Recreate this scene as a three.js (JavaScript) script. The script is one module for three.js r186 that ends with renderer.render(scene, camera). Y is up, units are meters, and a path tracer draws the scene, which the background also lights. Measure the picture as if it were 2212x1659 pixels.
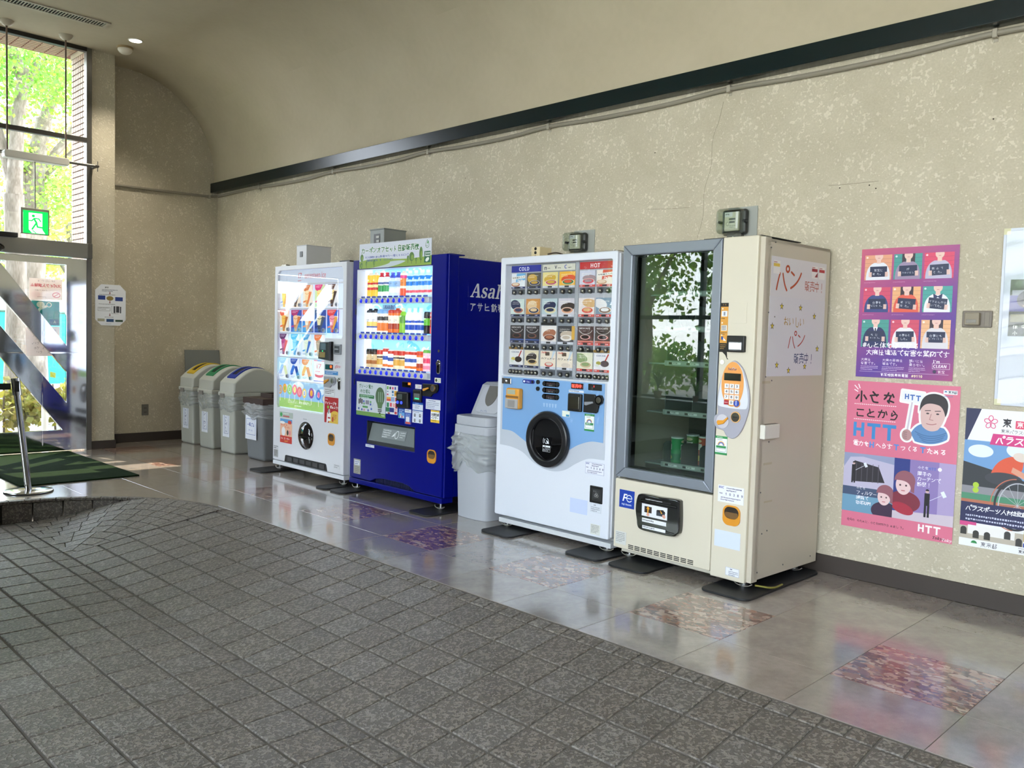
import * as THREE from 'three';
import { RoundedBoxGeometry } from 'three/addons/geometries/RoundedBoxGeometry.js';
import { mergeGeometries } from 'three/addons/utils/BufferGeometryUtils.js';
import { RectAreaLightUniformsLib } from 'three/addons/lights/RectAreaLightUniformsLib.js';

// ------------------------------------------------------------------ camera, sky, sun, exposure
const scene = new THREE.Scene();
const FOCAL = 1842, EYE = new THREE.Vector3(9.54, 1.29, 4.677);
const camera = new THREE.PerspectiveCamera(2 * Math.atan(829.5 / FOCAL) * 180 / Math.PI, 2212 / 1659, 0.05, 200);
camera.position.copy(EYE);
camera.rotation.set(-3.183 * Math.PI / 180, 45 * Math.PI / 180, 1.605 * Math.PI / 180, 'YXZ');
camera.updateMatrixWorld();
const renderer = new THREE.WebGLRenderer({ antialias: true });
renderer.toneMapping = THREE.LinearToneMapping;
renderer.toneMappingExposure = 2.25;
renderer.shadowMap.enabled = true;
RectAreaLightUniformsLib.init();
{ // bright, slightly hazy spring sky
  const W = 64, H = 32, d = new Float32Array(W * H * 4);
  for (let y = 0; y < H; y++) {
    const t = Math.max(0, Math.sin(((y + 0.5) / H - 0.5) * Math.PI)) ** 0.6;
    for (let x = 0; x < W; x++) d.set([1.0 - 0.42 * t, 1.0 - 0.2 * t, 1.0 + 0.08 * t, 1], (y * W + x) * 4);
  }
  const sky = new THREE.DataTexture(d, W, H, THREE.RGBAFormat, THREE.FloatType);
  sky.mapping = THREE.EquirectangularReflectionMapping; sky.magFilter = THREE.LinearFilter; sky.needsUpdate = true;
  scene.background = sky; scene.backgroundIntensity = 5.0;
}
const sun = new THREE.DirectionalLight(0xfff1dc, 7);
sun.position.set(-7, 14.5, 3.2); sun.target.position.set(1, 0, 1.5);
sun.castShadow = true;
Object.assign(sun.shadow.camera, { left: -22, right: 22, top: 22, bottom: -22, near: 0.5, far: 60 });
sun.shadow.mapSize.set(2048, 2048);
scene.add(sun, sun.target);

// ------------------------------------------------------------------ helpers
let seed = 7;
const rnd = () => { seed = (seed + 0x6d2b79f5) | 0; let t = Math.imul(seed ^ (seed >>> 15), 1 | seed); t = (t + Math.imul(t ^ (t >>> 7), 61 | t)) ^ t; return ((t ^ (t >>> 14)) >>> 0) / 4294967296; };
const rr = (a, b) => a + (b - a) * rnd();
const D2R = Math.PI / 180;
const V = (x, y, z) => new THREE.Vector3(x, y, z);
// a pixel of the photograph (2212 x 1659) carried onto the plane axis = value
function at(px, py, axis, value) {
  const d = V(px - 1106, -(py - 829.5), -FOCAL).applyQuaternion(camera.quaternion);
  return d.multiplyScalar((value - EYE[axis]) / d[axis]).add(EYE);
}
const counts = {};
const numbered = (n) => { counts[n] = (counts[n] ?? -1) + 1; return counts[n] ? n + '_' + String(counts[n]).padStart(3, '0') : n; };
function tag(o, label, category, group) { o.userData.label = label; o.userData.category = category; if (group) o.userData.group = group; return o; }
function thing(name, label, category, pos = [0, 0, 0], turn = 0, group) {
  const o = new THREE.Group(); o.name = numbered(name); o.position.set(...pos); o.rotation.y = turn; scene.add(o);
  return tag(o, label, category, group);
}
function obj(name, geo, mat, parent = scene, pos) {
  const g = Array.isArray(geo) ? (geo.length > 1 ? merge(geo) : geo[0]) : geo;
  const m = new THREE.Mesh(g, mat); m.name = parent === scene ? numbered(name) : name; if (pos) m.position.set(...pos); parent.add(m); return m;
}
function struct(name, geo, mat, label) { const m = obj(name, geo, mat); m.userData.kind = 'structure'; if (label) { m.userData.label = label; } return m; }
function structGroup(name, label) { const o = new THREE.Group(); o.name = numbered(name); o.userData.kind = 'structure'; if (label) o.userData.label = label; scene.add(o); return o; }
function merge(list) { return mergeGeometries(list.map((g) => { const h = g.index ? g.toNonIndexed() : g; for (const k of Object.keys(h.attributes)) if (!['position', 'normal', 'uv'].includes(k)) h.deleteAttribute(k); return h; })); }
// box from corner to corner
const bx = (x0, x1, y0, y1, z0, z1) => new THREE.BoxGeometry(x1 - x0, y1 - y0, z1 - z0).translate((x0 + x1) / 2, (y0 + y1) / 2, (z0 + z1) / 2);
const rbx = (x0, x1, y0, y1, z0, z1, r = 0.006, s = 2) => new RoundedBoxGeometry(x1 - x0, y1 - y0, z1 - z0, s, Math.min(r, (x1 - x0) / 2.01, (y1 - y0) / 2.01, (z1 - z0) / 2.01)).translate((x0 + x1) / 2, (y0 + y1) / 2, (z0 + z1) / 2);
const cyl = (r, h, n = 20, r2 = r) => new THREE.CylinderGeometry(r2, r, h, n);
const shape = (pts, holes = []) => { const s = new THREE.Shape(pts.map((p) => new THREE.Vector2(p[0], p[1]))); for (const h of holes) s.holes.push(new THREE.Path(h.map((p) => new THREE.Vector2(p[0], p[1])))); return s; };
const ext = (s, depth, bevel = 0, seg = 12) => new THREE.ExtrudeGeometry(s, { depth: depth - 2 * bevel, bevelEnabled: bevel > 0, bevelSize: bevel, bevelThickness: bevel, bevelOffset: -bevel, bevelSegments: 2, curveSegments: seg }).translate(0, 0, bevel);
const rrect = (x0, x1, y0, y1, r) => { const s = new THREE.Shape(); s.moveTo(x0 + r, y0); s.lineTo(x1 - r, y0); s.absarc(x1 - r, y0 + r, r, -Math.PI / 2, 0); s.lineTo(x1, y1 - r); s.absarc(x1 - r, y1 - r, r, 0, Math.PI / 2); s.lineTo(x0 + r, y1); s.absarc(x0 + r, y1 - r, r, Math.PI / 2, Math.PI); s.lineTo(x0, y0 + r); s.absarc(x0 + r, y0 + r, r, Math.PI, Math.PI * 1.5); return s; };
const tube = (pts, r, n = 24, rad = 8) => new THREE.TubeGeometry(new THREE.CatmullRomCurve3(pts.map((p) => V(...p))), n, r, rad);
const bar = (a, b, r, rad = 10) => { const A = V(...a), B = V(...b), d = B.clone().sub(A); return new THREE.CylinderGeometry(r, r, d.length(), rad).applyQuaternion(new THREE.Quaternion().setFromUnitVectors(V(0, 1, 0), d.normalize())).translate((A.x + B.x) / 2, (A.y + B.y) / 2, (A.z + B.z) / 2); };
// metre uv on a geometry, from its positions: u along one axis, v along another
function uvm(geo, s = 1, ox = 0, oy = 0) {
  const p = geo.attributes.position, n = geo.attributes.normal, uv = new Float32Array(p.count * 2);
  for (let i = 0; i < p.count; i++) {
    const x = p.getX(i), y = p.getY(i), z = p.getZ(i), ax = Math.abs(n.getX(i)), ay = Math.abs(n.getY(i)), az = Math.abs(n.getZ(i));
    const [u, v] = ay > ax && ay > az ? [x, z] : ax > az ? [z, y] : [x, y];
    uv[2 * i] = u / s + ox; uv[2 * i + 1] = v / s + oy;
  }
  geo.setAttribute('uv', new THREE.BufferAttribute(uv, 2)); return geo;
}
// ---- textures
function canvasTex(w, h, draw) {
  const c = document.createElement('canvas'); c.width = w; c.height = h; const g = c.getContext('2d'); draw(g, w, h);
  const t = new THREE.CanvasTexture(c); t.colorSpace = THREE.SRGBColorSpace; t.magFilter = THREE.LinearFilter; return t;
}
function dataTex(n, f, srgb, m = n) {
  const d = new Uint8Array(n * m * 4);
  for (let y = 0; y < m; y++) for (let x = 0; x < n; x++) { const c = f(x / n, y / m); for (let k = 0; k < 3; k++) d[(y * n + x) * 4 + k] = Math.max(0, Math.min(255, Array.isArray(c) ? c[k] : c)); d[(y * n + x) * 4 + 3] = 255; }
  const t = new THREE.DataTexture(d, n, m); t.wrapS = t.wrapT = THREE.RepeatWrapping; t.magFilter = THREE.LinearFilter; if (srgb) t.colorSpace = THREE.SRGBColorSpace; t.needsUpdate = true; return t;
}
// tileable value noise
function noiseField(cells, sd) {
  const a = []; let s = sd * 9781 + 13; const r = () => { s = (s * 16807) % 2147483647; return s / 2147483647; };
  for (let i = 0; i < cells * cells; i++) a.push(r());
  return (u, v) => {
    const x = u * cells, y = v * cells, ix = Math.floor(x), iy = Math.floor(y), fx = x - ix, fy = y - iy, m = (k) => ((k % cells) + cells) % cells;
    const sx = fx * fx * (3 - 2 * fx), sy = fy * fy * (3 - 2 * fy), g = (i, j) => a[m(iy + j) * cells + m(ix + i)];
    return (g(0, 0) * (1 - sx) + g(1, 0) * sx) * (1 - sy) + (g(0, 1) * (1 - sx) + g(1, 1) * sx) * sy;
  };
}
const mat = (color, roughness = 0.5, metalness = 0, more = {}) => new THREE.MeshStandardMaterial({ color, roughness, metalness, ...more });
const print = (tex, roughness = 0.55, more = {}) => new THREE.MeshStandardMaterial({ map: tex, roughness, ...more });
const glassPane = (tint = 0xffffff, rough = 0.0) => new THREE.MeshPhysicalMaterial({ color: tint, roughness: rough, transmission: 1, thickness: 0, ior: 1.5 });
// picks a cell of an atlas (cols x rows, counted from the top left) for all faces of a flat geometry
function cell(geo, i, cols, rows) {
  const uv = geo.attributes.uv, cx = i % cols, cy = Math.floor(i / cols);
  for (let k = 0; k < uv.count; k++) uv.setXY(k, (cx + uv.getX(k)) / cols, 1 - (cy + 1 - uv.getY(k)) / rows);
  return geo;
}
// thin printed sheet, picture on the front (+z)
const sheet = (x0, x1, y0, y1, z, t = 0.0016) => bx(x0, x1, y0, y1, z, z + t);
// ------------------------------------------------------------------ stroke letters for the Japanese writing (grid 0..9, x then y; ~ smooth; " voicing marks; o ring)
const KANA = {
  'ア': '128244 ~442746 5459'.replace('~442746 5459', '~434829'), 'カ': '13837858 ~413519', 'ー': '1585', 'ホ': '1383 5159 3517 6587', 'ン': '1233 ~186682', 'オ': '1383 6169 6319', 'フ': '1282 ~827439',
  'セ': '148365 313888', 'ッ': '2547 4446 ~747659', 'ト': '3139 3467', 'ク': '3114 3282 ~827639', 'リ': '2226 ~717639', 'ハ': '~332519 ~536789', 'ヘ': '163398', 'ヒ': '212888 2574', 'ル': '~313519 616895',
  'ラ': '2171 1383 ~837639', 'ス': '1282 ~827519 5599', 'ツ': '1335 4245 ~826839', 'マ': '1282 8255 3458', 'レ': '313884', 'シ': '2132 1334 ~195882', 'イ': '~825416 5459', 'タ': '3114 3282 ~827639 3557', 'ィ': '~755637 5659',
  'テ': '2171 1383 ~534628', 'サ': '1383 3136 ~616649', 'ェ': '3575 5558 2888', 'コ': '1282 8288 1888', 'ム': '~411727 2784 6389', 'ョ': '3575 7579 3777 3979', 'ネ': '4153 1383 8318 5459 6587', 'ヤ': '148364 3139', 'ノ': '~824519', 'ン2': '',
  'さ': '1473 3164 ~25384979', 'な': '1353 ~413416 7284 ~634859375788', 'こ': '~223282 ~25283888', 'と': '3145 ~734416285888', 'か': '~1363736858 4118 8295', 'ら': '4163 ~3327547485694929', 'を': '1373 ~411535 ~35556658 ~8444365979',
  'へ': '163398', 'す': '1393 ~5155453656684939', 'つ': '~1463847749', 'く': '~712679', 'る': '2272 7227 ~2745757868495847', 'た': '1353 ~413618 5485 ~56586989', 'め': '2367 ~6338281816456578 69'.replace(' 69', '69'), 'は': '2129 3585 6168 ~686949577889',
  'て': '1282 ~82545689', 'い': '~12182736 ~728486', 'し': '~3138598985', 'お': '1353 ~3138271645768867 7284', 'み': '2252 ~522817264878 ~75766949', 'ん': '~5118353647588995', 'ま': '1383 1585 ~515839174689', 'よ': '5383 ~515728172688',
  'う': '3162 ~2453736649', 'の': '~5239261442848669', 'に': '2129 5383 ~56586989', 'り': '2226 ~717639', 'き': '1373 1575 3167 ~36285979', 'ほ': '2129 4484 4282 ~6258492757687889', 'ふ': '4153 ~53456649 2618 7688', 'も': '1363 1565 ~415768797684'.replace('7684', '76'),
  'け': '2129 3393 ~717649', 'そ': '2272 ~72158425486979', 'や': '~144373755566 4154 2358', 'え': '4163 2373 7318 ~1846475898', 'ば': '', '、': '2738', '。': 'o', '！': '5156 5859', '・': '4555', '※': '1188 8118 5051 5859 0515 8595',
  '小': '5159 3417 7497', '電': '2080 1292 1213 9293 5054 3343 6373 3444 6474 2585 2528 8588 2686 2888 5559 5999', '力': '1383 ~837959 ~513519', '販': '1141 1116 4146 1343 1646 2718 3748 6191 ~615749 6484 ~847858 6589', '売': '1191 5053 2383 1517 1595 9597 ~374819 ~67679998',
  '中': '1282 1216 8286 1686 5059', '自': '4031 2181 2129 8189 2484 2686 2989', '動': '1252 3139 1444 1417 4447 1646 1747 0959 6393 ~939868 ~716749', '機': '2029 0343 2316 2335 4292 ~516899 4363 7383 4494 5479 8457 3959', '飲': '3113 3152 2343 2329 4347 2545 2747 2958 7163 6393 9384 7459 7499',
  '料': '3139 1454 1123 5142 3417 3457 8189 5697 6273 6475', '心': '2417 ~334959798 6'.replace(' 6', '6'), '体': '3115 2329 4393 6169 6348 6398 5777', '傷': '2013 1229 4292 4031 5384 5356 8386 5484 5686 3797 6749 8759', '大': '1393 ~515519 5599', '麻': '5051 1292 1219 3494 4348 4326 4456 7378 7357 7398',
  '違': '1122 ~13352747 2798 4191 6063 3393 5484 5456 8486 5686 3797 6368', '法': '1122 1324 1836 4282 6165 3595 6548 4888 7698', '有': '1292 ~412416 3479 3439 7479 3676 3878', '害': '5051 1191 1112 9192 2383 2484 1595 5257 2787 2729 8789 2989', '薬': '1191 3032 7072 3363 3336 6366 3464 3666 1224 8273 1797 5659 5719 5799',
  '物': '2119 2129 1333 0646 5114 5292 9298 9878 7257 8248', '所': '1141 1343 1316 4346 1646 ~131819 8151 5154 5494 ~545749 7479', '持': '2129 0343 0746 4282 6164 3494 3696 7479 7969 5767', '誘': '1141 0252 1343 1545 1747 1719 4749 1949 8061 5292 7055 7358 7388 5595 ~655859 9597', '乗': '7030 1292 5059 1494 3136 7176 1696 5619 5699',
  '警': '0141 2123 4143 1444 5191 6154 7399 2555 3666 2757 2859', '察': '5051 1191 1112 9192 3213 3244 7258 4565 1797 5659 3728 7789', '相': '2129 0343 2316 2345 5191 5159 9199 5393 5696 5999', '談': '1141 0252 1343 1545 1747 1719 4749 1949 7074 5163 9183 7457 7497 7579 7699', '専': '1191 5055 2282 2285 8285 2484 2585 1696 7579 7969 2738', '用': '1181 ~111719 8189 2484 2686 5159',
  '話': '1141 0252 1343 1545 1747 1719 4749 1949 9061 5393 7167 5696 5659 9699 5999', '東': '1191 5059 2282 2285 8285 2484 2585 5519 5599', '京': '5051 1191 2383 2385 8385 2585 5559 3618 7698', '都': '1242 3036 0454 4117 1656 1659 5659 1858 1959 7091 7079 9174 7496 9679', '一': '1595', '般': '2041 1218 4248 1141 1444 2323 2636 5053 5081 8083 ~505344 5585 8558 5699', '仕': '3115 2329 6169 4494 4989', '組': '3113 1343 4326 2649 1646 3639 5191 5158 9198 5393 5696 4999',
  '厚': '1191 ~111619 3282 3235 8285 3383 3585 3676 5659 2797', '手': '7121 1383 1696 5159 5949', '断': '1119 1959 3138 1255 5215 1555 8161 6165 6595 ~656859 8589', '熱': '1141 3035 0343 1515 0555 5191 7173 ~725749 8286 1728 3839 5859 7889', '掃': '2129 0343 0746 4191 4494 9194 4393 4546 9596 4595 5658 8688 4656 7059', '除': '1129 1141 4133 3346 4627 7043 7099 5484 4696 7479 5648 8798', '効': '3031 0252 2214 3354 4517 1549 6393 ~939868 ~716749', '率': '5051 1191 4234 3455 6237 3777 1323 8283 1625 9685 1797 5759',
  '災': '3113 1335 5153 5355 7173 7395 5157 5519 5599 3627 7687', '救': '2029 0252 0454 2617 2646 7051 5292 ~738849 6499', '援': '2129 0343 0746 8050 5163 7173 9183 4494 3696 ~644749 6798 9748', '入': '~314558 ~5599 5519 5131', '場': '2128 0343 0849 5191 5154 9194 5393 5494 4596 6618 8648 9698 9888', '禁': '2025 0242 2215 2244 7075 5292 7255 7295 2686 1797 5759 3828 7889', '止': '5158 2428 5585 1898', '牛': '3114 2383 1595 5059', '乳': '5011 1323 3333 5343 1454 4436 0656 3639 7078 7898 9897', '屋': '1181 1119 8183 1383 3575 5527 7567 2787 5569 1999', '珈': '1141 1444 3038 0848 5373 6155 7378 8389 9399 8393 8999', '琲': '1141 1444 2028 0848 5059 3252 3454 3656 7079 7292 7494 7696',
  '人': '~514619 5499', '材': '2129 0343 2316 2345 5393 8189 8357', '地': '2128 0343 0748 4494 4148 4898 9894 7077 9094', '域': '2128 0343 0748 4292 5464 5467 6467 5767 4878 ~617799 9588', '活': '1122 1324 1836 8051 4393 6166 5686 5659 8689 5989', '促': '3115 2329 5181 5154 8184 5484 6469 6686 ~554689 8999', '進': '1122 ~13352747 2798 6042 4238 5090 4394 4595 4797 7077', '事': '1191 5059 2282 2284 8284 2484 1595 2787 8587 5939', '業': '4043 6063 2132 8172 1393 1494 2585 1696 5459 5619 5699', '好': '3127 0343 3316 2748 5191 9173 7379 7969 5494', '選': '1122 ~13352747 2798 4160 4363 7093 4393 5355 7375 4595 3797', '貯': '1141 1116 4146 1343 1646 2718 3748 7071 5191 5153 9193 5595 7579 7969', '様': '2129 0343 2316 2345 5142 8192 4292 4484 3595 7079 4658 8698', '砂': '0141 2119 1545 1518 4548 1848 7177 5354 8394 ~967849', '糖': '2129 0343 2316 2346 6061 4191 4148 5383 5585 7377 5788 5759 8789 5989', '必': '~517119 2417 ~334959798 6'.replace(' 6', '6'), '要': '1191 2282 2284 8284 2484 4044 6064 1696 5518 7698 2899', '消': '1122 1324 1836 7073 5152 9181 4393 4349 9399 4595 4797', '式': '1383 2555 3538 1857 7071 ~617899 9699', '会': '~514014 5094 3464 1686 3688 7698', '社': '3041 1343 4316 3339 3546 7079 5494 4999',
};
KANA['ン2'] = KANA['ン'];
const VOICED = { 'ガ': 'カ', 'グ': 'ク', 'ジ': 'シ', 'ダ': 'タ', 'ド': 'ト', 'バ': 'ハ', 'ビ': 'ヒ', 'ブ': 'フ', 'ベ': 'ヘ', 'ボ': 'ホ', 'で': 'て', 'ご': 'こ', 'が': 'か', 'ぶ': 'ふ', 'ぼ': 'ほ', 'じ': 'し', 'だ': 'た', 'デ': 'テ', 'ば': 'は' }, RINGED = { 'パ': 'ハ', 'ペ': 'ヘ', 'ポ': 'ホ', 'プ': 'フ' };
function glyph(g, ch, x, y, s) {
  const base = VOICED[ch] ?? RINGED[ch] ?? ch, d = KANA[base];
  if (d === undefined) return false;
  const k = s / 9.4;
  for (const st of d.split(' ')) {
    if (!st) continue;
    if (st === 'o') { g.beginPath(); g.arc(x + 2 * k, y + 8 * k, 1.2 * k, 0, 7); g.stroke(); continue; }
    const smooth = st[0] === '~', q = smooth ? st.slice(1) : st, p = [];
    for (let i = 0; i + 1 < q.length; i += 2) p.push([x + (+q[i] + 0.2) * k, y + (+q[i + 1] + 0.2) * k]);
    g.beginPath(); g.moveTo(...p[0]);
    if (smooth && p.length > 2) { for (let i = 1; i < p.length - 2; i++) g.quadraticCurveTo(...p[i], (p[i][0] + p[i + 1][0]) / 2, (p[i][1] + p[i + 1][1]) / 2); g.quadraticCurveTo(...p[p.length - 2], ...p[p.length - 1]); }
    else for (let i = 1; i < p.length; i++) g.lineTo(...p[i]);
    g.stroke();
  }
  if (VOICED[ch]) { for (const dx of [0, 1.4]) { g.beginPath(); g.moveTo(x + (7.4 + dx) * k, y + 0.2 * k); g.lineTo(x + (8 + dx) * k, y + 1.8 * k); g.stroke(); } }
  if (RINGED[ch]) { g.beginPath(); g.arc(x + 8.4 * k, y + 1.2 * k, 1.1 * k, 0, 7); g.stroke(); }
  return true;
}
// text(g, string, x, top y, size, colour, {weight, vertical, slant, gap, squeeze, font})
function text(g, str, x, y, s, color, o = {}) {
  const { weight = 0.09, vertical = false, slant = 0, gap = 0.06, squeeze = 1, font = 'bold' } = o;
  g.save(); g.translate(x, y); g.transform(squeeze, 0, -slant, 1, 0, 0); g.strokeStyle = g.fillStyle = color; g.lineWidth = s * weight; g.lineCap = 'round'; g.lineJoin = 'round'; g.textBaseline = 'alphabetic';
  let cx = 0, cy = 0;
  for (const ch of str) {
    let w = s;
    if (ch === ' ') w = s * 0.4;
    else if (ch === 'ー' && vertical) { g.beginPath(); g.moveTo(s * 0.5, cy + s * 0.1); g.lineTo(s * 0.5, cy + s * 0.9); g.stroke(); }
    else if (!glyph(g, ch, cx, cy, s * 0.96)) { g.font = `${font} ${s * 1.02}px sans-serif`; g.fillText(ch, cx, cy + s * 0.88); w = g.measureText(ch).width; }
    if (vertical) cy += s * (1 + gap); else cx += w + s * gap;
  }
  g.restore(); return cx * squeeze;
}
// rows of lettering too small to read in the photograph
function fine(g, x, y, w, rows, rh, color, sd = 3) {
  let s = sd; const r = () => { s = (s * 16807 + 11) % 2147483647; return s / 2147483647; };
  g.fillStyle = color;
  for (let i = 0; i < rows; i++) { let cx = x; const end = x + w * (i === rows - 1 ? 0.7 : 1); while (cx < end - rh * 0.5) { const ww = rh * (0.35 + r() * 0.5); g.fillRect(cx, y + i * rh * 1.6 + rh * 0.15 * r(), Math.min(ww, end - cx), rh * (0.55 + r() * 0.3)); cx += ww + rh * 0.28; } }
}
// ------------------------------------------------------------------ surfaces
const n8 = noiseField(8, 1), n16 = noiseField(16, 2), n32 = noiseField(32, 3), n64 = noiseField(64, 4), n128 = noiseField(128, 5), n200 = noiseField(200, 6), n256 = noiseField(256, 7);
const sstep = (a, b, x) => { const t = Math.max(0, Math.min(1, (x - a) / (b - a))); return t * t * (3 - 2 * t); };
const mix3 = (a, b, t) => [0, 1, 2].map((k) => a[k] + (b[k] - a[k]) * t);
// trowelled plaster: flat cream ground with raised, paler flecks; 1.6 m a tile
const fleck = (u, v) => { const q = n64(u, v) * 0.25 + n128(u, v) * 0.5 + n256(u, v) * 0.25, b = n8(u, v) * 0.5 + n16(u, v) * 0.5; return sstep(0.62, 0.72, q + (b - 0.5) * 0.2); };
const plasterColor = dataTex(1024, (u, v) => { const f = fleck(u, v), d = (n8(u, v) - 0.5) * 9 + (n32(u, v) - 0.5) * 5 + (n256(u, v) - 0.5) * 9; return mix3([190 + d, 182 + d, 160 + d], [208 + d, 200 + d, 180 + d], f); }, true);
const plasterBump = dataTex(1024, (u, v) => 90 + 110 * fleck(u, v) + 40 * (n128(u, v) - 0.5) + 22 * (n256(u, v) - 0.5));
const plaster = new THREE.MeshStandardMaterial({ map: plasterColor, bumpMap: plasterBump, bumpScale: 0.0025, roughness: 0.82 });
const paintColor = dataTex(512, (u, v) => { const d = (n8(u, v) - 0.5) * 7 + (n64(u, v) - 0.5) * 3; return [184 + d, 174 + d, 150 + d]; }, true);
const ceilingPaint = new THREE.MeshStandardMaterial({ map: paintColor, roughness: 0.75 });
// rough stoneware paving: embossed crinkle, worn pale on the ridges; 0.6 m a tile
const crinkle = (u, v) => { const q = n64(u, v) * 0.6 + n128(u, v) * 0.4; return sstep(0.42, 0.68, q); };
const paveColor = dataTex(1024, (u, v) => { const f = crinkle(u, v), d = (n16(u, v) - 0.5) * 10 + (n256(u, v) - 0.5) * 18; return mix3([98 + d, 92 + d, 85 + d], [132 + d, 126 + d, 117 + d], f); }, true);
const paveBump = dataTex(1024, (u, v) => 60 + 150 * crinkle(u, v) + 30 * (n200(u, v) - 0.5));
const pavers = [0xffffff, 0xf6f2ee, 0xf1efec, 0xfbf8f4].map((c) => new THREE.MeshStandardMaterial({ map: paveColor, color: c, bumpMap: paveBump, bumpScale: 0.0025, roughness: 0.5 }));
const mortar = mat(0x655f57, 0.9);
// polished grey stone tile, faintly clouded
const slabColor = dataTex(512, (u, v) => { const d = (n8(u, v) - 0.5) * 16 + (n32(u, v) - 0.5) * 9 + (n256(u, v) - 0.5) * 9; return [154 + d, 145 + d, 137 + d]; }, true);
const slabRough = dataTex(256, (u, v) => 44 + 18 * n16(u, v) + 8 * n64(u, v));
const slabs = [0xffffff, 0xf6f3ee, 0xf0f0ee].map((c) => new THREE.MeshPhysicalMaterial({ map: slabColor, color: c, roughnessMap: slabRough, roughness: 1, clearcoat: 1, clearcoatRoughness: 0.1 }));
// red and brown marble terrazzo squares
const terrazzo = canvasTex(1024, 1024, (g, w) => {
  g.fillStyle = '#96796a'; g.fillRect(0, 0, w, w);
  let s = 5; const r = () => { s = (s * 16807 + 3) % 2147483647; return s / 2147483647; };
  const cols = ['#a88b78', '#7d4e42', '#b09484', '#8a6456', '#6b3e36', '#bfac9c', '#957060', '#5c443c', '#a67a68', '#84736a', '#b49c8c', '#73483e', '#4b363e'];
  for (let i = 0; i < 1500; i++) {
    const x = r() * w, y = r() * w, a = r() * 6.28, L = 12 + 60 * r() * r() + (i < 90 ? 34 : 0), n = 5 + Math.floor(r() * 3);
    g.fillStyle = cols[Math.floor(r() * cols.length)]; g.beginPath();
    for (let k = 0; k < n; k++) { const t = a + k / n * 6.28, q = L * (0.55 + 0.6 * r()); g.lineTo(x + Math.cos(t) * q * 1.3, y + Math.sin(t) * q * 0.8); }
    g.fill();
  }
});
terrazzo.wrapS = terrazzo.wrapT = THREE.RepeatWrapping;
const marble = new THREE.MeshPhysicalMaterial({ map: terrazzo, roughness: 0.25, clearcoat: 1, clearcoatRoughness: 0.1 });
const steel = mat(0xb9babb, 0.28, 1), chrome = mat(0xd8d9da, 0.08, 1), zinc = mat(0xa9a59a, 0.4, 0.9), black = mat(0x0c0c0d, 0.35), blackGloss = mat(0x08080a, 0.08), darkGrey = mat(0x3c3d40, 0.45), rubber = mat(0x17181a, 0.55);
const pane = glassPane(0xffffff);
const mirrorBump = dataTex(128, (u, v) => 128 + 90 * (noiseA(u, v) - 0.5));
function noiseA(u, v) { return n8(u * 0.5, v * 0.5); }
const mirror = new THREE.MeshStandardMaterial({ color: 0xc6c7c8, metalness: 1, roughness: 0.06, bumpMap: mirrorBump, bumpScale: 0.004 });

// ------------------------------------------------------------------ shell of the hall
const XB = -0.12, CEIL = 4.07, LOW = -0.16, ZL = 7.2, XR = 14, XE = 0.25;    // back wall, ceiling, lower floor, window wall, rear wall, entrance plane
struct('wall_right', uvm(bx(-0.4, XR + 0.2, -0.3, 3.0, -0.2, 0), 1.6), plaster, 'cream trowelled plaster wall behind the vending machines');
{ // hairline cracks and old nail holes in the plaster
  const w = scene.children[scene.children.length - 1], crackM = mat(0x6e6450, 0.9), L = (px, py) => { const p = at(px, py, 'z', 0); return [p.x, p.y, 0.0002]; };
  for (const c of [[[1563, 220], [1553, 262], [1540, 300], [1536, 360], [1522, 410], [1518, 470], [1506, 515]], [[1790, 401], [1830, 398], [1898, 391]], [[1490, 448], [1448, 451], [1400, 452]]]) obj('crack', tube(c.map((q) => L(...q)), 0.0009, 40, 5), crackM, w);
  for (const q of [[1814, 406], [1878, 400], [1892, 407], [2146, 257], [1415, 330], [960, 395], [1005, 385]]) { const p = L(...q); obj('nail_hole', new THREE.CylinderGeometry(0.004, 0.004, 0.0012, 10).rotateX(Math.PI / 2).translate(...p), mat(0x3a3128, 0.9), w); }
}
struct('wall_back', uvm(bx(-0.4, XB, -0.3, 4.4, -0.2, 1.4), 1.6, 0.3), plaster, 'shaded plaster end wall under the curve of the ceiling');
{
  const prof = (zEnd) => { const s = new THREE.Shape(); s.moveTo(0.2, 2.9); s.lineTo(-0.05, 2.9); s.lineTo(-0.05, 3.05); s.absarc(-1.07, 3.05, 1.02, 0, Math.PI / 2, false); s.lineTo(-zEnd, CEIL); s.lineTo(-zEnd, 4.4); s.lineTo(0.2, 4.4); return s; };
  const make = (zEnd, x0, x1) => uvm(new THREE.ExtrudeGeometry(prof(zEnd), { depth: x1 - x0, bevelEnabled: false, curveSegments: 40 }).rotateY(Math.PI / 2).translate(x0, 0, 0), 2.2);
  const c = structGroup('ceiling', 'painted barrel-curved ceiling');
  const smooth = (g) => { // round normals over the curve
    const p = g.attributes.position, n = g.attributes.normal;
    for (let i = 0; i < p.count; i++) { const y = p.getY(i), z = p.getZ(i); if (y > 3.05 && y < CEIL + 1e-4 && z > 0.045 && z < 1.0701 && Math.abs(n.getX(i)) < 0.5) { const d = V(0, 3.05 - y, 1.07 - z).normalize(); n.setXYZ(i, 0, d.y, d.z); } }
    return g;
  };
  obj('ceiling_shell', smooth(make(ZL + 0.2, XE - 0.03, XR + 0.2)), ceilingPaint, c);
  obj('ceiling_shell', smooth(make(1.55, XB - 0.2, XE - 0.03)), ceilingPaint, c);
}
struct('wall_rear', uvm(bx(XR, XR + 0.2, -0.4, 4.3, -0.2, ZL + 0.2), 1.6), mat(0x6b6256, 0.7), 'wall at the other end of the hall');
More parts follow.
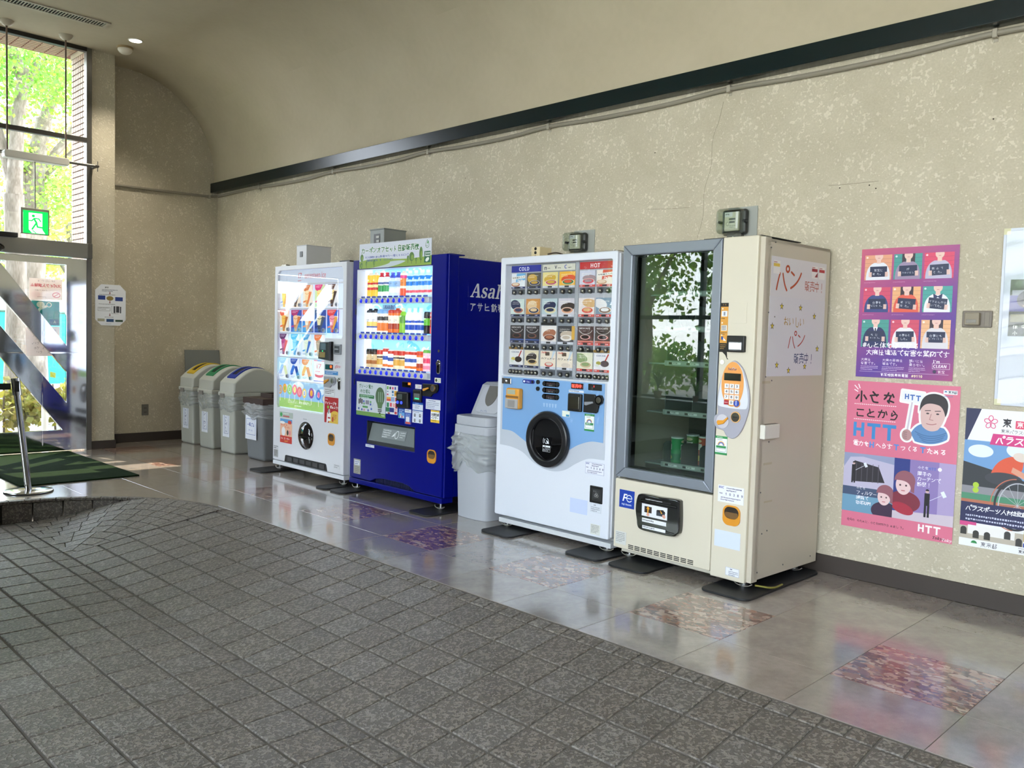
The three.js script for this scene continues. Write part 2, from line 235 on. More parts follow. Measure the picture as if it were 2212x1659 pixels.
{ // the window wall opposite: one window near the entrance, a long glazed run further on
  const w = structGroup('wall_left', 'window wall facing the vending machines');
  const frame = mat(0x2b2c2e, 0.45, 0.3), sillM = mat(0x9a978e, 0.4);
  const runs = [[0.9, 3.3], [5.75, 8.35], [8.5, 11.1], [11.25, 13.85]], wallRuns = [[XE, 0.9], [3.3, 5.75], [8.35, 8.5], [11.1, 11.25], [13.85, XR]], panel = mat(0x4b4238, 0.6);
  obj('spandrel', uvm(bx(XE, XR, -0.4, 0.4, ZL, ZL + 0.2), 1.6), plaster, w);
  obj('lintel', uvm(bx(XE, XR, 3.95, 4.3, ZL, ZL + 0.2), 1.6), plaster, w);
  for (const [a, b] of wallRuns) obj('pier', uvm(bx(a, b, 0.4, 3.95, ZL, ZL + 0.2), 1.6), panel, w);
  runs.forEach(([x0, x1], i) => {
    const win = structGroup('window_' + (i + 2), 'tall dark-framed window of the opposite wall'), xm = (x0 + x1) / 2, F = (a, b, c, d) => bx(a, b, c, d, ZL + 0.05, ZL + 0.13);
    obj('frame', [F(x0, x0 + 0.05, 0.4, 3.95), F(x1 - 0.05, x1, 0.4, 3.95), F(x0, x1, 0.4, 0.45), F(x0, x1, 3.9, 3.95)], frame, win);
    obj('mullion', F(xm - 0.03, xm + 0.03, 0.45, 3.9), frame, win); obj('transom', F(x0 + 0.05, x1 - 0.05, 1.62, 1.68), frame, win);
    for (const [a, b] of [[x0 + 0.05, xm - 0.03], [xm + 0.03, x1 - 0.05]]) for (const [c, d] of [[0.45, 1.62], [1.68, 3.9]]) obj('pane', bx(a, b, c, d, ZL + 0.088, ZL + 0.092), pane, win);
    obj('window_sill', rbx(x0, x1, 0.385, 0.415, ZL - 0.24, ZL + 0.06, 0.006), sillM, win);
  });
  struct('added_partition', uvm(bx(5.5, 5.68, -0.3, CEIL + 0.1, 4.0, ZL), 1.6), panel, 'added partition out of view that keeps window light off the entrance end');  // unseen partition, added to block the glazed run from lighting the far end
  struct('added_entrance_wall', uvm(bx(XE - 0.2, XE, -0.4, CEIL + 0.1, 2.95, ZL + 0.2), 1.6), panel, 'added dark wall beyond the entrance doors that cuts the daylight there');  // added out of view in place of further glazing, to reduce entrance daylight
}
// beam that hides the springing of the vault, baseboards
struct('trim_1', rbx(XB, XR, 2.868, 2.975, -0.02, 0.092, 0.003), mat(0x06181b, 0.24), 'long dark green painted steel edge beam');
const skirt = mat(0x3a322c, 0.55);
struct('baseboard_right', rbx(XB + 0.012, XR, 0, 0.1, -0.01, 0.014, 0.004), skirt, 'dark brown baseboard under the plaster wall');
struct('baseboard_back', rbx(XB - 0.01, XB + 0.013, 0, 0.1, 0.014, 1.3, 0.004), skirt, 'dark baseboard of the end wall');
{ // free-standing wall end beside the entrance
  const p = structGroup('wall_end', 'narrow plaster wall end beside the glass entrance');
  obj('shaft', uvm(rbx(XB - 0.1, XE, -0.1, CEIL + 0.02, 1.3, 1.535, 0.006), 1.6, 0.2, 0.4), plaster, p);
  obj('baseboard', rbx(XB, XE + 0.012, 0, 0.085, 1.29, 1.545, 0.003), skirt, p);
}
// ------------------------------------------------------------------ floors
const tileGeoCache = {};
function tileGeo(w, d, h, b, key) { // block with chamfered top, top face at y = 0, uv in metres
  const k = [w, d, h, b, key].map((q) => typeof q === 'number' ? q.toFixed(4) : q).join();
  if (tileGeoCache[k]) return tileGeoCache[k];
  const x = w / 2, z = d / 2, X = x - b, Z = z - b, A = [[-X, 0, Z], [X, 0, Z], [X, 0, -Z], [-X, 0, -Z]], B = [[-x, -b, z], [x, -b, z], [x, -b, -z], [-x, -b, -z]], C = [[-x, -h, z], [x, -h, z], [x, -h, -z], [-x, -h, -z]];
  const pos = []; const quad = (a, q, c, e) => pos.push(...a, ...q, ...c, ...a, ...c, ...e);
  quad(...A); for (let i = 0; i < 4; i++) { const j = (i + 1) % 4; quad(B[i], B[j], A[j], A[i]); quad(C[i], C[j], B[j], B[i]); }
  const g = new THREE.BufferGeometry(); g.setAttribute('position', new THREE.Float32BufferAttribute(pos, 3)); g.computeVertexNormals();
  return (tileGeoCache[k] = uvm(g, 0.6, key * 0.37, key * 0.61));
}
const OC = [3.83, 3.02], RO = 1.19;              // centre and radius of the rounded platform corner
{
  const f = structGroup('floor', 'polished grey stone floor with marble squares');
  const s = new THREE.Shape(); // x, -z
  s.moveTo(XB - 0.1, 0.1); s.lineTo(XR, 0.1); s.lineTo(XR, -1.825); s.lineTo(OC[0], -1.825); s.absarc(OC[0], -OC[1], RO, Math.PI / 2, Math.PI, false); s.lineTo(OC[0] - RO, -ZL); s.lineTo(XB - 0.1, -ZL);
  obj('joint_bed', new THREE.ExtrudeGeometry(s, { depth: 0.3, bevelEnabled: false, curveSegments: 24 }).rotateX(-Math.PI / 2).translate(0, -0.3025, 0), mat(0x5d564d, 0.7), f);
  const P = 0.4915, X0 = 8.118 - 17 * P, inside = (x, z) => x < OC[0] && z < OC[1] ? Math.hypot(x - OC[0], z - OC[1]) >= RO : x < OC[0] - RO || z < 1.825;
  const rows = [[0.0, 0.46], [0.46, 0.952], [0.952, 1.443], [1.443, 1.825]];
  for (let r = 0; 1.443 + r * P < 4.6; r++) if (r > 0) rows.push([1.443 + r * P, 1.443 + (r + 1) * P]);
  const far = [];
  for (let i = 0; i < 30; i++) for (let j = 0; j < rows.length; j++) {
    let x0 = X0 + i * P, x1 = x0 + P, [z0, z1] = rows[j];
    if (j >= 3 && x0 < OC[0] - 0.3) { if (j === 3) z1 = 1.443 + P; }
    if (j >= 4 && x0 > OC[0]) continue;
    const cn = [[x0, z0], [x1, z0], [x1, z1], [x0, z1]].map((c) => inside(...c));
    if (!cn.some(Boolean)) continue;
    const isRed = j === 2 && i % 2 === 1 && i > 0, m = isRed ? marble : slabs[(i * 7 + j * 3) % 3];
    let g;
    if (cn.every(Boolean) || (j === 3 && x0 > OC[0] - 0.3)) {
      if (j === 3 && x0 > OC[0] - 0.3) z1 = 1.825;
      g = tileGeo(x1 - x0 - 0.002, z1 - z0 - 0.002, 0.012, 0.0008, (i * 5 + j * 3) % 7);
      if (x0 > 9.3) { far.push(g.clone().translate((x0 + x1) / 2, 0, (z0 + z1) / 2)); continue; }
      obj('floor_tile', g, m, f, [(x0 + x1) / 2, 0, (z0 + z1) / 2]);
    } else { // cut along the rounded edge
      const e = 0.001, N = 12, q = []; x0 += e; x1 -= e; z0 += e; z1 -= e;
      const out = (x, z) => Math.hypot(x - OC[0], z - OC[1]) >= RO || z > OC[1] && x < OC[0] - RO;
      const edge = [[x0, z0], [x1, z0], [x1, z1], [x0, z1]];
      for (let k = 0; k < 4; k++) for (let t = 0; t < N; t++) { const a = edge[k], b = edge[(k + 1) % 4], x = a[0] + (b[0] - a[0]) * t / N, z = a[1] + (b[1] - a[1]) * t / N; if (out(x, z) && !(x > OC[0] - RO && z > OC[1])) q.push([x, z]); else { const dx = x - OC[0], dz = Math.min(0, z - OC[1]), L = Math.hypot(dx, dz) || 1, cx = OC[0] + dx / L * RO, cz = OC[1] + dz / L * RO; if (cx > x0 - 1e-3 && cx < x1 + 1e-3 && cz > z0 - 1e-3 && cz < z1 + 1e-3) q.push([cx, cz]); } }
      if (q.length < 3) continue;
      const sh = new THREE.Shape(q.map((c) => new THREE.Vector2(c[0], -c[1])));
      obj('floor_tile', uvm(new THREE.ExtrudeGeometry(sh, { depth: 0.012, bevelEnabled: false }).rotateX(-Math.PI / 2).translate(0, -0.012, 0), 0.6), m, f);
    }
  }
  const rest = obj('floor_tile', far, slabs[0], f); rest.userData.kind = 'stuff';
}
// lower brick-paved floor, the ramp up to the stone floor, and its fan-shaped corner
const KZ = 2.89, PX = 0.1965, GX = 6.503, SL = Math.atan(0.16 / (KZ - 1.825)), rampY = (z) => LOW * (z - 1.825) / (KZ - 1.825);
{
  const f = structGroup('floor_lower', 'lower floor of grey stoneware paving tiles');
  obj('mortar_bed', bx(OC[0] - RO, XR, -0.4, LOW - 0.006, KZ, ZL), mortar, f);
  const rest = [], rows = [[KZ, 2.992]]; for (let k = 0; k < 21; k++) rows.push([2.992 + k * 0.2, 3.192 + k * 0.2]);
  rows.forEach(([z0, z1], j) => {
    for (let i = -19; i < 38; i++) {
      const x0 = GX + i * PX, x1 = x0 + PX; if (x0 < 2.72 || x1 > XR) continue;
      const g = tileGeo(PX - 0.009, z1 - z0 - 0.012, 0.02, 0.0035, (i * i + j * 5 + 90) % 6), c = [(x0 + x1) / 2, LOW, (z0 + z1) / 2];
      if (z0 < 4.1 && x0 < 8.0 && x0 + z0 < 11.2) obj('paving_tile', g, pavers[((i * 13 + j * 7) % 4 + 4) % 4], f, c); else rest.push(g.clone().translate(...c));
    }
  });
  obj('paving_tiles', rest, pavers[0], f).userData.kind = 'stuff';
}
{
  const f = structGroup('floor_ramp', 'sloping strip of stoneware paving up to the stone floor');
  const L = KZ - 1.825, bed = new THREE.ExtrudeGeometry(shape([[-1.825, -0.006], [-KZ, LOW - 0.006], [-KZ, -0.4], [-1.825, -0.4]]), { depth: XR - OC[0], bevelEnabled: false }).rotateY(Math.PI / 2).translate(OC[0], 0, 0);
  obj('mortar_bed', bed, mortar, f);
  const zr = [1.905, 2.112, 2.308, 2.503, 2.7, KZ], rest = [];
  const put = (x0, x1, z0, z1, k, gx, gz) => {
    const d = (z1 - z0) / Math.cos(SL) - gz, g = tileGeo(x1 - x0 - gx, d, 0.02, 0.003, ((k % 6) + 6) % 6), zc = (z0 + z1) / 2;
    if (x0 > 9.1) { rest.push(g.clone().rotateX(SL).translate((x0 + x1) / 2, rampY(zc), zc)); return; }
    const m = obj('paving_tile', g, pavers[((k * 7) % 4 + 4) % 4], f, [(x0 + x1) / 2, rampY(zc), zc]); m.rotation.x = SL;
  };
  for (let i = -13; i < 37; i++) {
    const x0 = 6.12 + i * PX, x1 = x0 + PX; if (x1 > XR) break;
    for (let j = 0; j < 5; j++) put(Math.max(x0, OC[0]), x1, zr[j], zr[j + 1], i * 3 + j * 2, 0.009, 0.012);
    for (const h of [0, 1]) put(Math.max(x0 + h * PX / 2, OC[0]), x0 + (h + 1) * PX / 2, 1.829, 1.905, i * 2 + h, 0.008, 0.008);
  }
  obj('paving_tiles', rest, pavers[1], f).userData.kind = 'stuff';
  // fan: rings of small blocks round the corner, sinking from ramp to lower floor
  const O = [OC[0], KZ], RF = RO - 0.05;
  const edgeR = (t) => { const dx = -Math.sin(t), dz = -Math.cos(t), b = dz * (O[1] - OC[1]) + dx * (O[0] - OC[0]), c = (O[1] - OC[1]) ** 2 - RF * RF; return -b + Math.sqrt(b * b - c); };
  const fanY = (x, z) => { const t = Math.atan2(O[0] - x, O[1] - z), r = Math.hypot(O[0] - x, O[1] - z), rim = LOW * sstep(40 * D2R, 86 * D2R, t); return LOW + (rim - LOW) * Math.min(1.02, r / edgeR(t)); };
  const pol = (r, t) => [O[0] - Math.sin(t) * r, O[1] - Math.cos(t) * r];
  { // bed under the blocks
    const g = new THREE.PlaneGeometry(1, 1, 24, 24), p = g.attributes.position;
    for (let i = 0; i < p.count; i++) { const t = (p.getX(i) + 0.5) * Math.PI / 2, [x, z] = pol((0.5 - p.getY(i)) * edgeR(t) * 1.03, t); p.setXYZ(i, x, fanY(x, z) - 0.006, z); }
    g.computeVertexNormals(); obj('fan_bed', g, new THREE.MeshStandardMaterial({ color: 0x5f5a52, roughness: 0.9, side: THREE.DoubleSide }), f);
  }
  const NR = 9;
  for (let k = 0; k < NR; k++) {
    const fr0 = (k + 0.6) / (NR + 0.6), fr1 = (k + 1.6) / (NR + 0.6), n = Math.max(2, Math.round(Math.PI / 2 * (fr0 + fr1) / 2 * 1.1 / 0.125)), off = (k % 2) * 0.5;
    for (let i = -1; i < n + 1; i++) {
      const gap = 0.007, t0 = Math.max(0, (i + off) / n * Math.PI / 2), t1 = Math.min(Math.PI / 2, (i + 1 + off) / n * Math.PI / 2); if (t1 - t0 < 0.04) continue;
      const cn = [[fr1, t0, 1], [fr1, t1, 1], [fr0, t1, 0], [fr0, t0, 0]].map(([fr, t, o]) => { const r = fr * edgeR(t) + (o ? -0.005 : 0.003), g = gap / Math.max(0.12, r) / 2; return pol(r, t === t0 ? t0 + g : t1 - g); });
      const top = cn.map(([x, z]) => [x, fanY(x, z) + 0.001, z]), low = cn.map(([x, z]) => [x, fanY(x, z) - 0.02, z]), pos = [], q4 = (a, b, c, e) => pos.push(...a, ...b, ...c, ...a, ...c, ...e);
      q4(...top); for (let e = 0; e < 4; e++) q4(low[e], low[(e + 1) % 4], top[(e + 1) % 4], top[e]);
      let g = new THREE.BufferGeometry(); g.setAttribute('position', new THREE.Float32BufferAttribute(pos, 3)); g.computeVertexNormals();
      if (g.attributes.normal.getY(0) < 0) { for (let v = 0; v < pos.length; v += 9) for (let c = 0; c < 3; c++) [pos[v + 3 + c], pos[v + 6 + c]] = [pos[v + 6 + c], pos[v + 3 + c]]; g = new THREE.BufferGeometry(); g.setAttribute('position', new THREE.Float32BufferAttribute(pos, 3)); g.computeVertexNormals(); }
      obj('paving_block', uvm(g, 0.6, k * 0.21, i * 0.17), pavers[(i * 5 + k * 3 + 20) % 4], f);
    }
  }
  // curb
  const c = structGroup('curb', 'tiled kerb at the edge of the stone platform'), put2 = (len, h, th, x, y, z, turn, m, name) => { const b = obj(name, uvm(rbx(-len / 2, len / 2, -h, 0, -th, 0, 0.004), 0.6, x), m, c, [x, y, z]); b.rotation.y = turn; };
  for (let k = 0; k < 9; k++) { // big face tiles, round the corner then straight on
    const t = (28 + (k + 0.5) * 9.9) * D2R; if (t > 92 * D2R) break;
    put2(0.19, 0.145, 0.04, OC[0] - Math.sin(t) * (RO - 0.045), -0.022, OC[1] - Math.cos(t) * (RO - 0.045), t, pavers[k % 4], 'kerb_tile');
  }
  for (let k = 0; k < 12; k++) put2(0.19, 0.145, 0.04, OC[0] - RO + 0.045, -0.022, OC[1] + 0.12 + k * 0.197, Math.PI / 2, pavers[(k + 1) % 4], 'kerb_tile');
  for (let k = 0; k < 18; k++) { const t = (k + 0.5) * 5 * D2R; put2(0.097, 0.02, 0.05, OC[0] - Math.sin(t) * (RO - 0.05), 0.0, OC[1] - Math.cos(t) * (RO - 0.05), t, pavers[(k * 3) % 4], 'kerb_nosing'); }
  for (let k = 0; k < 24; k++) put2(0.094, 0.02, 0.05, OC[0] - RO + 0.05, 0.0, OC[1] + 0.05 + k * 0.0985, Math.PI / 2, pavers[(k * 3 + 1) % 4], 'kerb_nosing');
  obj('kerb_bed', bx(OC[0] - RO, OC[0] - RO + 0.008, -0.18, -0.004, OC[1], ZL), mortar, c);
}
// ------------------------------------------------------------------ glass entrance
const E = (px, py, X = XE) => { const p = at(px, py, 'x', X); return [-p.z, p.y]; };        // shape coordinates on the entrance plane
const slabX = (s, x0, depth, bevel = 0) => ext(s, depth, bevel).rotateY(Math.PI / 2).translate(x0, 0, 0);
const brushed = mat(0x8f8c86, 0.3, 0.85);
{
  const d = structGroup('door_1', 'glass entrance door in polished steel with diagonal bands');
  const zr = 1.778, zl = 2.72, yt = 1.885, yb = 0.222;
  const line = (a, b) => { const [u0, v0] = E(...a), [u1, v1] = E(...b), m = (v1 - v0) / (u1 - u0); return { y: (z) => v0 + m * (-z - u0), z: (y) => -(u0 + (y - v0) / m) }; };
  const e1 = line([0, 568], [143, 747]), e2 = line([0, 640], [143.5, 804]), e3 = line([0, 704], [141, 868]), e4 = line([0, 771], [135, 930]);
  const holes = [
    [[-zr, yt], [-zr, e1.y(zr)], [-e1.z(yt), yt]],
    [[-zr, e2.y(zr)], [-zr, e3.y(zr)], [-zl, e3.y(zl)], [-zl, Math.min(yt, e2.y(zl))], [-Math.min(zl, e2.z(yt)), yt]],
    [[-e4.z(yb), yb], [-zl, yb], [-zl, Math.min(yt - 0.02, e4.y(zl))]],
  ];
  obj('door_frame', slabX(shape([[-1.587, 0.012], [-1.587, 1.95], [-2.8, 1.95], [-2.8, 0.012]], holes), XE - 0.022, 0.044, 0.003), mirror, d);
  holes.forEach((h, i) => obj('pane', slabX(shape(h), XE - 0.003, 0.006), pane, d));
  obj('rail_lock', new THREE.CylinderGeometry(0.013, 0.013, 0.05, 16).rotateZ(Math.PI / 2).translate(XE, E(148, 963)[1], -E(148, 963)[0]), steel, d);
  const w = structGroup('window_1', 'tall glazing over the entrance with steel frame');
  obj('jamb', rbx(XE - 0.06, XE + 0.02, 0, CEIL, 1.535, 1.585, 0.003), mat(0x6d6a64, 0.35, 0.7), w);
  obj('door_header', rbx(XE - 0.06, XE + 0.05, 1.962, 2.112, 1.585, 2.95, 0.004), brushed, w);
  obj('header_cap', rbx(XE + 0.0, XE + 0.055, 1.962, 2.112, 1.54, 1.587, 0.003), mat(0x6d6a64, 0.35, 0.7), w);
  obj('glazing_bar', rbx(XE - 0.03, XE + 0.03, 3.13, 3.176, 1.585, 2.95, 0.003), mat(0x575450, 0.4, 0.6), w);
  obj('top_rail', rbx(XE - 0.03, XE + 0.03, 4.03, CEIL + 0.01, 1.585, 2.95, 0.003), mat(0x302e2c, 0.4, 0.5), w);
  for (const [y0, y1] of [[2.112, 3.13], [3.176, 4.03]]) obj('pane', bx(XE - 0.003, XE + 0.003, y0, y1, 1.585, 2.95), pane, w);
  // door operator cover and sensor on the header
  const [u, v] = E(2, 503), o = thing('door_operator', 'black sensor bar on the steel door header', 'door sensor', [XE + 0.05, 0, 0]);
  obj('cover', rbx(0, 0.07, 2.105, 2.15, 2.235, 2.75, 0.008), black, o);
  const s = obj('door_sensor', new THREE.SphereGeometry(0.09, 24, 16).scale(0.9, 0.55, 1.2), blackGloss, scene, [XE + 0.08, 2.0, 2.45]); tag(s, 'black dome sensor under the door header', 'door sensor');
}
// notices taped to the outside of the door, seen from behind
function backSheet(name, label, px0, py0, px1, py1, w, h, draw) {
  const [u0, y1] = E(px0, py0, 0.215), [u1, y0] = E(px1, py1, 0.215);
  const t = canvasTex(w, h, (g) => { g.translate(w, 0); g.scale(-1, 1); draw(g, w, h); });
  const m = obj(name, new THREE.BoxGeometry(u1 - u0, y1 - y0, 0.001).rotateY(Math.PI / 2), new THREE.MeshPhysicalMaterial({ map: t, roughness: 0.9, transmission: 0.25, thickness: 0 }), scene, [0.215, (y0 + y1) / 2, -(u0 + u1) / 2]);
  return tag(m, label, 'notice');
}
backSheet('door_notice', 'white notice with red lettering taped outside the door', 63, 600, 135, 649, 320, 210, (g, w, h) => {
  g.fillStyle = '#efe4dc'; g.fillRect(0, 0, w, h); text(g, 'スポーツセンター内は', 70, 14, 17, '#8f7a78'); text(g, 'スパイク入場禁止', 14, 50, 35, '#cf6a70', { weight: 0.14 }); text(g, 'ご協力お願いします', 150, 110, 14, '#907c78'); g.strokeStyle = '#d8838a'; g.lineWidth = 8; g.beginPath(); g.ellipse(60, 160, 36, 24, 0, 0, 7); g.moveTo(36, 144); g.lineTo(84, 176); g.stroke(); fine(g, 160, 180, 120, 1, 10, '#b9a6a0');
});
backSheet('door_poster', 'teal poster with a white figure taped outside the door', 68, 649, 129, 704, 300, 270, (g, w, h) => {
  g.fillStyle = '#2f9a94'; g.fillRect(0, 0, w, h); g.strokeStyle = '#f3e6cf'; g.lineWidth = 26; g.lineCap = 'round'; g.beginPath(); g.moveTo(250, 190); g.lineTo(215, 90); g.lineTo(150, 60); g.stroke(); g.beginPath(); g.arc(115, 40, 24, 0, 7); g.lineWidth = 8; g.stroke(); g.fillStyle = '#f3e6cf'; g.beginPath(); g.ellipse(205, 40, 42, 34, 0, 0, 7); g.fill(); g.fillStyle = '#2b6f94'; g.fillRect(10, 200, 100, 60); text(g, 'A', 40, 208, 40, '#e8f2f2'); text(g, 'ト', 170, 205, 40, '#e8f2f2');
});
backSheet('door_notice', 'large pale notice with grey lettering under the teal poster', 55, 704, 129, 769, 300, 270, (g, w, h) => {
  g.fillStyle = '#e6ddd8'; g.fillRect(0, 0, w, h); text(g, 'のみ', 30, 20, 30, '#b08a8a'); text(g, 'テニス', 170, 70, 26, '#8d8482'); text(g, 'シューズ', 150, 104, 26, '#8d8482'); text(g, 'さい。', 180, 138, 26, '#8d8482'); text(g, 'コート内での', 80, 185, 26, '#8d8482'); text(g, 'はご注意下さい', 60, 220, 26, '#8d8482');
});
{ // ceiling fittings
  const r = thing('ceiling_vent', 'long slotted air vent in the ceiling', 'vent', [1.11, CEIL, 2.2]);
  const z0 = -0.52, z1 = 0.55, fr = mat(0xb5ae9c, 0.5);
  obj('frame', [bx(-0.085, -0.06, -0.012, 0, z0, z1), bx(0.06, 0.085, -0.012, 0, z0, z1), bx(-0.06, 0.06, -0.012, 0, z0, z0 + 0.03), bx(-0.06, 0.06, -0.012, 0, z1 - 0.03, z1)], fr, r);
  obj('duct_throat', bx(-0.06, 0.06, -0.003, 0, z0 + 0.03, z1 - 0.03), mat(0x15130f, 0.9), r);
  for (let i = 0; i < 40; i++) { const s = obj('slat', bx(-0.06, 0.06, -0.01, -0.002, -0.0035, 0.0035), fr, r, [0, 0, z0 + 0.042 + i * 0.0252]); }
  const dl = thing('downlight', 'small round downlight glowing in the ceiling', 'downlight', [0.88, CEIL, 1.34]);
  obj('trim_ring', new THREE.TorusGeometry(0.062, 0.008, 10, 32).rotateX(Math.PI / 2), mat(0xd8d3c6, 0.4), dl);
  obj('light_disc', cyl(0.056, 0.006, 28).translate(0, -0.003, 0), new THREE.MeshStandardMaterial({ color: 0xffffff, emissive: 0xfff6e4, emissiveIntensity: 6 }), dl);
  const sp = new THREE.SpotLight(0xfff4e2, 5, 0, 0.9, 0.7); sp.position.set(0, -0.02, 0); sp.target.position.set(0, -1, 0); sp.castShadow = true; sp.name = 'downlight_beam'; dl.add(sp, sp.target);
  const sd = thing('smoke_detector', 'white dome smoke detector near the downlight', 'smoke detector', [0.59, CEIL, 1.33]);
  obj('base', cyl(0.075, 0.02, 28).translate(0, -0.01, 0), mat(0xa08a63, 0.5), sd);
  obj('dome', new THREE.SphereGeometry(0.07, 28, 12, 0, Math.PI * 2, Math.PI / 2, Math.PI / 2).scale(1, 0.75, 1).translate(0, -0.02, 0), mat(0xcfc9ba, 0.5), sd);
  // pendant fluorescent fitting on two rods, steel rail and exit sign
  const X = 0.5, A = at(14, 330, 'x', X), B = at(140, 353, 'x', X), p = thing('pendant_lamp', 'long white trough lamp hanging from two rods', 'lamp', [X, (A.y + B.y) / 2, (A.z + B.z) / 2]);
  const y0 = (A.y + B.y) / 2, zc = (A.z + B.z) / 2;
  obj('body', ext(rrect(-0.28, 0.28, -0.035, 0.035, 0.02), 0.1, 0.006).rotateY(Math.PI / 2).translate(-0.05, 0, 0), mat(0xd9d6cc, 0.4), p);
  for (const px of [15, 142]) {
    const z = at(px, 200, 'x', X).z - zc, h = CEIL - y0;
    obj('rod', bar([0, 0.03, z], [0, h, z], 0.008), mat(0x6f5b50, 0.45, 0.3), p);
    obj('ceiling_cup', new THREE.LatheGeometry([[0.012, -0.05], [0.03, -0.045], [0.055, -0.02], [0.062, 0]].map((q) => new THREE.Vector2(...q)), 24), mat(0xb4ab98, 0.5), p, [0, h, z]);
  }
  const ra = at(0, 326, 'x', 0.4), rb = at(212, 360, 'x', 0.4);
  const rail = thing('steel_rail', 'thin steel rail crossing the entrance glazing', 'rail', [0.4, rb.y, 0]);
  obj('tube', bar([0, 0, rb.z], [0, ra.y - rb.y, ra.z + 0.6], 0.016, 12), mat(0x77746c, 0.35, 0.7), rail);
  obj('end_bracket', [bar([0, -0.05, rb.z + 0.005], [0, 0.05, rb.z + 0.005], 0.004), bx(-0.15, 0.02, -0.008, 0.008, rb.z - 0.004, rb.z + 0.03)], mat(0x4a4742, 0.5, 0.5), rail);
  const s0 = at(76, 480, 'x', X), q0 = at(48, 450, 'x', X), q1 = at(105, 509, 'x', X), w = q0.z - q1.z, hh = q0.y - q1.y;
  const s = thing('exit_sign', 'green lit emergency exit sign with a running figure', 'exit sign', [X, (q0.y + q1.y) / 2, (q0.z + q1.z) / 2]);
  const face = canvasTex(256, 256, (g) => {
    g.fillStyle = '#00b84a'; g.fillRect(0, 0, 256, 256); g.fillStyle = '#eefcf2'; g.beginPath(); g.moveTo(56, 22); g.lineTo(196, 22); g.lineTo(196, 205); g.lineTo(226, 250); g.lineTo(88, 250); g.lineTo(56, 212); g.fill();
    g.strokeStyle = g.fillStyle = '#00b84a'; g.lineCap = 'round'; g.lineJoin = 'round'; g.beginPath(); g.arc(104, 56, 16, 0, 7); g.fill();
    g.lineWidth = 20; g.beginPath(); g.moveTo(112, 90); g.lineTo(136, 132); g.stroke(); g.lineWidth = 13; g.beginPath(); g.moveTo(112, 84); g.lineTo(88, 112); g.lineTo(62, 112); g.moveTo(116, 82); g.lineTo(160, 84); g.lineTo(178, 112); g.stroke();
    g.lineWidth = 17; g.beginPath(); g.moveTo(136, 136); g.lineTo(146, 178); g.lineTo(198, 182); g.moveTo(132, 138); g.lineTo(92, 206); g.stroke(); g.lineWidth = 9; g.beginPath(); g.moveTo(96, 222); g.lineTo(128, 246); g.stroke();
  });
  obj('housing', rbx(-0.03, 0.0, -hh / 2, hh / 2 + 0.012, -w / 2 - 0.008, w / 2 + 0.012, 0.005), mat(0x9c9786, 0.5), s);
  obj('sign_face', new THREE.BoxGeometry(w - 0.012, hh - 0.02, 0.006).rotateY(Math.PI / 2).translate(0.003, -0.004, 0), new THREE.MeshStandardMaterial({ map: face, emissive: 0xffffff, emissiveMap: face, emissiveIntensity: 0.75, roughness: 0.4 }), s);
  obj('hanger_rod', bar([-0.015, hh / 2, 0], [-0.015, y0 - s.position.y - 0.03, 0.0], 0.006), mat(0x8a8680, 0.4, 0.6), s);
  const ea = new THREE.RectAreaLight(0x7dffa8, 0.6, w * 0.9, hh * 0.9); ea.position.set(0.012, 0, 0); ea.rotation.y = -Math.PI / 2; s.add(ea);
}
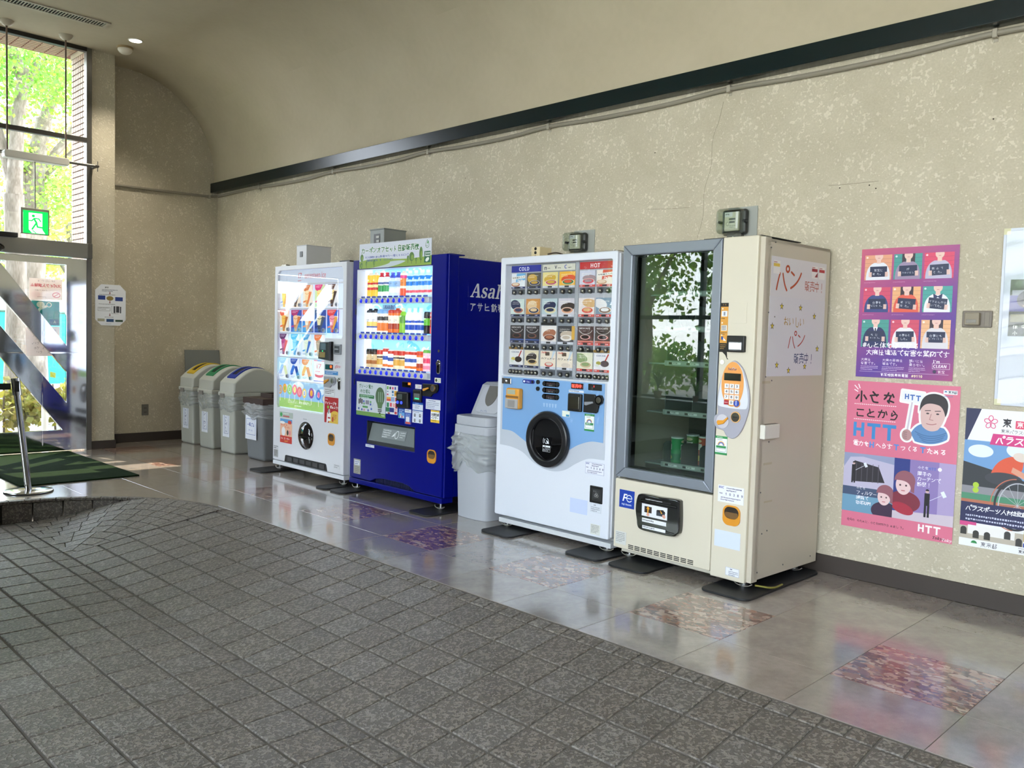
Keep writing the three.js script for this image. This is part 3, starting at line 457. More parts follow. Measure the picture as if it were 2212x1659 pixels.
{ // octagonal route notice on the wall end
  const a = at(205, 613, 'x', XE), b = at(271, 704, 'x', XE), w = a.z - b.z, h = a.y - b.y, c = 0.06;
  const oct = [[c, 0], [w - c, 0], [w, c], [w, h - c], [w - c, h], [c, h], [0, h - c], [0, c]];
  const t = canvasTex(384, 512, (g, W, H) => {
    g.fillStyle = '#e9ebee'; g.fillRect(0, 0, W, H); const blue = '#1b3a86';
    text(g, '場所案内図', 120, 26, 22, '#333', { gap: 0.2 }); fine(g, 84, 62, 200, 2, 10, '#4a5568', 4);
    for (const y of [88, 202, 362]) { g.fillStyle = '#7b2a2a'; g.fillRect(178, y, 9, 22); g.beginPath(); g.moveTo(170, y + 22); g.lineTo(195, y + 22); g.lineTo(182, y + 34); g.fill(); }
    fine(g, 50, 124, 290, 1, 10, '#555'); g.fillStyle = blue; g.fillRect(36, 140, 90, 52); g.fillRect(250, 152, 96, 50); g.fillStyle = '#8e7a3a'; g.beginPath(); g.ellipse(184, 172, 44, 28, 0, 0, 7); g.fill();
    fine(g, 44, 242, 300, 1, 9, '#555', 8); g.strokeStyle = '#666'; g.lineWidth = 3; g.strokeRect(36, 286, 150, 44); fine(g, 44, 292, 130, 2, 9, '#777', 5); g.strokeRect(206, 262, 0, 98); g.fillStyle = '#3c3c40'; g.fillRect(230, 268, 22, 86); g.fillRect(262, 268, 40, 80); g.fillRect(310, 272, 16, 82); fine(g, 206, 358, 130, 1, 8, '#777', 2);
    fine(g, 120, 404, 160, 1, 9, '#555', 6); g.fillStyle = '#a9a58a'; g.fillRect(30, 428, 88, 34); g.fillStyle = '#214a78'; g.fillRect(140, 430, 92, 38); g.fillStyle = '#2d4a32'; g.fillRect(252, 438, 96, 26); fine(g, 130, 490, 100, 1, 7, '#888', 9);
  });
  const g = ext(shape(oct), 0.0015); const uv = g.attributes.uv, p = g.attributes.position; for (let i = 0; i < p.count; i++) uv.setXY(i, p.getX(i) / w, p.getY(i) / h);
  const m = obj('route_notice', g.rotateY(Math.PI / 2), print(t, 0.4), scene, [XE + 0.004, b.y, a.z]); tag(m, 'laminated white octagonal notice on the narrow wall end', 'notice');
  const ol = at(313, 885, 'x', XB), o = thing('wall_outlet', 'grey wall outlet plate low on the end wall', 'outlet', [XB, ol.y, ol.z]);
  obj('plate', rbx(0, 0.01, -0.062, 0.062, -0.038, 0.038, 0.004), mat(0x6b6860, 0.5), o); obj('socket', bx(0.008, 0.012, 0.012, 0.028, -0.016, 0.016), mat(0x57544d, 0.5), o); obj('socket', bx(0.008, 0.012, -0.035, -0.019, -0.016, 0.016), mat(0x57544d, 0.5), o);
}
{ // grass-green mat and the belt post
  const m = obj('entrance_mat', uvm(rbx(0.32, 2.13, 0, 0.012, 1.775, 2.70, 0.004), 0.3), new THREE.MeshPhysicalMaterial({ map: dataTex(256, (u, v) => { const d = n128(u, v) * 26 + n256(u, v) * 26 + n8(u, v) * 10; return [10 + d * 0.3, 24 + d * 0.42, 6 + d * 0.18]; }, true), roughness: 1, bumpMap: dataTex(256, (u, v) => 255 * (n200(u, v) * 0.6 + n256(u, v) * 0.4)), bumpScale: 0.006, specularIntensity: 0.2 }));
  tag(m, 'dark green artificial grass mat in front of the entrance', 'mat');
  const c = at(62, 1062, 'y', 0.0), top = at(33, 817, 'x', c.x), s = thing('belt_post', 'leaning chrome belt barrier post on a round base', 'barrier post', [c.x, 0, c.z]);
  const dx = 0, dz = top.z - c.z, H = top.y, head = H * 0.855;
  obj('base', new THREE.LatheGeometry([[0, 0], [0.165, 0], [0.168, 0.006], [0.166, 0.014], [0.05, 0.022], [0, 0.022]].map((q) => new THREE.Vector2(...q)), 48), chrome, s);
  obj('base_rubber', new THREE.TorusGeometry(0.165, 0.005, 8, 48).rotateX(Math.PI / 2).translate(0, 0.003, 0), rubber, s);
  obj('pole', bar([0, 0.015, 0], [dx * 0.855, head, dz * 0.855], 0.0235, 28), chrome, s);
  obj('belt_head', bar([0, head, dz * 0.855], [0, H, dz], 0.031, 28), chrome, s);
  obj('belt_slot', bx(0.022, 0.034, H - 0.1, H - 0.02, dz - 0.018, dz + 0.012), black, s);
  obj('belt', bx(-0.002, 0.002, H - 0.085, H - 0.038, dz + 0.03, dz + 1.4), black, s);
}
// ------------------------------------------------------------------ outdoors beyond the entrance
const barkTex = dataTex(256, (u, v) => { const d = (n16(u, v) - 0.5) * 34 + (n64(u, v) - 0.5) * 26; return [122 + d, 112 + d, 100 + d]; }, true);
const bark = new THREE.MeshStandardMaterial({ map: barkTex, roughness: 0.95 });
const leafMat = (c) => new THREE.MeshPhysicalMaterial({ color: c, roughness: 0.85, transmission: 0.45, thickness: 0, side: THREE.DoubleSide });
const leafGeo = (() => { const g = new THREE.BufferGeometry(); g.setAttribute('position', new THREE.Float32BufferAttribute([0, 0, 0, 0.5, 0.45, 0.12, 0, 1, 0, 0, 0, 0, 0, 1, 0, -0.5, 0.45, 0.12], 3)); g.computeVertexNormals(); return g; })();
function foliage(parent, spots, n, size, color, name = 'foliage') {
  const m = new THREE.InstancedMesh(leafGeo, leafMat(color), n), q = new THREE.Quaternion(), M = new THREE.Matrix4(), C = new THREE.Color(), base = new THREE.Color(color);
  m.material.color.set(0xffffff);
  for (let i = 0; i < n; i++) {
    const s = spots[Math.floor(rnd() * spots.length)], k = () => (rnd() + rnd() + rnd() - 1.5) / 1.5;
    q.setFromEuler(new THREE.Euler(rr(0, 6.28), rr(0, 6.28), rr(0, 6.28))); const z = size * rr(0.6, 1.3);
    M.compose(V(s[0] + k() * s[3], s[1] + k() * s[4], s[2] + k() * s[3]), q, V(z * 0.8, z, z)); m.setMatrixAt(i, M);
    C.copy(base).offsetHSL(rr(-0.03, 0.03), rr(-0.08, 0.08), rr(-0.07, 0.08)); m.setColorAt(i, C);
  }
  m.name = name; m.userData.kind = 'stuff'; parent.add(m); return m;
}
const ground = struct('ground', uvm(bx(-40, 0.2, -0.3, -0.03, -20, 40), 3), new THREE.MeshStandardMaterial({ map: dataTex(256, (u, v) => { const d = (n32(u, v) - 0.5) * 16 + (n128(u, v) - 0.5) * 14; return [112 + d, 106 + d, 96 + d]; }, true), roughness: 0.9 }), 'grey paved ground outside the entrance');
struct('ground', uvm(bx(0.2, 40, -0.5, -0.3, ZL + 0.2, 40), 3), new THREE.MeshStandardMaterial({ map: dataTex(256, (u, v) => { const d = (n32(u, v) - 0.5) * 30 + (n128(u, v) - 0.5) * 24; return [196 + d, 190 + d, 172 + d]; }, true), roughness: 0.95 }), 'dry pale ground outside the window wall');
const P2 = (px, py, X) => { const p = at(px, py, 'x', X); return [p.x, p.y, p.z]; };
function tree(name, label, stems, crowns, n, size, color, group) {
  const t = thing(name, label, 'tree', [0, 0, 0], 0, group), base = stems[0][0];
  t.position.set(base[0], 0, base[2]);
  const L = (p) => [p[0] - base[0], p[1], p[2] - base[2]];
  for (const [a, b, r0, r1, bend = 0.15] of stems) {
    const A = V(...L(a)), B = V(...L(b)), mid = A.clone().lerp(B, 0.5).add(V(rr(-1, 1), 0, rr(-1, 1)).multiplyScalar(bend)), c = new THREE.CatmullRomCurve3([A, mid, B]), g = new THREE.TubeGeometry(c, 10, 1, 10), p = g.attributes.position;
    for (let i = 0; i < p.count; i++) { const k = Math.floor(i / 11) / 10, o = c.getPointAt(k), r = r0 + (r1 - r0) * k; p.setXYZ(i, o.x + (p.getX(i) - o.x) * r, o.y + (p.getY(i) - o.y) * r, o.z + (p.getZ(i) - o.z) * r); }
    obj(r0 > 0.06 ? 'trunk' : 'branch', g, bark, t);
  }
  foliage(t, crowns.map((s) => [...L(s), s[3], s[4]]), n, size, color); return t;
}
{
  const X = -3.2, Y = -4.6;
  const b1 = [...P2(28, 520, X)]; b1[1] = -0.03;
  tree('zelkova_tree', 'grey leaning trunk with bright green leaves outside the entrance', [[b1, P2(30, 420, X), 0.14, 0.12, 0.05], [P2(30, 430, X), P2(52, 150, X), 0.105, 0.065], [P2(28, 400, X), P2(-60, 120, X), 0.07, 0.04], [P2(44, 200, X), P2(120, 20, X), 0.06, 0.03], [P2(50, 170, X), P2(-10, -60, X), 0.08, 0.03]],
    [[...P2(40, 140, X), 1.5, 0.75], [...P2(120, 170, X - 1), 1.4, 0.7], [...P2(-80, 150, X), 1.6, 0.9], [...P2(80, 60, X + 0.3), 1.9, 0.8], [...P2(60, 20, X), 2.2, 0.6]], 9000, 0.06, 0x7fae3c, 'trees outside the entrance');
  const b2 = [...P2(75, 560, Y)]; b2[1] = -0.03;
  tree('zelkova_tree', 'forked grey trunk behind the leaning tree outside', [[b2, P2(75, 420, Y), 0.2, 0.17, 0.05], [P2(72, 430, Y), P2(95, 260, Y), 0.14, 0.11], [P2(95, 265, Y), P2(140, 110, Y), 0.09, 0.05], [P2(70, 430, Y), P2(20, 230, Y), 0.1, 0.05], [P2(92, 360, Y), P2(190, 200, Y), 0.07, 0.04], [P2(60, 470, Y), P2(165, 320, Y), 0.06, 0.03]],
    [[...P2(120, 190, Y), 1.3, 0.5], [...P2(150, 400, Y), 1.0, 0.7], [...P2(110, 430, Y), 0.9, 0.6], [...P2(130, 120, Y), 1.8, 0.6], [...P2(20, 330, Y), 0.5, 0.3]], 5600, 0.055, 0x93b548, 'trees outside the entrance');
  for (const [px, X3, c, lab] of [[150, -8, 0xa6b845, 'yellow-green young tree further out beyond the entrance'], [-30, -9, 0x86a83a, 'broad green tree far beyond the entrance glazing'], [190, -11, 0xb4c060, 'pale far tree beside the tiled pier outside']]) {
    const b = P2(px, 700, X3); b[1] = -0.03; const up = [b[0], 3.2, b[2]];
    tree('street_tree', lab, [[b, up, 0.13, 0.07], [[b[0], 2.2, b[2]], [b[0] + 0.5, 4.2, b[2] + 1.2], 0.05, 0.02], [[b[0], 2.5, b[2]], [b[0] - 0.4, 4.4, b[2] - 1.2], 0.05, 0.02], [[b[0], 2.0, b[2]], [b[0] + 0.3, 3.5, b[2] - 1.4], 0.04, 0.015]], [[b[0], 3.2, b[2], 1.6, 0.9], [b[0], 4.6, b[2], 1.8, 0.9], [b[0], 2.6, b[2] + 0.8, 1.0, 0.5]], 3200, 0.085, c, 'trees beyond the entrance');
  }
  const hz = P2(50, 905, -1.5), h = thing('hedge', 'clipped yellow-green hedge outside the door', 'hedge', [-1.5, -0.03, hz[2]]);
  foliage(h, [[0, 0.35, 0, 0.35, 0.35], [0, 0.35, 0.6, 0.35, 0.35], [0, 0.35, -0.6, 0.35, 0.35], [0, 0.35, 1.2, 0.35, 0.35], [0, 0.35, -1.0, 0.3, 0.35], [0, 0.3, 1.8, 0.4, 0.35], [0, 0.3, 2.4, 0.4, 0.35]], 5200, 0.085, 0x96903c);
  for (let i = 0; i < 6; i++) obj('stem', bar([0, 0, -0.9 + i * 0.55], [rr(-0.1, 0.1), 0.6, -0.9 + i * 0.55 + rr(-0.1, 0.1)], 0.012, 6), bark, h);
  // white post and teal court fence
  const pp = P2(97, 945, -1.0), po = thing('bollard_post', 'white metal post in front of the hedge outside', 'post', [-1.0, -0.03, pp[2]]);
  obj('shaft', cyl(0.035, 0.62, 16).translate(0, 0.31, 0), mat(0xd8d5cf, 0.5), po); obj('cap', new THREE.SphereGeometry(0.037, 16, 8, 0, 7, 0, Math.PI / 2).translate(0, 0.62, 0), mat(0xd8d5cf, 0.5), po);
  const f = thing('court_fence', 'teal windbreak fence of the court outside', 'fence', [-7, -0.03, 3]);
  obj('windbreak', bx(-0.01, 0.01, 0.25, 1.5, -6, 6), mat(0x2c9c94, 0.8), f); for (let i = 0; i < 7; i++) obj('fence_post', cyl(0.03, 2.4, 10).translate(0.02, 1.2, -6 + i * 2), mat(0x4d6a58, 0.6), f);
  obj('fence_rail', [bar([0.02, 1.52, -6], [0.02, 1.52, 6], 0.02, 8), bar([0.02, 2.38, -6], [0.02, 2.38, 6], 0.02, 8)], mat(0x4d6a58, 0.6), f);
}
{ // tiled pier and soffit just outside
  const tileM = mat(0xa78a70, 0.5), grout = mat(0x54433b, 0.9), xe = at(165, 300, 'z', 1.5).x;
  const p = structGroup('wall_pier', 'beige mosaic-tiled pier outside the glazing');
  obj('grout', bx(xe, 0.15, -0.1, 4.2, 1.405, 1.54), grout, p);
  const tl = [], th = 0.056, tw = (0.15 - xe) / 8; for (let y = 0; y < 72; y++) for (let x = 0; x < 8; x++) tl.push(bx(xe + x * tw + 0.004, xe + (x + 1) * tw - 0.004, y * (th + 0.003) + 0.006, (y + 1) * (th + 0.003) - 0.006, 1.53, 1.548));
  obj('mosaic_tiles', tl, tileM, p).userData.kind = 'stuff';
  const so = structGroup('soffit', 'pink-beige tiled soffit above the entrance'), xs = at(80, 113, 'y', 4.12).x;
  obj('grout', bx(xs, 0.2, 4.125, 4.4, 1.2, 7.4), mat(0x7c4c44, 0.9), so);
  const sl = []; for (let x = 0; x < Math.floor((0.19 - xs) / 0.056); x++) for (let z = 0; z < 34; z++) sl.push(bx(0.19 - (x + 1) * 0.056 + 0.006, 0.19 - x * 0.056 - 0.006, 4.118, 4.13, 1.56 + z * 0.108 + 0.006, 1.56 + (z + 1) * 0.108 - 0.006));
  obj('mosaic_tiles', sl, tileM, so).userData.kind = 'stuff';
  struct('roof_slab', bx(xs - 0.1, XR + 0.4, 4.4, 4.7, -0.4, 7.5), mat(0x8d8880, 0.9), 'flat roof slab over the hall');
}
// greenery outside the opposite windows
for (const [x, z, c, i] of [[3.6, 13, 0x86a848, 0], [7.6, 19, 0x8fae50, 1], [12.4, 20, 0x86a848, 2]])
  tree('garden_tree', ['leafy tree outside the wall opposite the machines', 'distant tree outside the glazed run', 'distant tree outside the last window'][i], [[[x, -0.3, z], [x + 0.2, 2.4, z], 0.13, 0.08], [[x + 0.1, 1.6, z], [x - 0.9, 3.2, z - 0.4], 0.06, 0.03], [[x + 0.2, 2.0, z], [x + 1.1, 3.4, z + 0.3], 0.06, 0.03]], [[x, 2.6, z, 1.5, 0.8], [x + 0.7, 3.4, z, 1.5, 0.7], [x - 0.8, 3.2, z, 1.3, 0.7]], 2200, 0.13, c, 'trees outside the window wall');

for (const [x, z, c, i] of [[-1.2, 9.8, 0x7fa040, 0], [-3.6, 11.6, 0x93b14a, 1], [0.6, 10.4, 0x6f9438, 2], [-5.6, 13.6, 0x9cb85a, 3]])
  tree('corner_tree', ['leafy tree outside the corner of the building', 'light green tree past the corner of the building', 'dark leafy tree close to the first window', 'pale tree furthest past the corner of the building'][i], [[[x, -0.3, z], [x + 0.1, 2.4, z], 0.12, 0.08], [[x + 0.1, 1.4, z], [x - 0.8, 3.4, z], 0.06, 0.03], [[x + 0.1, 1.8, z], [x + 0.9, 3.6, z + 0.3], 0.05, 0.03]], [[x, 2.6, z, 1.4, 1.2], [x + 0.5, 4.2, z, 1.5, 1.1], [x - 0.6, 3.6, z, 1.4, 1.0], [x, 0.8, z + 0.8, 1.6, 0.7]], 4200, 0.12, c, 'trees past the corner of the building');
// ------------------------------------------------------------------ vending machines
const GLOW = 0.8;
const putIn = (grp) => (name, geo, m, parent = grp) => { const g = Array.isArray(geo) ? (geo.length > 1 ? merge(geo) : geo[0]) : geo; g.translate(-grp.position.x, 0, -grp.position.z); return obj(name, g, m, parent); };
const cylZ = (x, y, z0, z1, r, n = 20, r2 = r) => new THREE.CylinderGeometry(r2, r, z1 - z0, n).rotateX(Math.PI / 2).translate(x, y, (z0 + z1) / 2);
const extZ = (s, z0, z1, bevel = 0, seg = 16) => ext(s, z1 - z0, bevel, seg).translate(0, 0, z0);
function feet(put, xs, zs, y1) {
  for (const x of xs) for (const z of zs) { const f = put('foot', [cyl(0.009, y1 - 0.014, 12).translate(x, y1 / 2 + 0.007, z), cyl(0.024, 0.012, 16).translate(x, 0.02, z)], steel); put('foot_clip', tube([[x - 0.055, 0.035, z + 0.012], [x - 0.04, 0.024, z + 0.018], [x, 0.018, z + 0.02], [x + 0.04, 0.024, z + 0.018], [x + 0.055, 0.035, z + 0.012]], 0.0035, 12, 6), zinc, f); }
}
function lockHandle(put, x, y0, y1, z) { const s = rrect(x - 0.02, x + 0.02, y0, y1, 0.0198), h = put('lock_handle', extZ(s, z, z + 0.008, 0.002), chrome); put('lock_recess', extZ(rrect(x - 0.013, x + 0.013, y0 + 0.007, y1 - 0.012, 0.0125), z + 0.007, z + 0.009), blackGloss, h); put('key_cylinder', cylZ(x, y1 - 0.027, z + 0.008, z + 0.02, 0.0135), chrome, h); return h; }
function coinReturn(put, x0, x1, y0, y1, z, color = 0xd9932b) {
  const w = x1 - x0, c = put('coin_return', extZ((() => { const s = rrect(x0, x1, y0, y1, w * 0.34); s.holes.push(rrect(x0 + w * 0.08, x1 - w * 0.08, y0 + (y1 - y0) * 0.34, y1 - w * 0.08, w * 0.3)); return s; })(), z - 0.004, z + 0.006, 0.0015), mat(color, 0.35));
  put('return_cup', extZ(rrect(x0 + w * 0.07, x1 - w * 0.07, y0 + (y1 - y0) * 0.3, y1 - w * 0.07, w * 0.3), z - 0.03, z + 0.001), mat(0x2a2119, 0.4), c);
  put('return_flap', extZ(rrect(x0 + w * 0.12, x1 - w * 0.12, y0 + (y1 - y0) * 0.36, y1 - w * 0.35, w * 0.1), z + 0.002, z + 0.004), new THREE.MeshPhysicalMaterial({ color: 0xb08a5a, roughness: 0.1, transmission: 0.6, thickness: 0 }), c);
  return c;
}
// small stickers and plates share one printed sheet of 2048 x 2048
const stickerCanvas = document.createElement('canvas'); stickerCanvas.width = 2048; stickerCanvas.height = 2048;
const stickerPen = stickerCanvas.getContext('2d'), stickerTex = new THREE.CanvasTexture(stickerCanvas), stickerMat = print(stickerTex, 0.5), shelfAt = { x: 2, y: 2, h: 0 };
stickerTex.colorSpace = THREE.SRGBColorSpace; stickerTex.magFilter = THREE.LinearFilter;
function decal(put, name, x0, x1, y0, y1, z, w, h, draw, rough, parent) {
  if (shelfAt.x + w + 2 > 2048) { shelfAt.x = 2; shelfAt.y += shelfAt.h + 4; shelfAt.h = 0; }
  const { x, y } = shelfAt; shelfAt.x += w + 4; shelfAt.h = Math.max(shelfAt.h, h); if (y + h > 2048) throw new Error('sticker sheet is full');
  const g = stickerPen; g.save(); g.beginPath(); g.rect(x, y, w, h); g.clip(); g.translate(x, y); draw(g, w, h); g.restore();
  const geo = sheet(x0, x1, y0, y1, z), uv = geo.attributes.uv;
  for (let k = 0; k < uv.count; k++) uv.setXY(k, (x + 0.5 + uv.getX(k) * (w - 1)) / 2048, 1 - (y + h - 0.5 - uv.getY(k) * (h - 1)) / 2048);
  return put(name, geo, stickerMat, parent);
}
const white = mat(0xe3e5ea, 0.28), whiteWarm = mat(0xdfe3ea, 0.3), grey = mat(0xa9adb3, 0.4), screwM = mat(0x777777, 0.4, 0.8);

// ---- ice-cream machine
{
  const m = thing('ice_cream_machine', 'white ice cream vending machine with backlit cone pictures and red lettering', 'vending machine', [3.03, 0, 0.36]), put = putIn(m), Z = 0.69;
  put('cabinet', rbx(2.458, 3.62, 0.1, 1.845, 0.05, 0.6, 0.01), white);
  put('cabinet_seam', [rbx(3.604, 3.63, 0.1, 1.855, 0.56, 0.628, 0.004), rbx(3.6, 3.622, 0.1, 1.86, 0.628, 0.64, 0.002)], grey);
  const win = [[2.53, 0.585], [3.272, 0.585], [3.285, 0.6], [3.285, 1.2], [3.3, 1.237], [3.54, 1.237], [3.553, 1.25], [3.553, 1.8], [3.53, 1.825], [2.535, 1.825], [2.507, 1.8], [2.512, 0.62]];
  put('door', extZ(shape([[2.452, 0.1], [3.602, 0.1], [3.602, 1.866], [2.452, 1.866]], [win]), 0.62, Z, 0.006), white);
  const back = canvasTex(256, 256, (g) => { g.fillStyle = '#d7e6fb'; g.fillRect(0, 0, 256, 256); });
  put('backlight_panel', extZ(shape(win), 0.65, 0.664), new THREE.MeshStandardMaterial({ color: 0xdbe7fa, emissive: 0xcfe0ff, emissiveIntensity: 0.3 * GLOW, roughness: 0.6 }));
  for (const y of [1.698, 1.482, 1.266, 1.05]) put('shelf_rail', rbx(2.51, y > 1.3 ? 3.552 : 3.284, y - 0.006, y + 0.006, 0.664, 0.684, 0.003), whiteWarm);
  put('window_rib', rbx(2.51, 3.284, 0.838, 0.846, 0.664, 0.682, 0.003), whiteWarm);
  // picture cards: [label colour, ice 1, ice 2, ground, wrapper]
  const cards = [['#8fb4e4', '#f4df58', '#f0c63a', '#dfe9f6', '#e7a03c'], ['#f0662e', '#f0e27a', '#6a4a32', '#f4e6d2', '#5a3d2c'], ['#dd7a35', '#f6dcae', '#e9a758', '#f3ead8', '#e2793a'], ['#e1307a', '#f4e08a', '#f2cf52', '#cfe6b2', '#f2b23c'], ['#5b2f1c', '#f3d98a', '#4a2a1c', '#e9e7ea', '#3d241a'],
    ['#ee5a2c', '#eeb93c', '#d28a28', '#f0e6d0', '#b86a1c'], ['#b01f6a', '#f0c9a0', '#c9853f', '#1c4fb4', '#d0762c'], ['#ef6a3a', '#f6dcc0', '#e8a46a', '#2566c8', '#d9733a'], ['#142a78', '#f0e6b0', '#2a3a58', '#1d49a8', '#3b4a66'], ['#e23b3b', '#f29cb0', '#c83a3a', '#1a56c0', '#e0a23c'],
    ['#5a1f5e', '#c04a8c', '#8a2a6a', '#eef0f6', '#d84a4a'], ['#3f9fd8', '#8fc6ea', '#5aa6d6', '#e6f0fa', '#4a90c8'], ['#4fa6dc', '#e6f0da', '#c4dcd0', '#eaf2f4', '#2f6ac0'], ['#ee7a3a', '#b58a6a', '#d6b490', '#f2eef0', '#c0603a'],
    ['#a8c0ea', '#8fb0e6', '#d8e2b0', '#eef2fb', '#6a8fd0'], ['#2050b0', '#2f78d8', '#174aa8', '#eaf2fb', '#e04a5a'], ['#f08a30', '#f6b43a', '#f08a2a', '#eef4e6', '#f0c050'], ['#ffffff', '#e3244c', '#e3244c', '#f4f6fa', '#3a56c0']];
  const atlas = canvasTex(640, 1024, (g) => {
    cards.forEach((c, i) => {
      const x = (i % 5) * 128, y = Math.floor(i / 5) * 256; g.save(); g.beginPath(); g.rect(x, y, 128, 256); g.clip(); g.fillStyle = c[3]; g.fillRect(x, y, 128, 256);
      if (i === 17) { g.fillStyle = '#e0325a'; g.fillRect(x, y, 128, 8); g.fillStyle = '#2f58c4'; g.fillRect(x + 40, y, 50, 8); g.fillRect(x, y + 246, 128, 10); text(g, 'i7', x + 28, y + 30, 76, '#e3244c', { font: 'normal', gap: 0 }); fine(g, x + 22, y + 128, 84, 1, 15, '#e3244c', 3); g.fillStyle = '#e3244c'; g.beginPath(); g.moveTo(x + 14, y + 165); g.quadraticCurveTo(x + 64, y + 190, x + 114, y + 165); g.lineTo(x + 110, y + 195); g.quadraticCurveTo(x + 64, y + 220, x + 18, y + 195); g.fill(); g.restore(); return; }
      g.fillStyle = c[0]; g.beginPath(); g.moveTo(x, y); g.lineTo(x + 104, y); g.lineTo(x + 78, y + 50); g.quadraticCurveTo(x + 45, y + 92, x + 8, y + 56); g.lineTo(x, y + 40); g.fill(); fine(g, x + 14, y + 12, 70, 2, 9, 'rgba(255,255,255,0.8)', i + 2);
      g.save(); g.translate(x + 58, y + 80); const w = 60;
      if (i < 14) { // cone with soft ice and a wrapper leaning on it
        g.fillStyle = c[1]; g.beginPath(); g.ellipse(2, 6, 36, 26, 0, 0, 7); g.fill(); g.beginPath(); g.moveTo(-34, 6); g.lineTo(36, 6); g.lineTo(14, 166); g.lineTo(-14, 166); g.fill();
        g.fillStyle = c[2]; g.beginPath(); g.moveTo(-22, 92); g.lineTo(22, 92); g.lineTo(13, 168); g.lineTo(-13, 168); g.fill(); g.strokeStyle = c[2]; g.lineWidth = 6; g.beginPath(); g.moveTo(-26, 10); g.quadraticCurveTo(0, 40, 30, 4); g.stroke();
        g.fillStyle = c[4]; g.save(); g.rotate(0.2); g.beginPath(); g.moveTo(26, -18); g.lineTo(62, -18); g.lineTo(44, 130); g.lineTo(26, 130); g.fill(); g.fillStyle = '#e6d3c0'; g.fillRect(26, -22, 36, 12); g.restore();
      } else { g.save(); g.rotate(0.35); g.fillStyle = c[1]; g.beginPath(); g.roundRect(-26, 4, 40, 130, 18); g.fill(); g.restore(); g.save(); g.rotate(-0.3); g.fillStyle = c[2]; g.beginPath(); g.roundRect(-8, 18, 40, 130, 10); g.fill(); g.restore(); }
      g.restore(); g.fillStyle = c[0]; g.save(); g.translate(x + 22, y + 180); g.rotate(-0.35); g.fillRect(-20, 0, 34, 18); g.restore(); fine(g, x + 8, y + 218, 60, 2, 8, '#5f8fc0', i); g.restore();
    });
  });
  const cardM = new THREE.MeshStandardMaterial({ map: atlas, emissive: 0xffffff, emissiveMap: atlas, emissiveIntensity: 0.26 * GLOW, roughness: 0.5 });
  const cols = [2.52, 2.714, 2.908, 3.102, 3.298], rws = [[1.494, 1.688, 5], [1.277, 1.472, 5], [1.066, 1.258, 4], [0.856, 1.038, 4]]; let id = 0;
  for (const [y0, y1, n] of rws) for (let i = 0; i < n; i++, id++) {
    const w = id === 17 ? 0.17 : [5, 0, 1, 2, 3, 4].includes(id) || id > 9 ? 0.15 : 0.172, x0 = cols[i] - (id === 17 ? 0 : 0);
    const c = put('product_card', cell(sheet(x0, x0 + w, y0, y1, 0.668, 0.004), id, 5, 4), cardM);
    if (id !== 17) { put('select_button', cylZ(x0 + 0.152, y0 + 0.022, 0.672, 0.686, 0.019, 20, 0.0175), mat(0xc6cad1, 0.3), c); put('button_cap', cylZ(x0 + 0.152, y0 + 0.022, 0.686, 0.6885, 0.0125), mat(0x8b9098, 0.25), c); }
  }
  const logo = canvasTex(1024, 160, (g, w, h) => { g.fillStyle = '#dfe8f7'; g.fillRect(0, 0, w, h); text(g, 'i7', 300, 22, 86, '#d5233f', { font: 'normal', gap: -0.05 }); fine(g, 300, 122, 80, 1, 12, '#d5233f', 4); g.font = 'normal 84px serif'; g.fillStyle = '#d5233f'; g.save(); g.scale(0.62, 1); g.fillText('seventeen ice', 660, 100); g.restore(); g.fillStyle = 'rgba(190,205,228,0.7)'; g.fillRect(112, 0, 5, h); });
  put('logo_panel', sheet(2.512, 3.55, 1.705, 1.822, 0.666, 0.004), new THREE.MeshStandardMaterial({ map: logo, emissive: 0xffffff, emissiveMap: logo, emissiveIntensity: 0.1 * GLOW, roughness: 0.5 }));
  const art = canvasTex(768, 256, (g, w, h) => {
    g.fillStyle = '#8fc4f0'; g.fillRect(0, 0, w, h); g.fillStyle = '#d8ecfb'; for (const [x, y, r] of [[120, 60, 60], [330, 40, 90], [560, 80, 70], [720, 70, 60]]) { g.beginPath(); g.ellipse(x, y, r, r * 0.45, 0, 0, 7); g.fill(); }
    g.fillStyle = '#9fce72'; g.fillRect(0, 168, w, 90);
    const lol = (x, y, a, b, c, kind) => { g.fillStyle = '#f4f0e4'; g.fillRect(x - 4, y, 8, 110); g.fillStyle = a; g.beginPath(); if (kind === 'f') for (let k = 0; k < 16; k++) { const t = k / 16 * 6.283; g.arc(x + Math.cos(t) * 30, y + Math.sin(t) * 36, 14, 0, 7); } else g.ellipse(x, y, 34, 44, 0, 0, 7); g.fill(); g.fillStyle = b; g.beginPath(); g.ellipse(x, y, 21, 29, 0, 0, 7); g.fill(); g.fillStyle = c; g.fillRect(x - 9, y - 18, 18, 36); };
    lol(16, 90, '#f0a24a', '#9fd0e8', '#f0a24a'); lol(96, 74, '#f2a53c', '#f6c05c', '#7cc040'); lol(180, 80, '#8fd080', '#d8f0e8', '#6cc070', 'f'); lol(268, 78, '#ee6a9a', '#f8f0b0', '#f4e488', 'f'); lol(350, 94, '#ee6a8a', '#f6a8b8', '#f0809a', 'f'); lol(432, 100, '#f4d05a', '#e8ecf2', '#8fb0e0'); lol(548, 92, '#8a3aa8', '#f6b83a', '#f0a02c', 'f'); lol(664, 100, '#2f80d8', '#f08ab8', '#e86aa0', 'f'); lol(750, 130, '#4a90e0', '#f4e0b0', '#f0c070');
    text(g, 'じぶんらしく、好きを選ぼう。', 150, 182, 27, '#ffffff', { weight: 0.12 }); fine(g, 270, 224, 160, 1, 14, '#f2fae8', 6);
  });
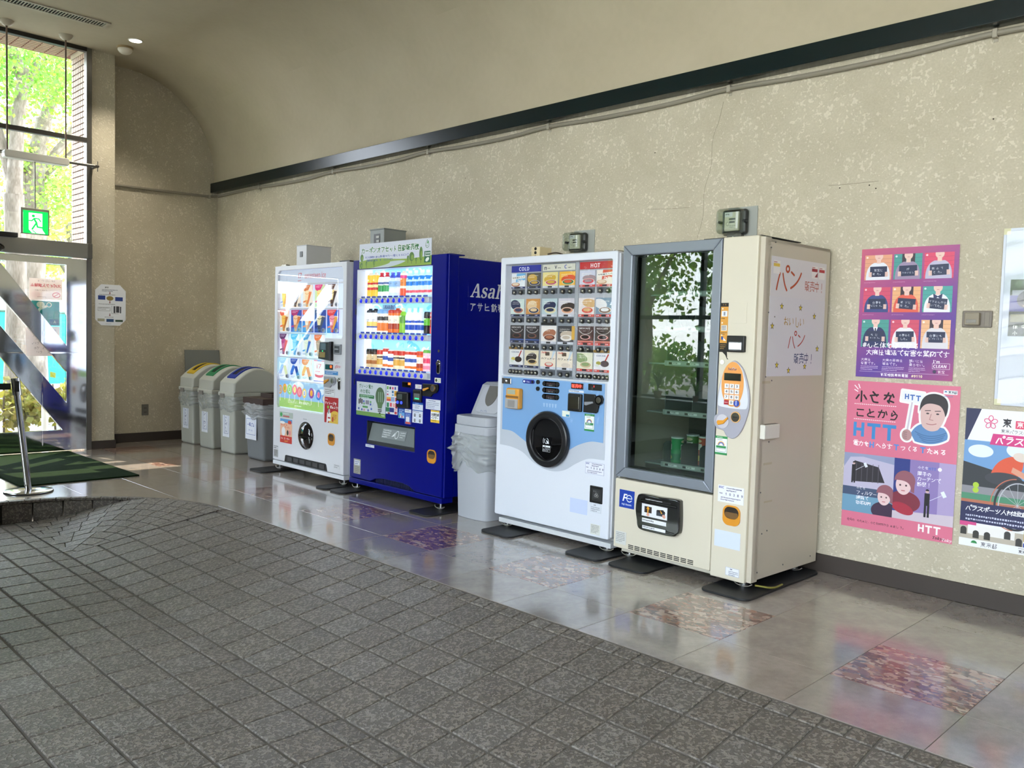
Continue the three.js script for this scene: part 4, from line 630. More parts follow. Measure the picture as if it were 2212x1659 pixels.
  put('picture_panel', sheet(2.522, 3.282, 0.594, 0.834, 0.666, 0.004), new THREE.MeshStandardMaterial({ map: art, emissive: 0xffffff, emissiveMap: art, emissiveIntensity: 0.22 * GLOW, roughness: 0.5 }));
  put('window_cover', extZ(shape(win), 0.6885, 0.6905), pane);
  // payment column
  const rd = put('card_reader', extZ(shape([[3.285, 1.2], [3.43, 1.206], [3.43, 1.045], [3.262, 1.058]]), Z, Z + 0.045, 0.006), black);
  put('reader_screen', sheet(3.3, 3.385, 1.135, 1.19, Z + 0.0455), mat(0x5a6770, 0.2), rd); put('reader_pad', sheet(3.285, 3.375, 1.07, 1.115, Z + 0.0455), mat(0x8f7a3a, 0.4), rd); put('reader_light', cylZ(3.335, 1.124, Z + 0.045, Z + 0.048, 0.004, 8), new THREE.MeshStandardMaterial({ color: 0x22cc66, emissive: 0x22ff77, emissiveIntensity: 1.5 }), rd);
  const bill = put('bill_slot', rbx(3.451, 3.552, 1.1, 1.186, Z - 0.004, Z + 0.014, 0.006), mat(0x8d9298, 0.35)); put('slot_recess', rbx(3.466, 3.537, 1.115, 1.172, Z + 0.012, Z + 0.0155, 0.004), mat(0x3a3d42, 0.3), bill); put('slot_lip', rbx(3.478, 3.53, 1.14, 1.15, Z + 0.0145, Z + 0.024, 0.003), grey, bill);
  const disp = put('price_display', rbx(3.31, 3.426, 0.968, 1.013, Z - 0.002, Z + 0.004, 0.003), blackGloss); put('display_light', rbx(3.39, 3.415, 0.984, 1.005, Z + 0.004, Z + 0.0065, 0.002), new THREE.MeshStandardMaterial({ color: 0xff5a2a, emissive: 0xff4a1a, emissiveIntensity: 1.3 }), disp);
  decal(put, 'maker_mark', 3.445, 3.55, 0.978, 1.04, Z, 200, 120, (g, w, h) => { g.fillStyle = '#e4e6eb'; g.fillRect(0, 0, w, h); fine(g, 30, 10, 130, 2, 9, '#9098a0'); g.font = 'italic bold 62px serif'; g.fillStyle = '#c8192e'; g.fillText('glico', 24, 98); });
  decal(put, 'info_label', 3.306, 3.502, 0.927, 0.958, Z, 256, 48, (g, w, h) => { g.fillStyle = '#3a86c8'; g.fillRect(0, 0, w, h); fine(g, 20, 8, 210, 2, 12, '#e8f2fb', 5); });
  const cp = put('coin_panel', extZ(shape([[3.302, 0.912], [3.46, 0.912], [3.478, 0.9], [3.478, 0.862], [3.45, 0.84], [3.42, 0.838], [3.4, 0.82], [3.302, 0.82]]), Z, Z + 0.012, 0.003), mat(0x9da1a7, 0.35)); put('return_lever', extZ(shape([[3.318, 0.875], [3.385, 0.892], [3.388, 0.876], [3.322, 0.845]]), Z + 0.012, Z + 0.024, 0.003), mat(0xdf9a2c, 0.35), cp); put('coin_slot', cylZ(3.437, 0.878, Z + 0.01, Z + 0.018, 0.022), chrome, cp); put('slot_mouth', rbx(3.434, 3.44, 0.864, 0.892, Z + 0.017, Z + 0.019, 0.001), black, cp);
  lockHandle(put, 3.53, 0.806, 0.912, Z);
  decal(put, 'info_label', 3.305, 3.46, 0.745, 0.81, Z, 220, 96, (g, w, h) => { g.fillStyle = '#e6e8ec'; g.fillRect(0, 0, w, h); g.strokeStyle = '#444'; g.lineWidth = 2; g.strokeRect(4, 4, w - 8, h - 8); fine(g, 14, 14, 190, 3, 13, '#333', 7); });
  decal(put, 'campaign_sticker', 3.31, 3.515, 0.52, 0.737, Z, 384, 410, (g, w, h) => {
    g.fillStyle = '#b3151f'; g.fillRect(0, 0, w, h); g.fillStyle = '#e6c24c'; g.beginPath(); g.ellipse(300, 360, 170, 150, 0, 0, 7); g.fill(); g.fillStyle = '#f2f2f2'; g.beginPath(); g.moveTo(60, 410); g.lineTo(75, 260); g.lineTo(150, 180); g.lineTo(170, 340); g.lineTo(90, 410); g.fill();
    fine(g, 20, 30, 110, 1, 18, '#f4dede', 2); text(g, 'マイレージを', 14, 70, 52, '#fff', { weight: 0.15, slant: 0.1 }); text(g, '貯めよう!', 160, 132, 50, '#fff', { weight: 0.15 }); g.fillStyle = '#f4f4f4'; g.beginPath(); g.roundRect(84, 250, 100, 130, 14); g.fill(); g.fillStyle = '#b3151f'; g.fillRect(100, 320, 70, 22); g.fillStyle = '#8cc84a'; g.beginPath(); g.arc(100, 160, 26, 0, 7); g.fill(); g.fillStyle = '#9a9a9a'; g.beginPath(); g.ellipse(118, 230, 24, 38, 0, 0, 7); g.fill(); fine(g, 236, 270, 110, 4, 15, '#b3302a', 4); g.fillStyle = '#c02a2a'; g.fillRect(220, 310, 34, 74);
  });
  coinReturn(put, 3.372, 3.471, 0.332, 0.434, Z);
  const fl = put('delivery_port', cylZ(3.018, 0.372, Z - 0.02, Z + 0.004, 0.122, 48).scale(1, 1, 1), blackGloss); put('delivery_dome', new THREE.SphereGeometry(0.116, 40, 20, 0, Math.PI * 2, 0, Math.PI / 2).rotateX(Math.PI / 2).scale(1, 1.02, 0.34).translate(3.022, 0.372 - 0.116 * 0.02, Z + 0.002), new THREE.MeshPhysicalMaterial({ color: 0x0b0b0d, roughness: 0.04, clearcoat: 1, clearcoatRoughness: 0.02 }), fl);
  decal(put, 'recycle_sticker', 2.568, 2.796, 0.5, 0.552, Z, 256, 64, (g, w, h) => { g.fillStyle = '#b9c6be'; g.fillRect(0, 0, w, h); g.fillStyle = '#3fae5a'; g.beginPath(); g.arc(34, 32, 22, 0, 7); g.fill(); fine(g, 72, 10, 150, 1, 18, '#e9f2ea', 3); g.fillStyle = '#c45a5a'; g.fillRect(72, 40, 120, 14); });
  decal(put, 'campaign_sticker', 2.582, 2.786, 0.272, 0.49, Z, 320, 350, (g, w, h) => {
    g.fillStyle = '#f2c0a0'; g.fillRect(0, 0, w, h); g.fillStyle = '#5a9fd8'; g.fillRect(0, 0, w, 56); g.fillStyle = '#fff'; g.beginPath(); g.ellipse(60, 58, 70, 20, 0, 0, 7); g.fill(); g.fillStyle = '#d8402e'; g.beginPath(); g.roundRect(210, 18, 94, 50, 22); g.fill(); text(g, 'オリジナル', 20, 70, 36, '#d8402e', { weight: 0.13 }); text(g, 'スピーカー', 120, 104, 32, '#d8402e', { weight: 0.13 });
    g.fillStyle = '#f4f5f8'; g.beginPath(); g.ellipse(92, 185, 52, 66, 0, 0, 7); g.fill(); g.fillStyle = '#1d1d1f'; g.beginPath(); g.ellipse(206, 196, 24, 38, 0, 0, 7); g.fill(); g.fillStyle = '#e88a96'; g.beginPath(); g.ellipse(264, 196, 22, 36, 0, 0, 7); g.fill(); g.fillStyle = '#d43a2c'; g.fillRect(0, 248, w, 102); text(g, 'レトロスピーカー', 18, 268, 34, '#fff', { weight: 0.14 }); fine(g, 120, 316, 150, 1, 16, '#f6d24a', 5);
  });
  fineMarks();
  function fineMarks() { decal(put, 'rating_plate', 2.468, 2.55, 0.125, 0.232, Z, 96, 128, (g, w, h) => { g.fillStyle = '#d8dade'; g.fillRect(0, 0, w, h); fine(g, 6, 4, 84, 2, 11, '#44484e', 3); g.fillStyle = '#a9a9a8'; g.fillRect(8, 44, 80, 80); fine(g, 14, 50, 66, 4, 10, '#6e6e6c', 4); }); decal(put, 'rating_plate', 3.462, 3.551, 0.14, 0.182, Z, 96, 48, (g, w, h) => { g.fillStyle = '#dfe1e5'; g.fillRect(0, 0, w, h); fine(g, 8, 8, 80, 2, 11, '#888c92', 8); }); decal(put, 'fine_print', 2.97, 3.07, 0.505, 0.522, Z, 96, 20, (g, w, h) => { g.fillStyle = '#e0e2e7'; g.fillRect(0, 0, w, h); fine(g, 4, 3, 88, 1, 11, '#9aa0a8', 8); }); }
  put('vent_recess', extZ(shape([[2.665, 0.104], [2.676, 0.158], [2.69, 0.165], [3.335, 0.165], [3.348, 0.158], [3.365, 0.104]]), Z, Z + 0.002), mat(0x1a1a1b, 0.6));
  for (let i = 0; i < 6; i++) put('vent_louver', rbx(2.72 + i * 0.105, 2.8 + i * 0.105, 0.115, 0.152, Z + 0.002, Z + 0.006, 0.003), mat(0x3a3a3b, 0.5));
  put('kick_plate', rbx(2.447, 3.605, 0.058, 0.094, 0.6, 0.686, 0.004), white);
  feet(put, [2.5, 3.55], [0.14, 0.64], 0.07);
  put('top_hinge', [rbx(2.46, 2.62, 1.866, 1.874, 0.56, 0.66, 0.002), rbx(2.48, 2.56, 1.874, 1.886, 0.6, 0.64, 0.002)], zinc); put('top_bracket', rbx(3.45, 3.6, 1.866, 1.88, 0.4, 0.66, 0.003), black);
  const li = new THREE.RectAreaLight(0xdfeaff, 1.1 * GLOW, 0.9, 1.1); li.position.set(3.0 - 3.03, 1.25, 0.72 - 0.36); li.rotation.y = Math.PI; li.name = 'display_glow'; m.add(li);
}
// ---- drinks machine
{
  const m = thing('drinks_machine', 'deep blue drinks vending machine with lit bottles and a green header sign', 'vending machine', [4.28, 0, 0.36]), put = putIn(m), Z = 0.69;
  const blue = new THREE.MeshPhysicalMaterial({ color: 0x030c78, roughness: 0.3, specularIntensity: 0.35 });
  put('cabinet', rbx(3.7, 4.868, 0.1, 1.85, 0.05, 0.582, 0.008), blue);
  const W = [3.753, 4.702, 0.956, 1.792], PK = [3.924, 4.536, 0.406, 0.588];
  const hole = ([a, b, c, d]) => [[a, c], [b, c], [b, d], [a, d]];
  const dr = put('door', extZ(shape([[3.695, 0.107], [3.695, 1.868], [4.858, 1.868], [4.858, 0.107], [4.55, 0.107], [4.48, 0.135], [4.40, 0.148], [4.16, 0.148], [4.05, 0.135], [3.98, 0.107]], [hole(W), hole(PK)]), 0.62, Z, 0.006), blue);
  put('door_edge', rbx(4.842, 4.872, 0.1, 1.868, 0.58, 0.676, 0.008), blue); put('inner_case', [bx(3.7, 3.75, 0.1, 1.85, 0.582, 0.62), bx(3.7, 4.86, 1.795, 1.85, 0.582, 0.62), bx(4.704, 4.86, 0.1, 1.85, 0.582, 0.62), bx(3.7, 4.86, 0.1, 0.95, 0.582, 0.599)], blue);
  // lit window
  const sky = canvasTex(256, 256, (g) => { g.fillStyle = '#8fcdf6'; g.fillRect(0, 0, 256, 256); let s = 3; const r = () => (s = (s * 16807) % 2147483647) / 2147483647; for (let i = 0; i < 140; i++) { g.strokeStyle = ['#5fb4ee', '#b8e2fa', '#d8f0fc', '#74c2f2'][Math.floor(r() * 4)]; g.lineWidth = 3 + r() * 5; g.beginPath(); const x = r() * 256, y = r() * 256; g.moveTo(x, y); g.quadraticCurveTo(x + 20 * r(), y - 14, x + 34 * r(), y + 10 * r()); g.stroke(); } });
  put('backlight_panel', bx(W[0], W[1], W[2], W[3], 0.588, 0.596), new THREE.MeshStandardMaterial({ map: sky, emissive: 0xffffff, emissiveMap: sky, emissiveIntensity: 0.6 * GLOW, roughness: 0.6 }));
  put('side_light', bx(W[0] + 0.002, W[0] + 0.085, W[2] + 0.002, W[3] - 0.002, 0.6, 0.612), new THREE.MeshStandardMaterial({ color: 0xe6f0ff, emissive: 0xdcebff, emissiveIntensity: 0.75 * GLOW }));
  put('window_lining', [bx(W[0], W[0] + 0.004, W[2], W[3], 0.596, 0.688), bx(W[1] - 0.004, W[1], W[2], W[3], 0.596, 0.688), bx(W[0], W[1], W[3] - 0.004, W[3], 0.596, 0.688), bx(W[0], W[1], W[2], W[2] + 0.004, 0.596, 0.688)], white);
  // sample bottles: atlas of sixteen fronts
  const fronts = [
    (g) => { g('#f2c63a', 0, 1); g('#c9302c', 0.42, 0.72); g('#f4e4a0', 0.5, 0.62); g('#e8e0d0', 0, 0.12); }, (g) => { g('#e9f2ea', 0, 1); g('#c8303c', 0.03, 0.2); g('#2f9a52', 0.55, 0.8); g('#4a62a0', 0.42, 0.5); }, (g) => { g('#cfe2f4', 0, 1); g('#4a5cc8', 0.04, 0.26); g('#8fb8e4', 0.4, 0.62); g('#e8eef8', 0.68, 0.86); }, (g) => { g('#f0ead0', 0, 1); g('#f08a3a', 0.3, 0.6); g('#e84a8a', 0.18, 0.3); g('#e8542c', 0.7, 1); },
    (g) => { g('#cfe8f8', 0, 1); g('#2f86d8', 0.22, 0.6); g('#bfe0f8', 0.36, 0.44); g('#e05a6a', 0.78, 0.88); g('#f4f6f8', 0.0, 0.1); }, (g) => { g('#e9ecf2', 0, 1); g('#2b2f36', 0.02, 0.18); g('#e8d070', 0.56, 0.74); g('#4a62b0', 0.74, 0.8); }, (g) => { g('#f2e8dc', 0, 1); g('#7fb0e0', 0.03, 0.22); g('#e8823a', 0.6, 0.92); g('#3a3a3c', 0.34, 0.5); }, (g) => { g('#e0712a', 0, 1); g('#f4ead8', 0.3, 0.62); g('#a8402a', 0.62, 0.84); g('#c8402c', 0.04, 0.2); },
    (g) => { g('#8cc63c', 0, 1); g('#d8eab0', 0.0, 0.14); g('#5a9a2c', 0.3, 0.6); }, (g) => { g('#e8f0fa', 0, 1); g('#1f4fb8', 0.5, 0.86); g('#f2f6fc', 0.58, 0.66); }, (g) => { g('#16191a', 0, 1); g('#5ab82c', 0.3, 0.62); g('#2a3a34', 0.0, 0.18); }, (g) => { g('#e04a52', 0, 1); g('#f0a0a8', 0.1, 0.2); g('#b82832', 0.3, 0.7); },
    (g) => { g('#3c2c22', 0, 0.5); g('#d8c49a', 0.28, 1); g('#a86a3a', 0.6, 0.8); g('#1c1a18', 0, 0.14); }, (g) => { g('#efe0c0', 0, 1); g('#c83a2c', 0.04, 0.26); g('#d8a84a', 0.5, 0.8); g('#3a3230', 0.36, 0.44); }, (g) => { g('#eef0f4', 0, 1); g('#c8402c', 0.05, 0.2); g('#3a5ab0', 0.4, 0.58); g('#e0742c', 0.78, 0.9); }, (g) => { g('#f4c8d0', 0, 1); g('#e04a6a', 0.4, 0.62); g('#6ab04a', 0.02, 0.16); g('#e88aa0', 0.74, 0.9); }];
  const batlas = canvasTex(1024, 256, (g) => fronts.forEach((f, i) => { f((c, a, b) => { g.fillStyle = c; g.fillRect(i * 64, a * 256, 64, (b - a) * 256); }); fine(g, i * 64 + 14, 120, 36, 2, 9, 'rgba(60,60,90,0.55)', i + 3); g.fillStyle = 'rgba(255,255,255,0.65)'; g.beginPath(); g.arc(i * 64 + 32, 84, 10, 0, 7); g.fill(); }));
  const bm = new THREE.MeshStandardMaterial({ map: batlas, roughness: 0.25, emissive: 0xffffff, emissiveMap: batlas, emissiveIntensity: 0.3 * GLOW });
  const prof = { pet: [[0, 0], [0.029, 0], [0.031, 0.006], [0.031, 0.05], [0.0295, 0.06], [0.031, 0.07], [0.031, 0.125], [0.022, 0.155], [0.013, 0.168], [0.013, 0.172], [0.0145, 0.173], [0.0145, 0.192], [0, 0.192]], carton: [[0, 0], [0.03, 0], [0.031, 0.004], [0.031, 0.17], [0.022, 0.178], [0.015, 0.18], [0.015, 0.192], [0, 0.192]], can: [[0, 0], [0.025, 0], [0.0285, 0.006], [0.0285, 0.135], [0.026, 0.143], [0.0255, 0.148], [0, 0.148]], slim: [[0, 0], [0.022, 0], [0.025, 0.006], [0.025, 0.15], [0.022, 0.158], [0.022, 0.164], [0, 0.164]] };
  const bottleGeo = {};
  const bottle = (kind, f) => { const k = kind + f; if (!bottleGeo[k]) { const g = new THREE.LatheGeometry(prof[kind].map((q) => new THREE.Vector2(...q)), 20), p = g.attributes.position, uv = g.attributes.uv, h = prof[kind][prof[kind].length - 1][1]; for (let i = 0; i < p.count; i++) uv.setXY(i, (f + 0.5 + p.getX(i) / 0.068) / 16, p.getY(i) / h); bottleGeo[k] = g; } return bottleGeo[k]; };
  const rowsB = [[1.575, [['carton', 0], ['carton', 0], ['pet', 1], ['pet', 1], ['pet', 2], ['pet', 2], ['carton', 3], ['pet', 4], ['pet', 4], ['pet', 4], ['pet', 4], ['pet', 4]]], [1.292, [['carton', 5], ['carton', 5], ['carton', 6], ['carton', 6], ['carton', 7], ['carton', 7], ['pet', 8], ['pet', 9], ['pet', 9], ['pet', 9], ['slim', 10], ['slim', 11]]], [1.012, [['can', 12], ['can', 12], ['can', 13], ['slim', 14], ['can', 14], ['can', 13], ['can', 13], ['can', 14], ['can', 14], ['can', 7], ['slim', 15], ['slim', 15]]]];
  const ring = mat(0xcfd3da, 0.3), bcap = new THREE.MeshStandardMaterial({ color: 0x1a2ee0, roughness: 0.12, emissive: 0x1020d0, emissiveIntensity: 0.25 }), ringG = new THREE.CylinderGeometry(0.0205, 0.023, 0.01, 24).rotateX(Math.PI / 2), capG = new THREE.SphereGeometry(0.0175, 20, 10, 0, 7, 0, Math.PI / 2).rotateX(Math.PI / 2).scale(1, 1, 0.5);
  for (const [y, list] of rowsB) {
    const rail = put('button_rail', [rbx(3.775, 4.655, y - 0.054, y - 0.014, 0.6, 0.684, 0.006), bx(3.775, 4.69, y - 0.014, y - 0.008, 0.6, 0.68)], mat(0xd9dde4, 0.35));
    list.forEach(([k, f], i) => {
      obj('sample_bottle', bottle(k, f), bm, m, [3.885 + i * 0.0715 - 4.28, y, 0.645 - 0.36]);
      const bx0 = 3.818 + i * 0.0715, b = obj('select_button', ringG, ring, rail, [bx0 - 4.28, y - 0.034, 0.688 - 0.36]); obj('button_cap', capG, bcap, b, [0, 0, 0.004]);
      obj('price_tag', new THREE.BoxGeometry(0.05, 0.012, 0.002), mat(0x2a4fc0, 0.4), rail, [bx0 + 0.012 - 4.28, y - 0.003, 0.681 - 0.36]);
    });
  }
  put('window_cover', bx(W[0], W[1], W[2], W[3], 0.686, 0.689), pane);
  put('window_hinge', [0, 1, 2].flatMap((i) => [rbx(3.742, 3.752, 1.51 - i * 0.283, 1.56 - i * 0.283, Z, Z + 0.004, 0.001), rbx(3.74, 3.75, 1.43 - i * 0.283, 1.48 - i * 0.283, Z, Z + 0.004, 0.001)]), black);
  const maker = put('maker_mark', sheet(4.1, 4.26, 1.47, 1.51, 0.6845), print(canvasTex(256, 80, (g, w, h) => { g.fillStyle = '#9fd2f4'; g.fillRect(0, 0, w, h); g.font = 'italic bold 74px serif'; g.fillStyle = '#142a8c'; g.fillText('Asahi', 24, 64); })));
  // header sign
  decal(put, 'header_sign', 3.785, 4.69, 1.797, 1.992, Z + 0.001, 1024, 232, (g, w, h) => {
    g.fillStyle = '#d6dbe6'; g.fillRect(0, 0, w, h); g.fillStyle = '#8fae3c'; g.beginPath(); g.moveTo(0, 165); g.quadraticCurveTo(250, 130, 500, 158); g.quadraticCurveTo(760, 175, w, 150); g.lineTo(w, h); g.lineTo(0, h); g.fill(); g.fillStyle = '#c9d6d8'; g.beginPath(); g.moveTo(150, h); g.quadraticCurveTo(480, 205, 460, 180); g.quadraticCurveTo(640, 170, 680, 185); g.quadraticCurveTo(600, 215, 420, h); g.fill();
    const tr = (x, y, a, b) => { g.fillStyle = '#4f7a2a'; g.beginPath(); g.ellipse(x, y, a, b, 0, 0, 7); g.fill(); g.fillStyle = '#7fa038'; g.beginPath(); g.ellipse(x + a * 0.25, y + b * 0.2, a * 0.5, b * 0.6, 0, 0, 7); g.fill(); g.fillStyle = '#5a4a2a'; g.fillRect(x - 3, y + b, 5, 22); };
    tr(40, 130, 24, 34); tr(34, 200, 20, 26); tr(110, 185, 12, 20); tr(226, 178, 14, 26); tr(762, 150, 34, 40); tr(886, 130, 22, 60); tr(712, 160, 14, 22); tr(824, 178, 12, 16);
    text(g, 'カーボンオフセット自動販売機', 30, 36, 57, '#ffffff', { weight: 0.24, gap: 0.04 }); text(g, 'カーボンオフセット自動販売機', 30, 36, 57, '#1f6a30', { weight: 0.13, gap: 0.04 });
    text(g, '※この自販機の稼動に必要な電力をグリーン電力に置き換えることで、', 90, 118, 21, '#2b3f9c', { weight: 0.11, gap: 0.02 }); text(g, '自販機稼動時のCO2排出量を実質ゼロとしています。', 110, 148, 21, '#2b3f9c', { weight: 0.11, gap: 0.02 });
    g.strokeStyle = '#3f7a4a'; g.lineWidth = 4; g.beginPath(); g.moveTo(966, 14); g.quadraticCurveTo(936, 60, 950, 74); g.quadraticCurveTo(970, 92, 988, 70); g.quadraticCurveTo(994, 48, 966, 14); g.stroke(); g.fillStyle = '#3f9a4a'; g.beginPath(); g.ellipse(974, 36, 8, 13, 0.4, 0, 7); g.fill(); fine(g, 948, 60, 36, 1, 9, '#6a8a6a'); g.fillStyle = '#14623c'; g.fillRect(930, 112, 80, 98); text(g, 'Green', 940, 116, 22, '#fff', { gap: 0 }); text(g, 'Power', 938, 138, 22, '#fff', { gap: 0 }); g.fillStyle = '#e8f2ea'; g.beginPath(); g.ellipse(970, 184, 26, 16, -0.5, 0, 7); g.fill();
  });
  // controls
  decal(put, 'info_panel', 3.777, 4.169, 0.625, 0.894, Z, 640, 440, (g, w, h) => {
    g.fillStyle = '#cdd5db'; g.fillRect(0, 0, w, h); g.fillStyle = '#6f9a4e'; g.fillRect(0, 385, w, 55); g.fillStyle = '#aeb8bd'; g.beginPath(); g.moveTo(0, 0); g.quadraticCurveTo(40, 160, 0, 330); g.fill(); text(g, 'グリーン電力', 52, 30, 50, '#2f6a44', { weight: 0.11 }); text(g, 'の仕組み', 84, 92, 54, '#2f6a44', { weight: 0.11 }); g.fillStyle = '#2f7a48'; g.beginPath(); g.roundRect(64, 164, 330, 44, 14); g.fill(); fine(g, 90, 172, 280, 2, 14, '#d8ecd8', 4);
    g.fillStyle = '#4f6a48'; g.beginPath(); g.ellipse(520, 170, 96, 120, 0, 0, 7); g.fill(); g.fillStyle = '#8fa890'; for (const x of [480, 520, 560]) g.fillRect(x, 110, 18, 150); g.fillStyle = '#5a7a50'; g.beginPath(); g.moveTo(455, 240); g.lineTo(585, 240); g.lineTo(560, 320); g.lineTo(480, 320); g.fill(); g.fillStyle = '#26302a'; g.fillRect(478, 332, 84, 12); g.fillRect(480, 352, 80, 12); g.beginPath(); g.arc(520, 372, 20, 0, 3.15); g.fill(); g.fillStyle = '#40383e'; for (const x of [50, 82, 114]) g.fillRect(x, 226 + (x === 82 ? -12 : 0), 26, 66); g.fillStyle = '#8a8a98'; g.fillRect(206, 236, 78, 52); for (const [x, y, c] of [[150, 240, '#4a62b0'], [156, 270, '#6aa86a'], [300, 240, '#6aa86a'], [300, 272, '#4a62b0'], [40, 340, '#4a62a8'], [110, 350, '#5a6ab0'], [160, 352, '#c8909a'], [250, 352, '#5a6ab0'], [320, 330, '#5a7ac8']]) { g.fillStyle = c; g.fillRect(x, y, 34, 26); } g.fillStyle = '#4f9a4f'; g.beginPath(); g.roundRect(140, 312, 120, 24, 8); g.fill(); g.strokeStyle = '#9ab0c8'; g.lineWidth = 4; g.beginPath(); g.moveTo(330, 330); g.lineTo(400, 250); g.stroke(); text(g, 'Asahi', 556, 394, 26, '#e4eee0', { gap: 0 });
  });
  decal(put, 'payment_stickers', 4.175, 4.322, 0.665, 0.889, Z, 300, 460, (g, w, h) => {
    g.fillStyle = '#e6e9ee'; g.fillRect(0, 0, w, h); const b = [[20, 20, 40, 50, '#5aa03c'], [84, 26, 40, 40, '#3a3a3a'], [148, 26, 44, 40, '#d84a7a'], [214, 22, 40, 44, '#4a4aa0'], [20, 96, 40, 14, '#6a7aa0'], [150, 84, 44, 40, '#2a6a98'], [210, 84, 86, 86, '#e0a838'], [20, 140, 40, 22, '#c8385a'], [150, 140, 44, 26, '#5aa0d0'], [16, 190, 110, 60, '#f0b04a'], [16, 220, 110, 34, '#e05a4a'], [130, 186, 90, 70, '#9ab0d8'], [236, 190, 40, 60, '#d04a4a'], [20, 280, 60, 70, '#2f8a5a'], [104, 280, 50, 60, '#e04a5a'], [176, 284, 60, 60, '#f0a8a8'], [244, 270, 54, 88, '#a82028'], [0, 356, 90, 70, '#2f7a4a'], [92, 356, 120, 70, '#1a2a80'], [226, 366, 60, 30, '#e8b0b8'], [50, 434, 60, 24, '#8a2030'], [226, 410, 60, 40, '#c83a4a']]; for (const [x, y, a, c, q] of b) { g.fillStyle = q; g.fillRect(x, y, a, c); } text(g, 'iD', 226, 106, 44, '#5a4208', { gap: 0 });
  });
  const dp = put('price_display', rbx(4.374, 4.485, 0.884, 0.926, Z - 0.002, Z + 0.004, 0.003), blackGloss); put('display_light', rbx(4.452, 4.48, 0.905, 0.921, Z + 0.004, Z + 0.0065, 0.003), new THREE.MeshStandardMaterial({ color: 0xff6a2a, emissive: 0xff5a1a, emissiveIntensity: 1.4 }), dp);
  const ic = put('card_reader', rbx(4.34, 4.482, 0.728, 0.85, Z - 0.002, Z + 0.034, 0.01), black); put('reader_screen', sheet(4.362, 4.42, 0.792, 0.832, Z + 0.0342), mat(0x4d5654, 0.25), ic); for (const x of [4.366, 4.412]) put('reader_light', cylZ(x, 0.768, Z + 0.034, Z + 0.038, 0.011, 16), new THREE.MeshStandardMaterial({ color: 0x2a3cff, emissive: 0x2a3cff, emissiveIntensity: 1.4 }), ic);
  const bl = put('bill_slot', rbx(4.52, 4.62, 0.785, 0.876, Z - 0.002, Z + 0.016, 0.006), black); put('slot_recess', rbx(4.537, 4.606, 0.798, 0.848, Z + 0.014, Z + 0.018, 0.003), mat(0x6c6e6c, 0.3), bl); put('slot_light', rbx(4.552, 4.6, 0.806, 0.814, Z + 0.0175, Z + 0.019, 0.001), new THREE.MeshStandardMaterial({ color: 0x22cc66, emissive: 0x22ff88, emissiveIntensity: 0.9 }), bl);
  decal(put, 'bill_label', 4.534, 4.606, 0.882, 0.914, Z, 96, 64, (g, w, h) => { g.fillStyle = '#e4e2e6'; g.fillRect(0, 0, w, h); g.strokeStyle = '#8a8a90'; g.lineWidth = 3; g.strokeRect(12, 10, 26, 42); fine(g, 48, 16, 40, 2, 13, '#a85a6a', 3); });
  const cp = put('coin_panel', extZ(shape([[4.632, 0.926], [4.8, 0.93], [4.81, 0.92], [4.808, 0.885], [4.79, 0.866], [4.75, 0.856], [4.728, 0.834], [4.632, 0.834]]), Z, Z + 0.014, 0.004), black); put('return_lever', extZ(shape([[4.644, 0.888], [4.706, 0.902], [4.714, 0.894], [4.66, 0.872], [4.646, 0.874]]), Z + 0.014, Z + 0.024, 0.003), mat(0xdf9a2c, 0.35), cp); put('coin_slot', cylZ(4.757, 0.898, Z + 0.012, Z + 0.02, 0.026), mat(0x9a7a4a, 0.3, 0.6), cp); put('slot_plate', cylZ(4.757, 0.898, Z + 0.02, Z + 0.0215, 0.021), chrome, cp);
  decal(put, 'info_label', 4.757, 4.825, 0.94, 0.975, Z, 96, 52, (g, w, h) => { g.fillStyle = '#e6e6da'; g.fillRect(0, 0, w, h); g.fillStyle = '#3a4a2a'; g.beginPath(); g.arc(26, 26, 17, 0, 7); g.fill(); fine(g, 50, 12, 40, 2, 11, '#7a8a6a', 3); });
  decal(put, 'info_label', 4.662, 4.828, 0.741, 0.815, Z, 256, 116, (g, w, h) => { g.fillStyle = '#d9dee9'; g.fillRect(0, 0, w, h); fine(g, 50, 12, 170, 1, 13, '#4a5a90', 3); fine(g, 14, 36, 220, 3, 12, '#7a88a8', 5); fine(g, 14, 92, 200, 1, 13, '#8a98b8', 6); });
  decal(put, 'payment_guide', 4.506, 4.628, 0.627, 0.778, Z, 200, 250, (g, w, h) => { g.fillStyle = '#dfe6f2'; g.fillRect(0, 0, w, h); g.fillStyle = '#2a6ab8'; g.fillRect(0, 0, w, 22); g.fillRect(0, 92, w, 10); fine(g, 50, 5, 100, 1, 11, '#e8f0fa', 3); fine(g, 50, 36, 100, 2, 14, '#7a8aa8', 4); for (const [x, y] of [[34, 140], [134, 140], [34, 204], [134, 204]]) { g.fillStyle = '#22262e'; g.fillRect(x, y, 30, 34); g.fillStyle = '#e8eef6'; g.fillRect(x + 10, y + 8, 12, 14); } fine(g, 14, 112, 170, 1, 10, '#6a7a98', 6); });
  decal(put, 'mileage_sticker', 4.335, 4.41, 0.645, 0.719, Z, 128, 128, (g, w, h) => { g.fillStyle = '#2a62b8'; g.fillRect(0, 0, w, 52); g.fillStyle = '#6aa8e0'; g.fillRect(0, 52, w, 76); fine(g, 14, 14, 100, 2, 13, '#e8f0fa', 2); g.fillStyle = '#f0d0a0'; g.beginPath(); g.arc(50, 78, 12, 0, 7); g.fill(); for (let i = 0; i < 4; i++) { g.fillStyle = ['#4a9a5a', '#f4f4f4', '#e05a6a', '#f0e8e0'][i]; g.fillRect(10 + i * 28, 92, 22, 28); } });
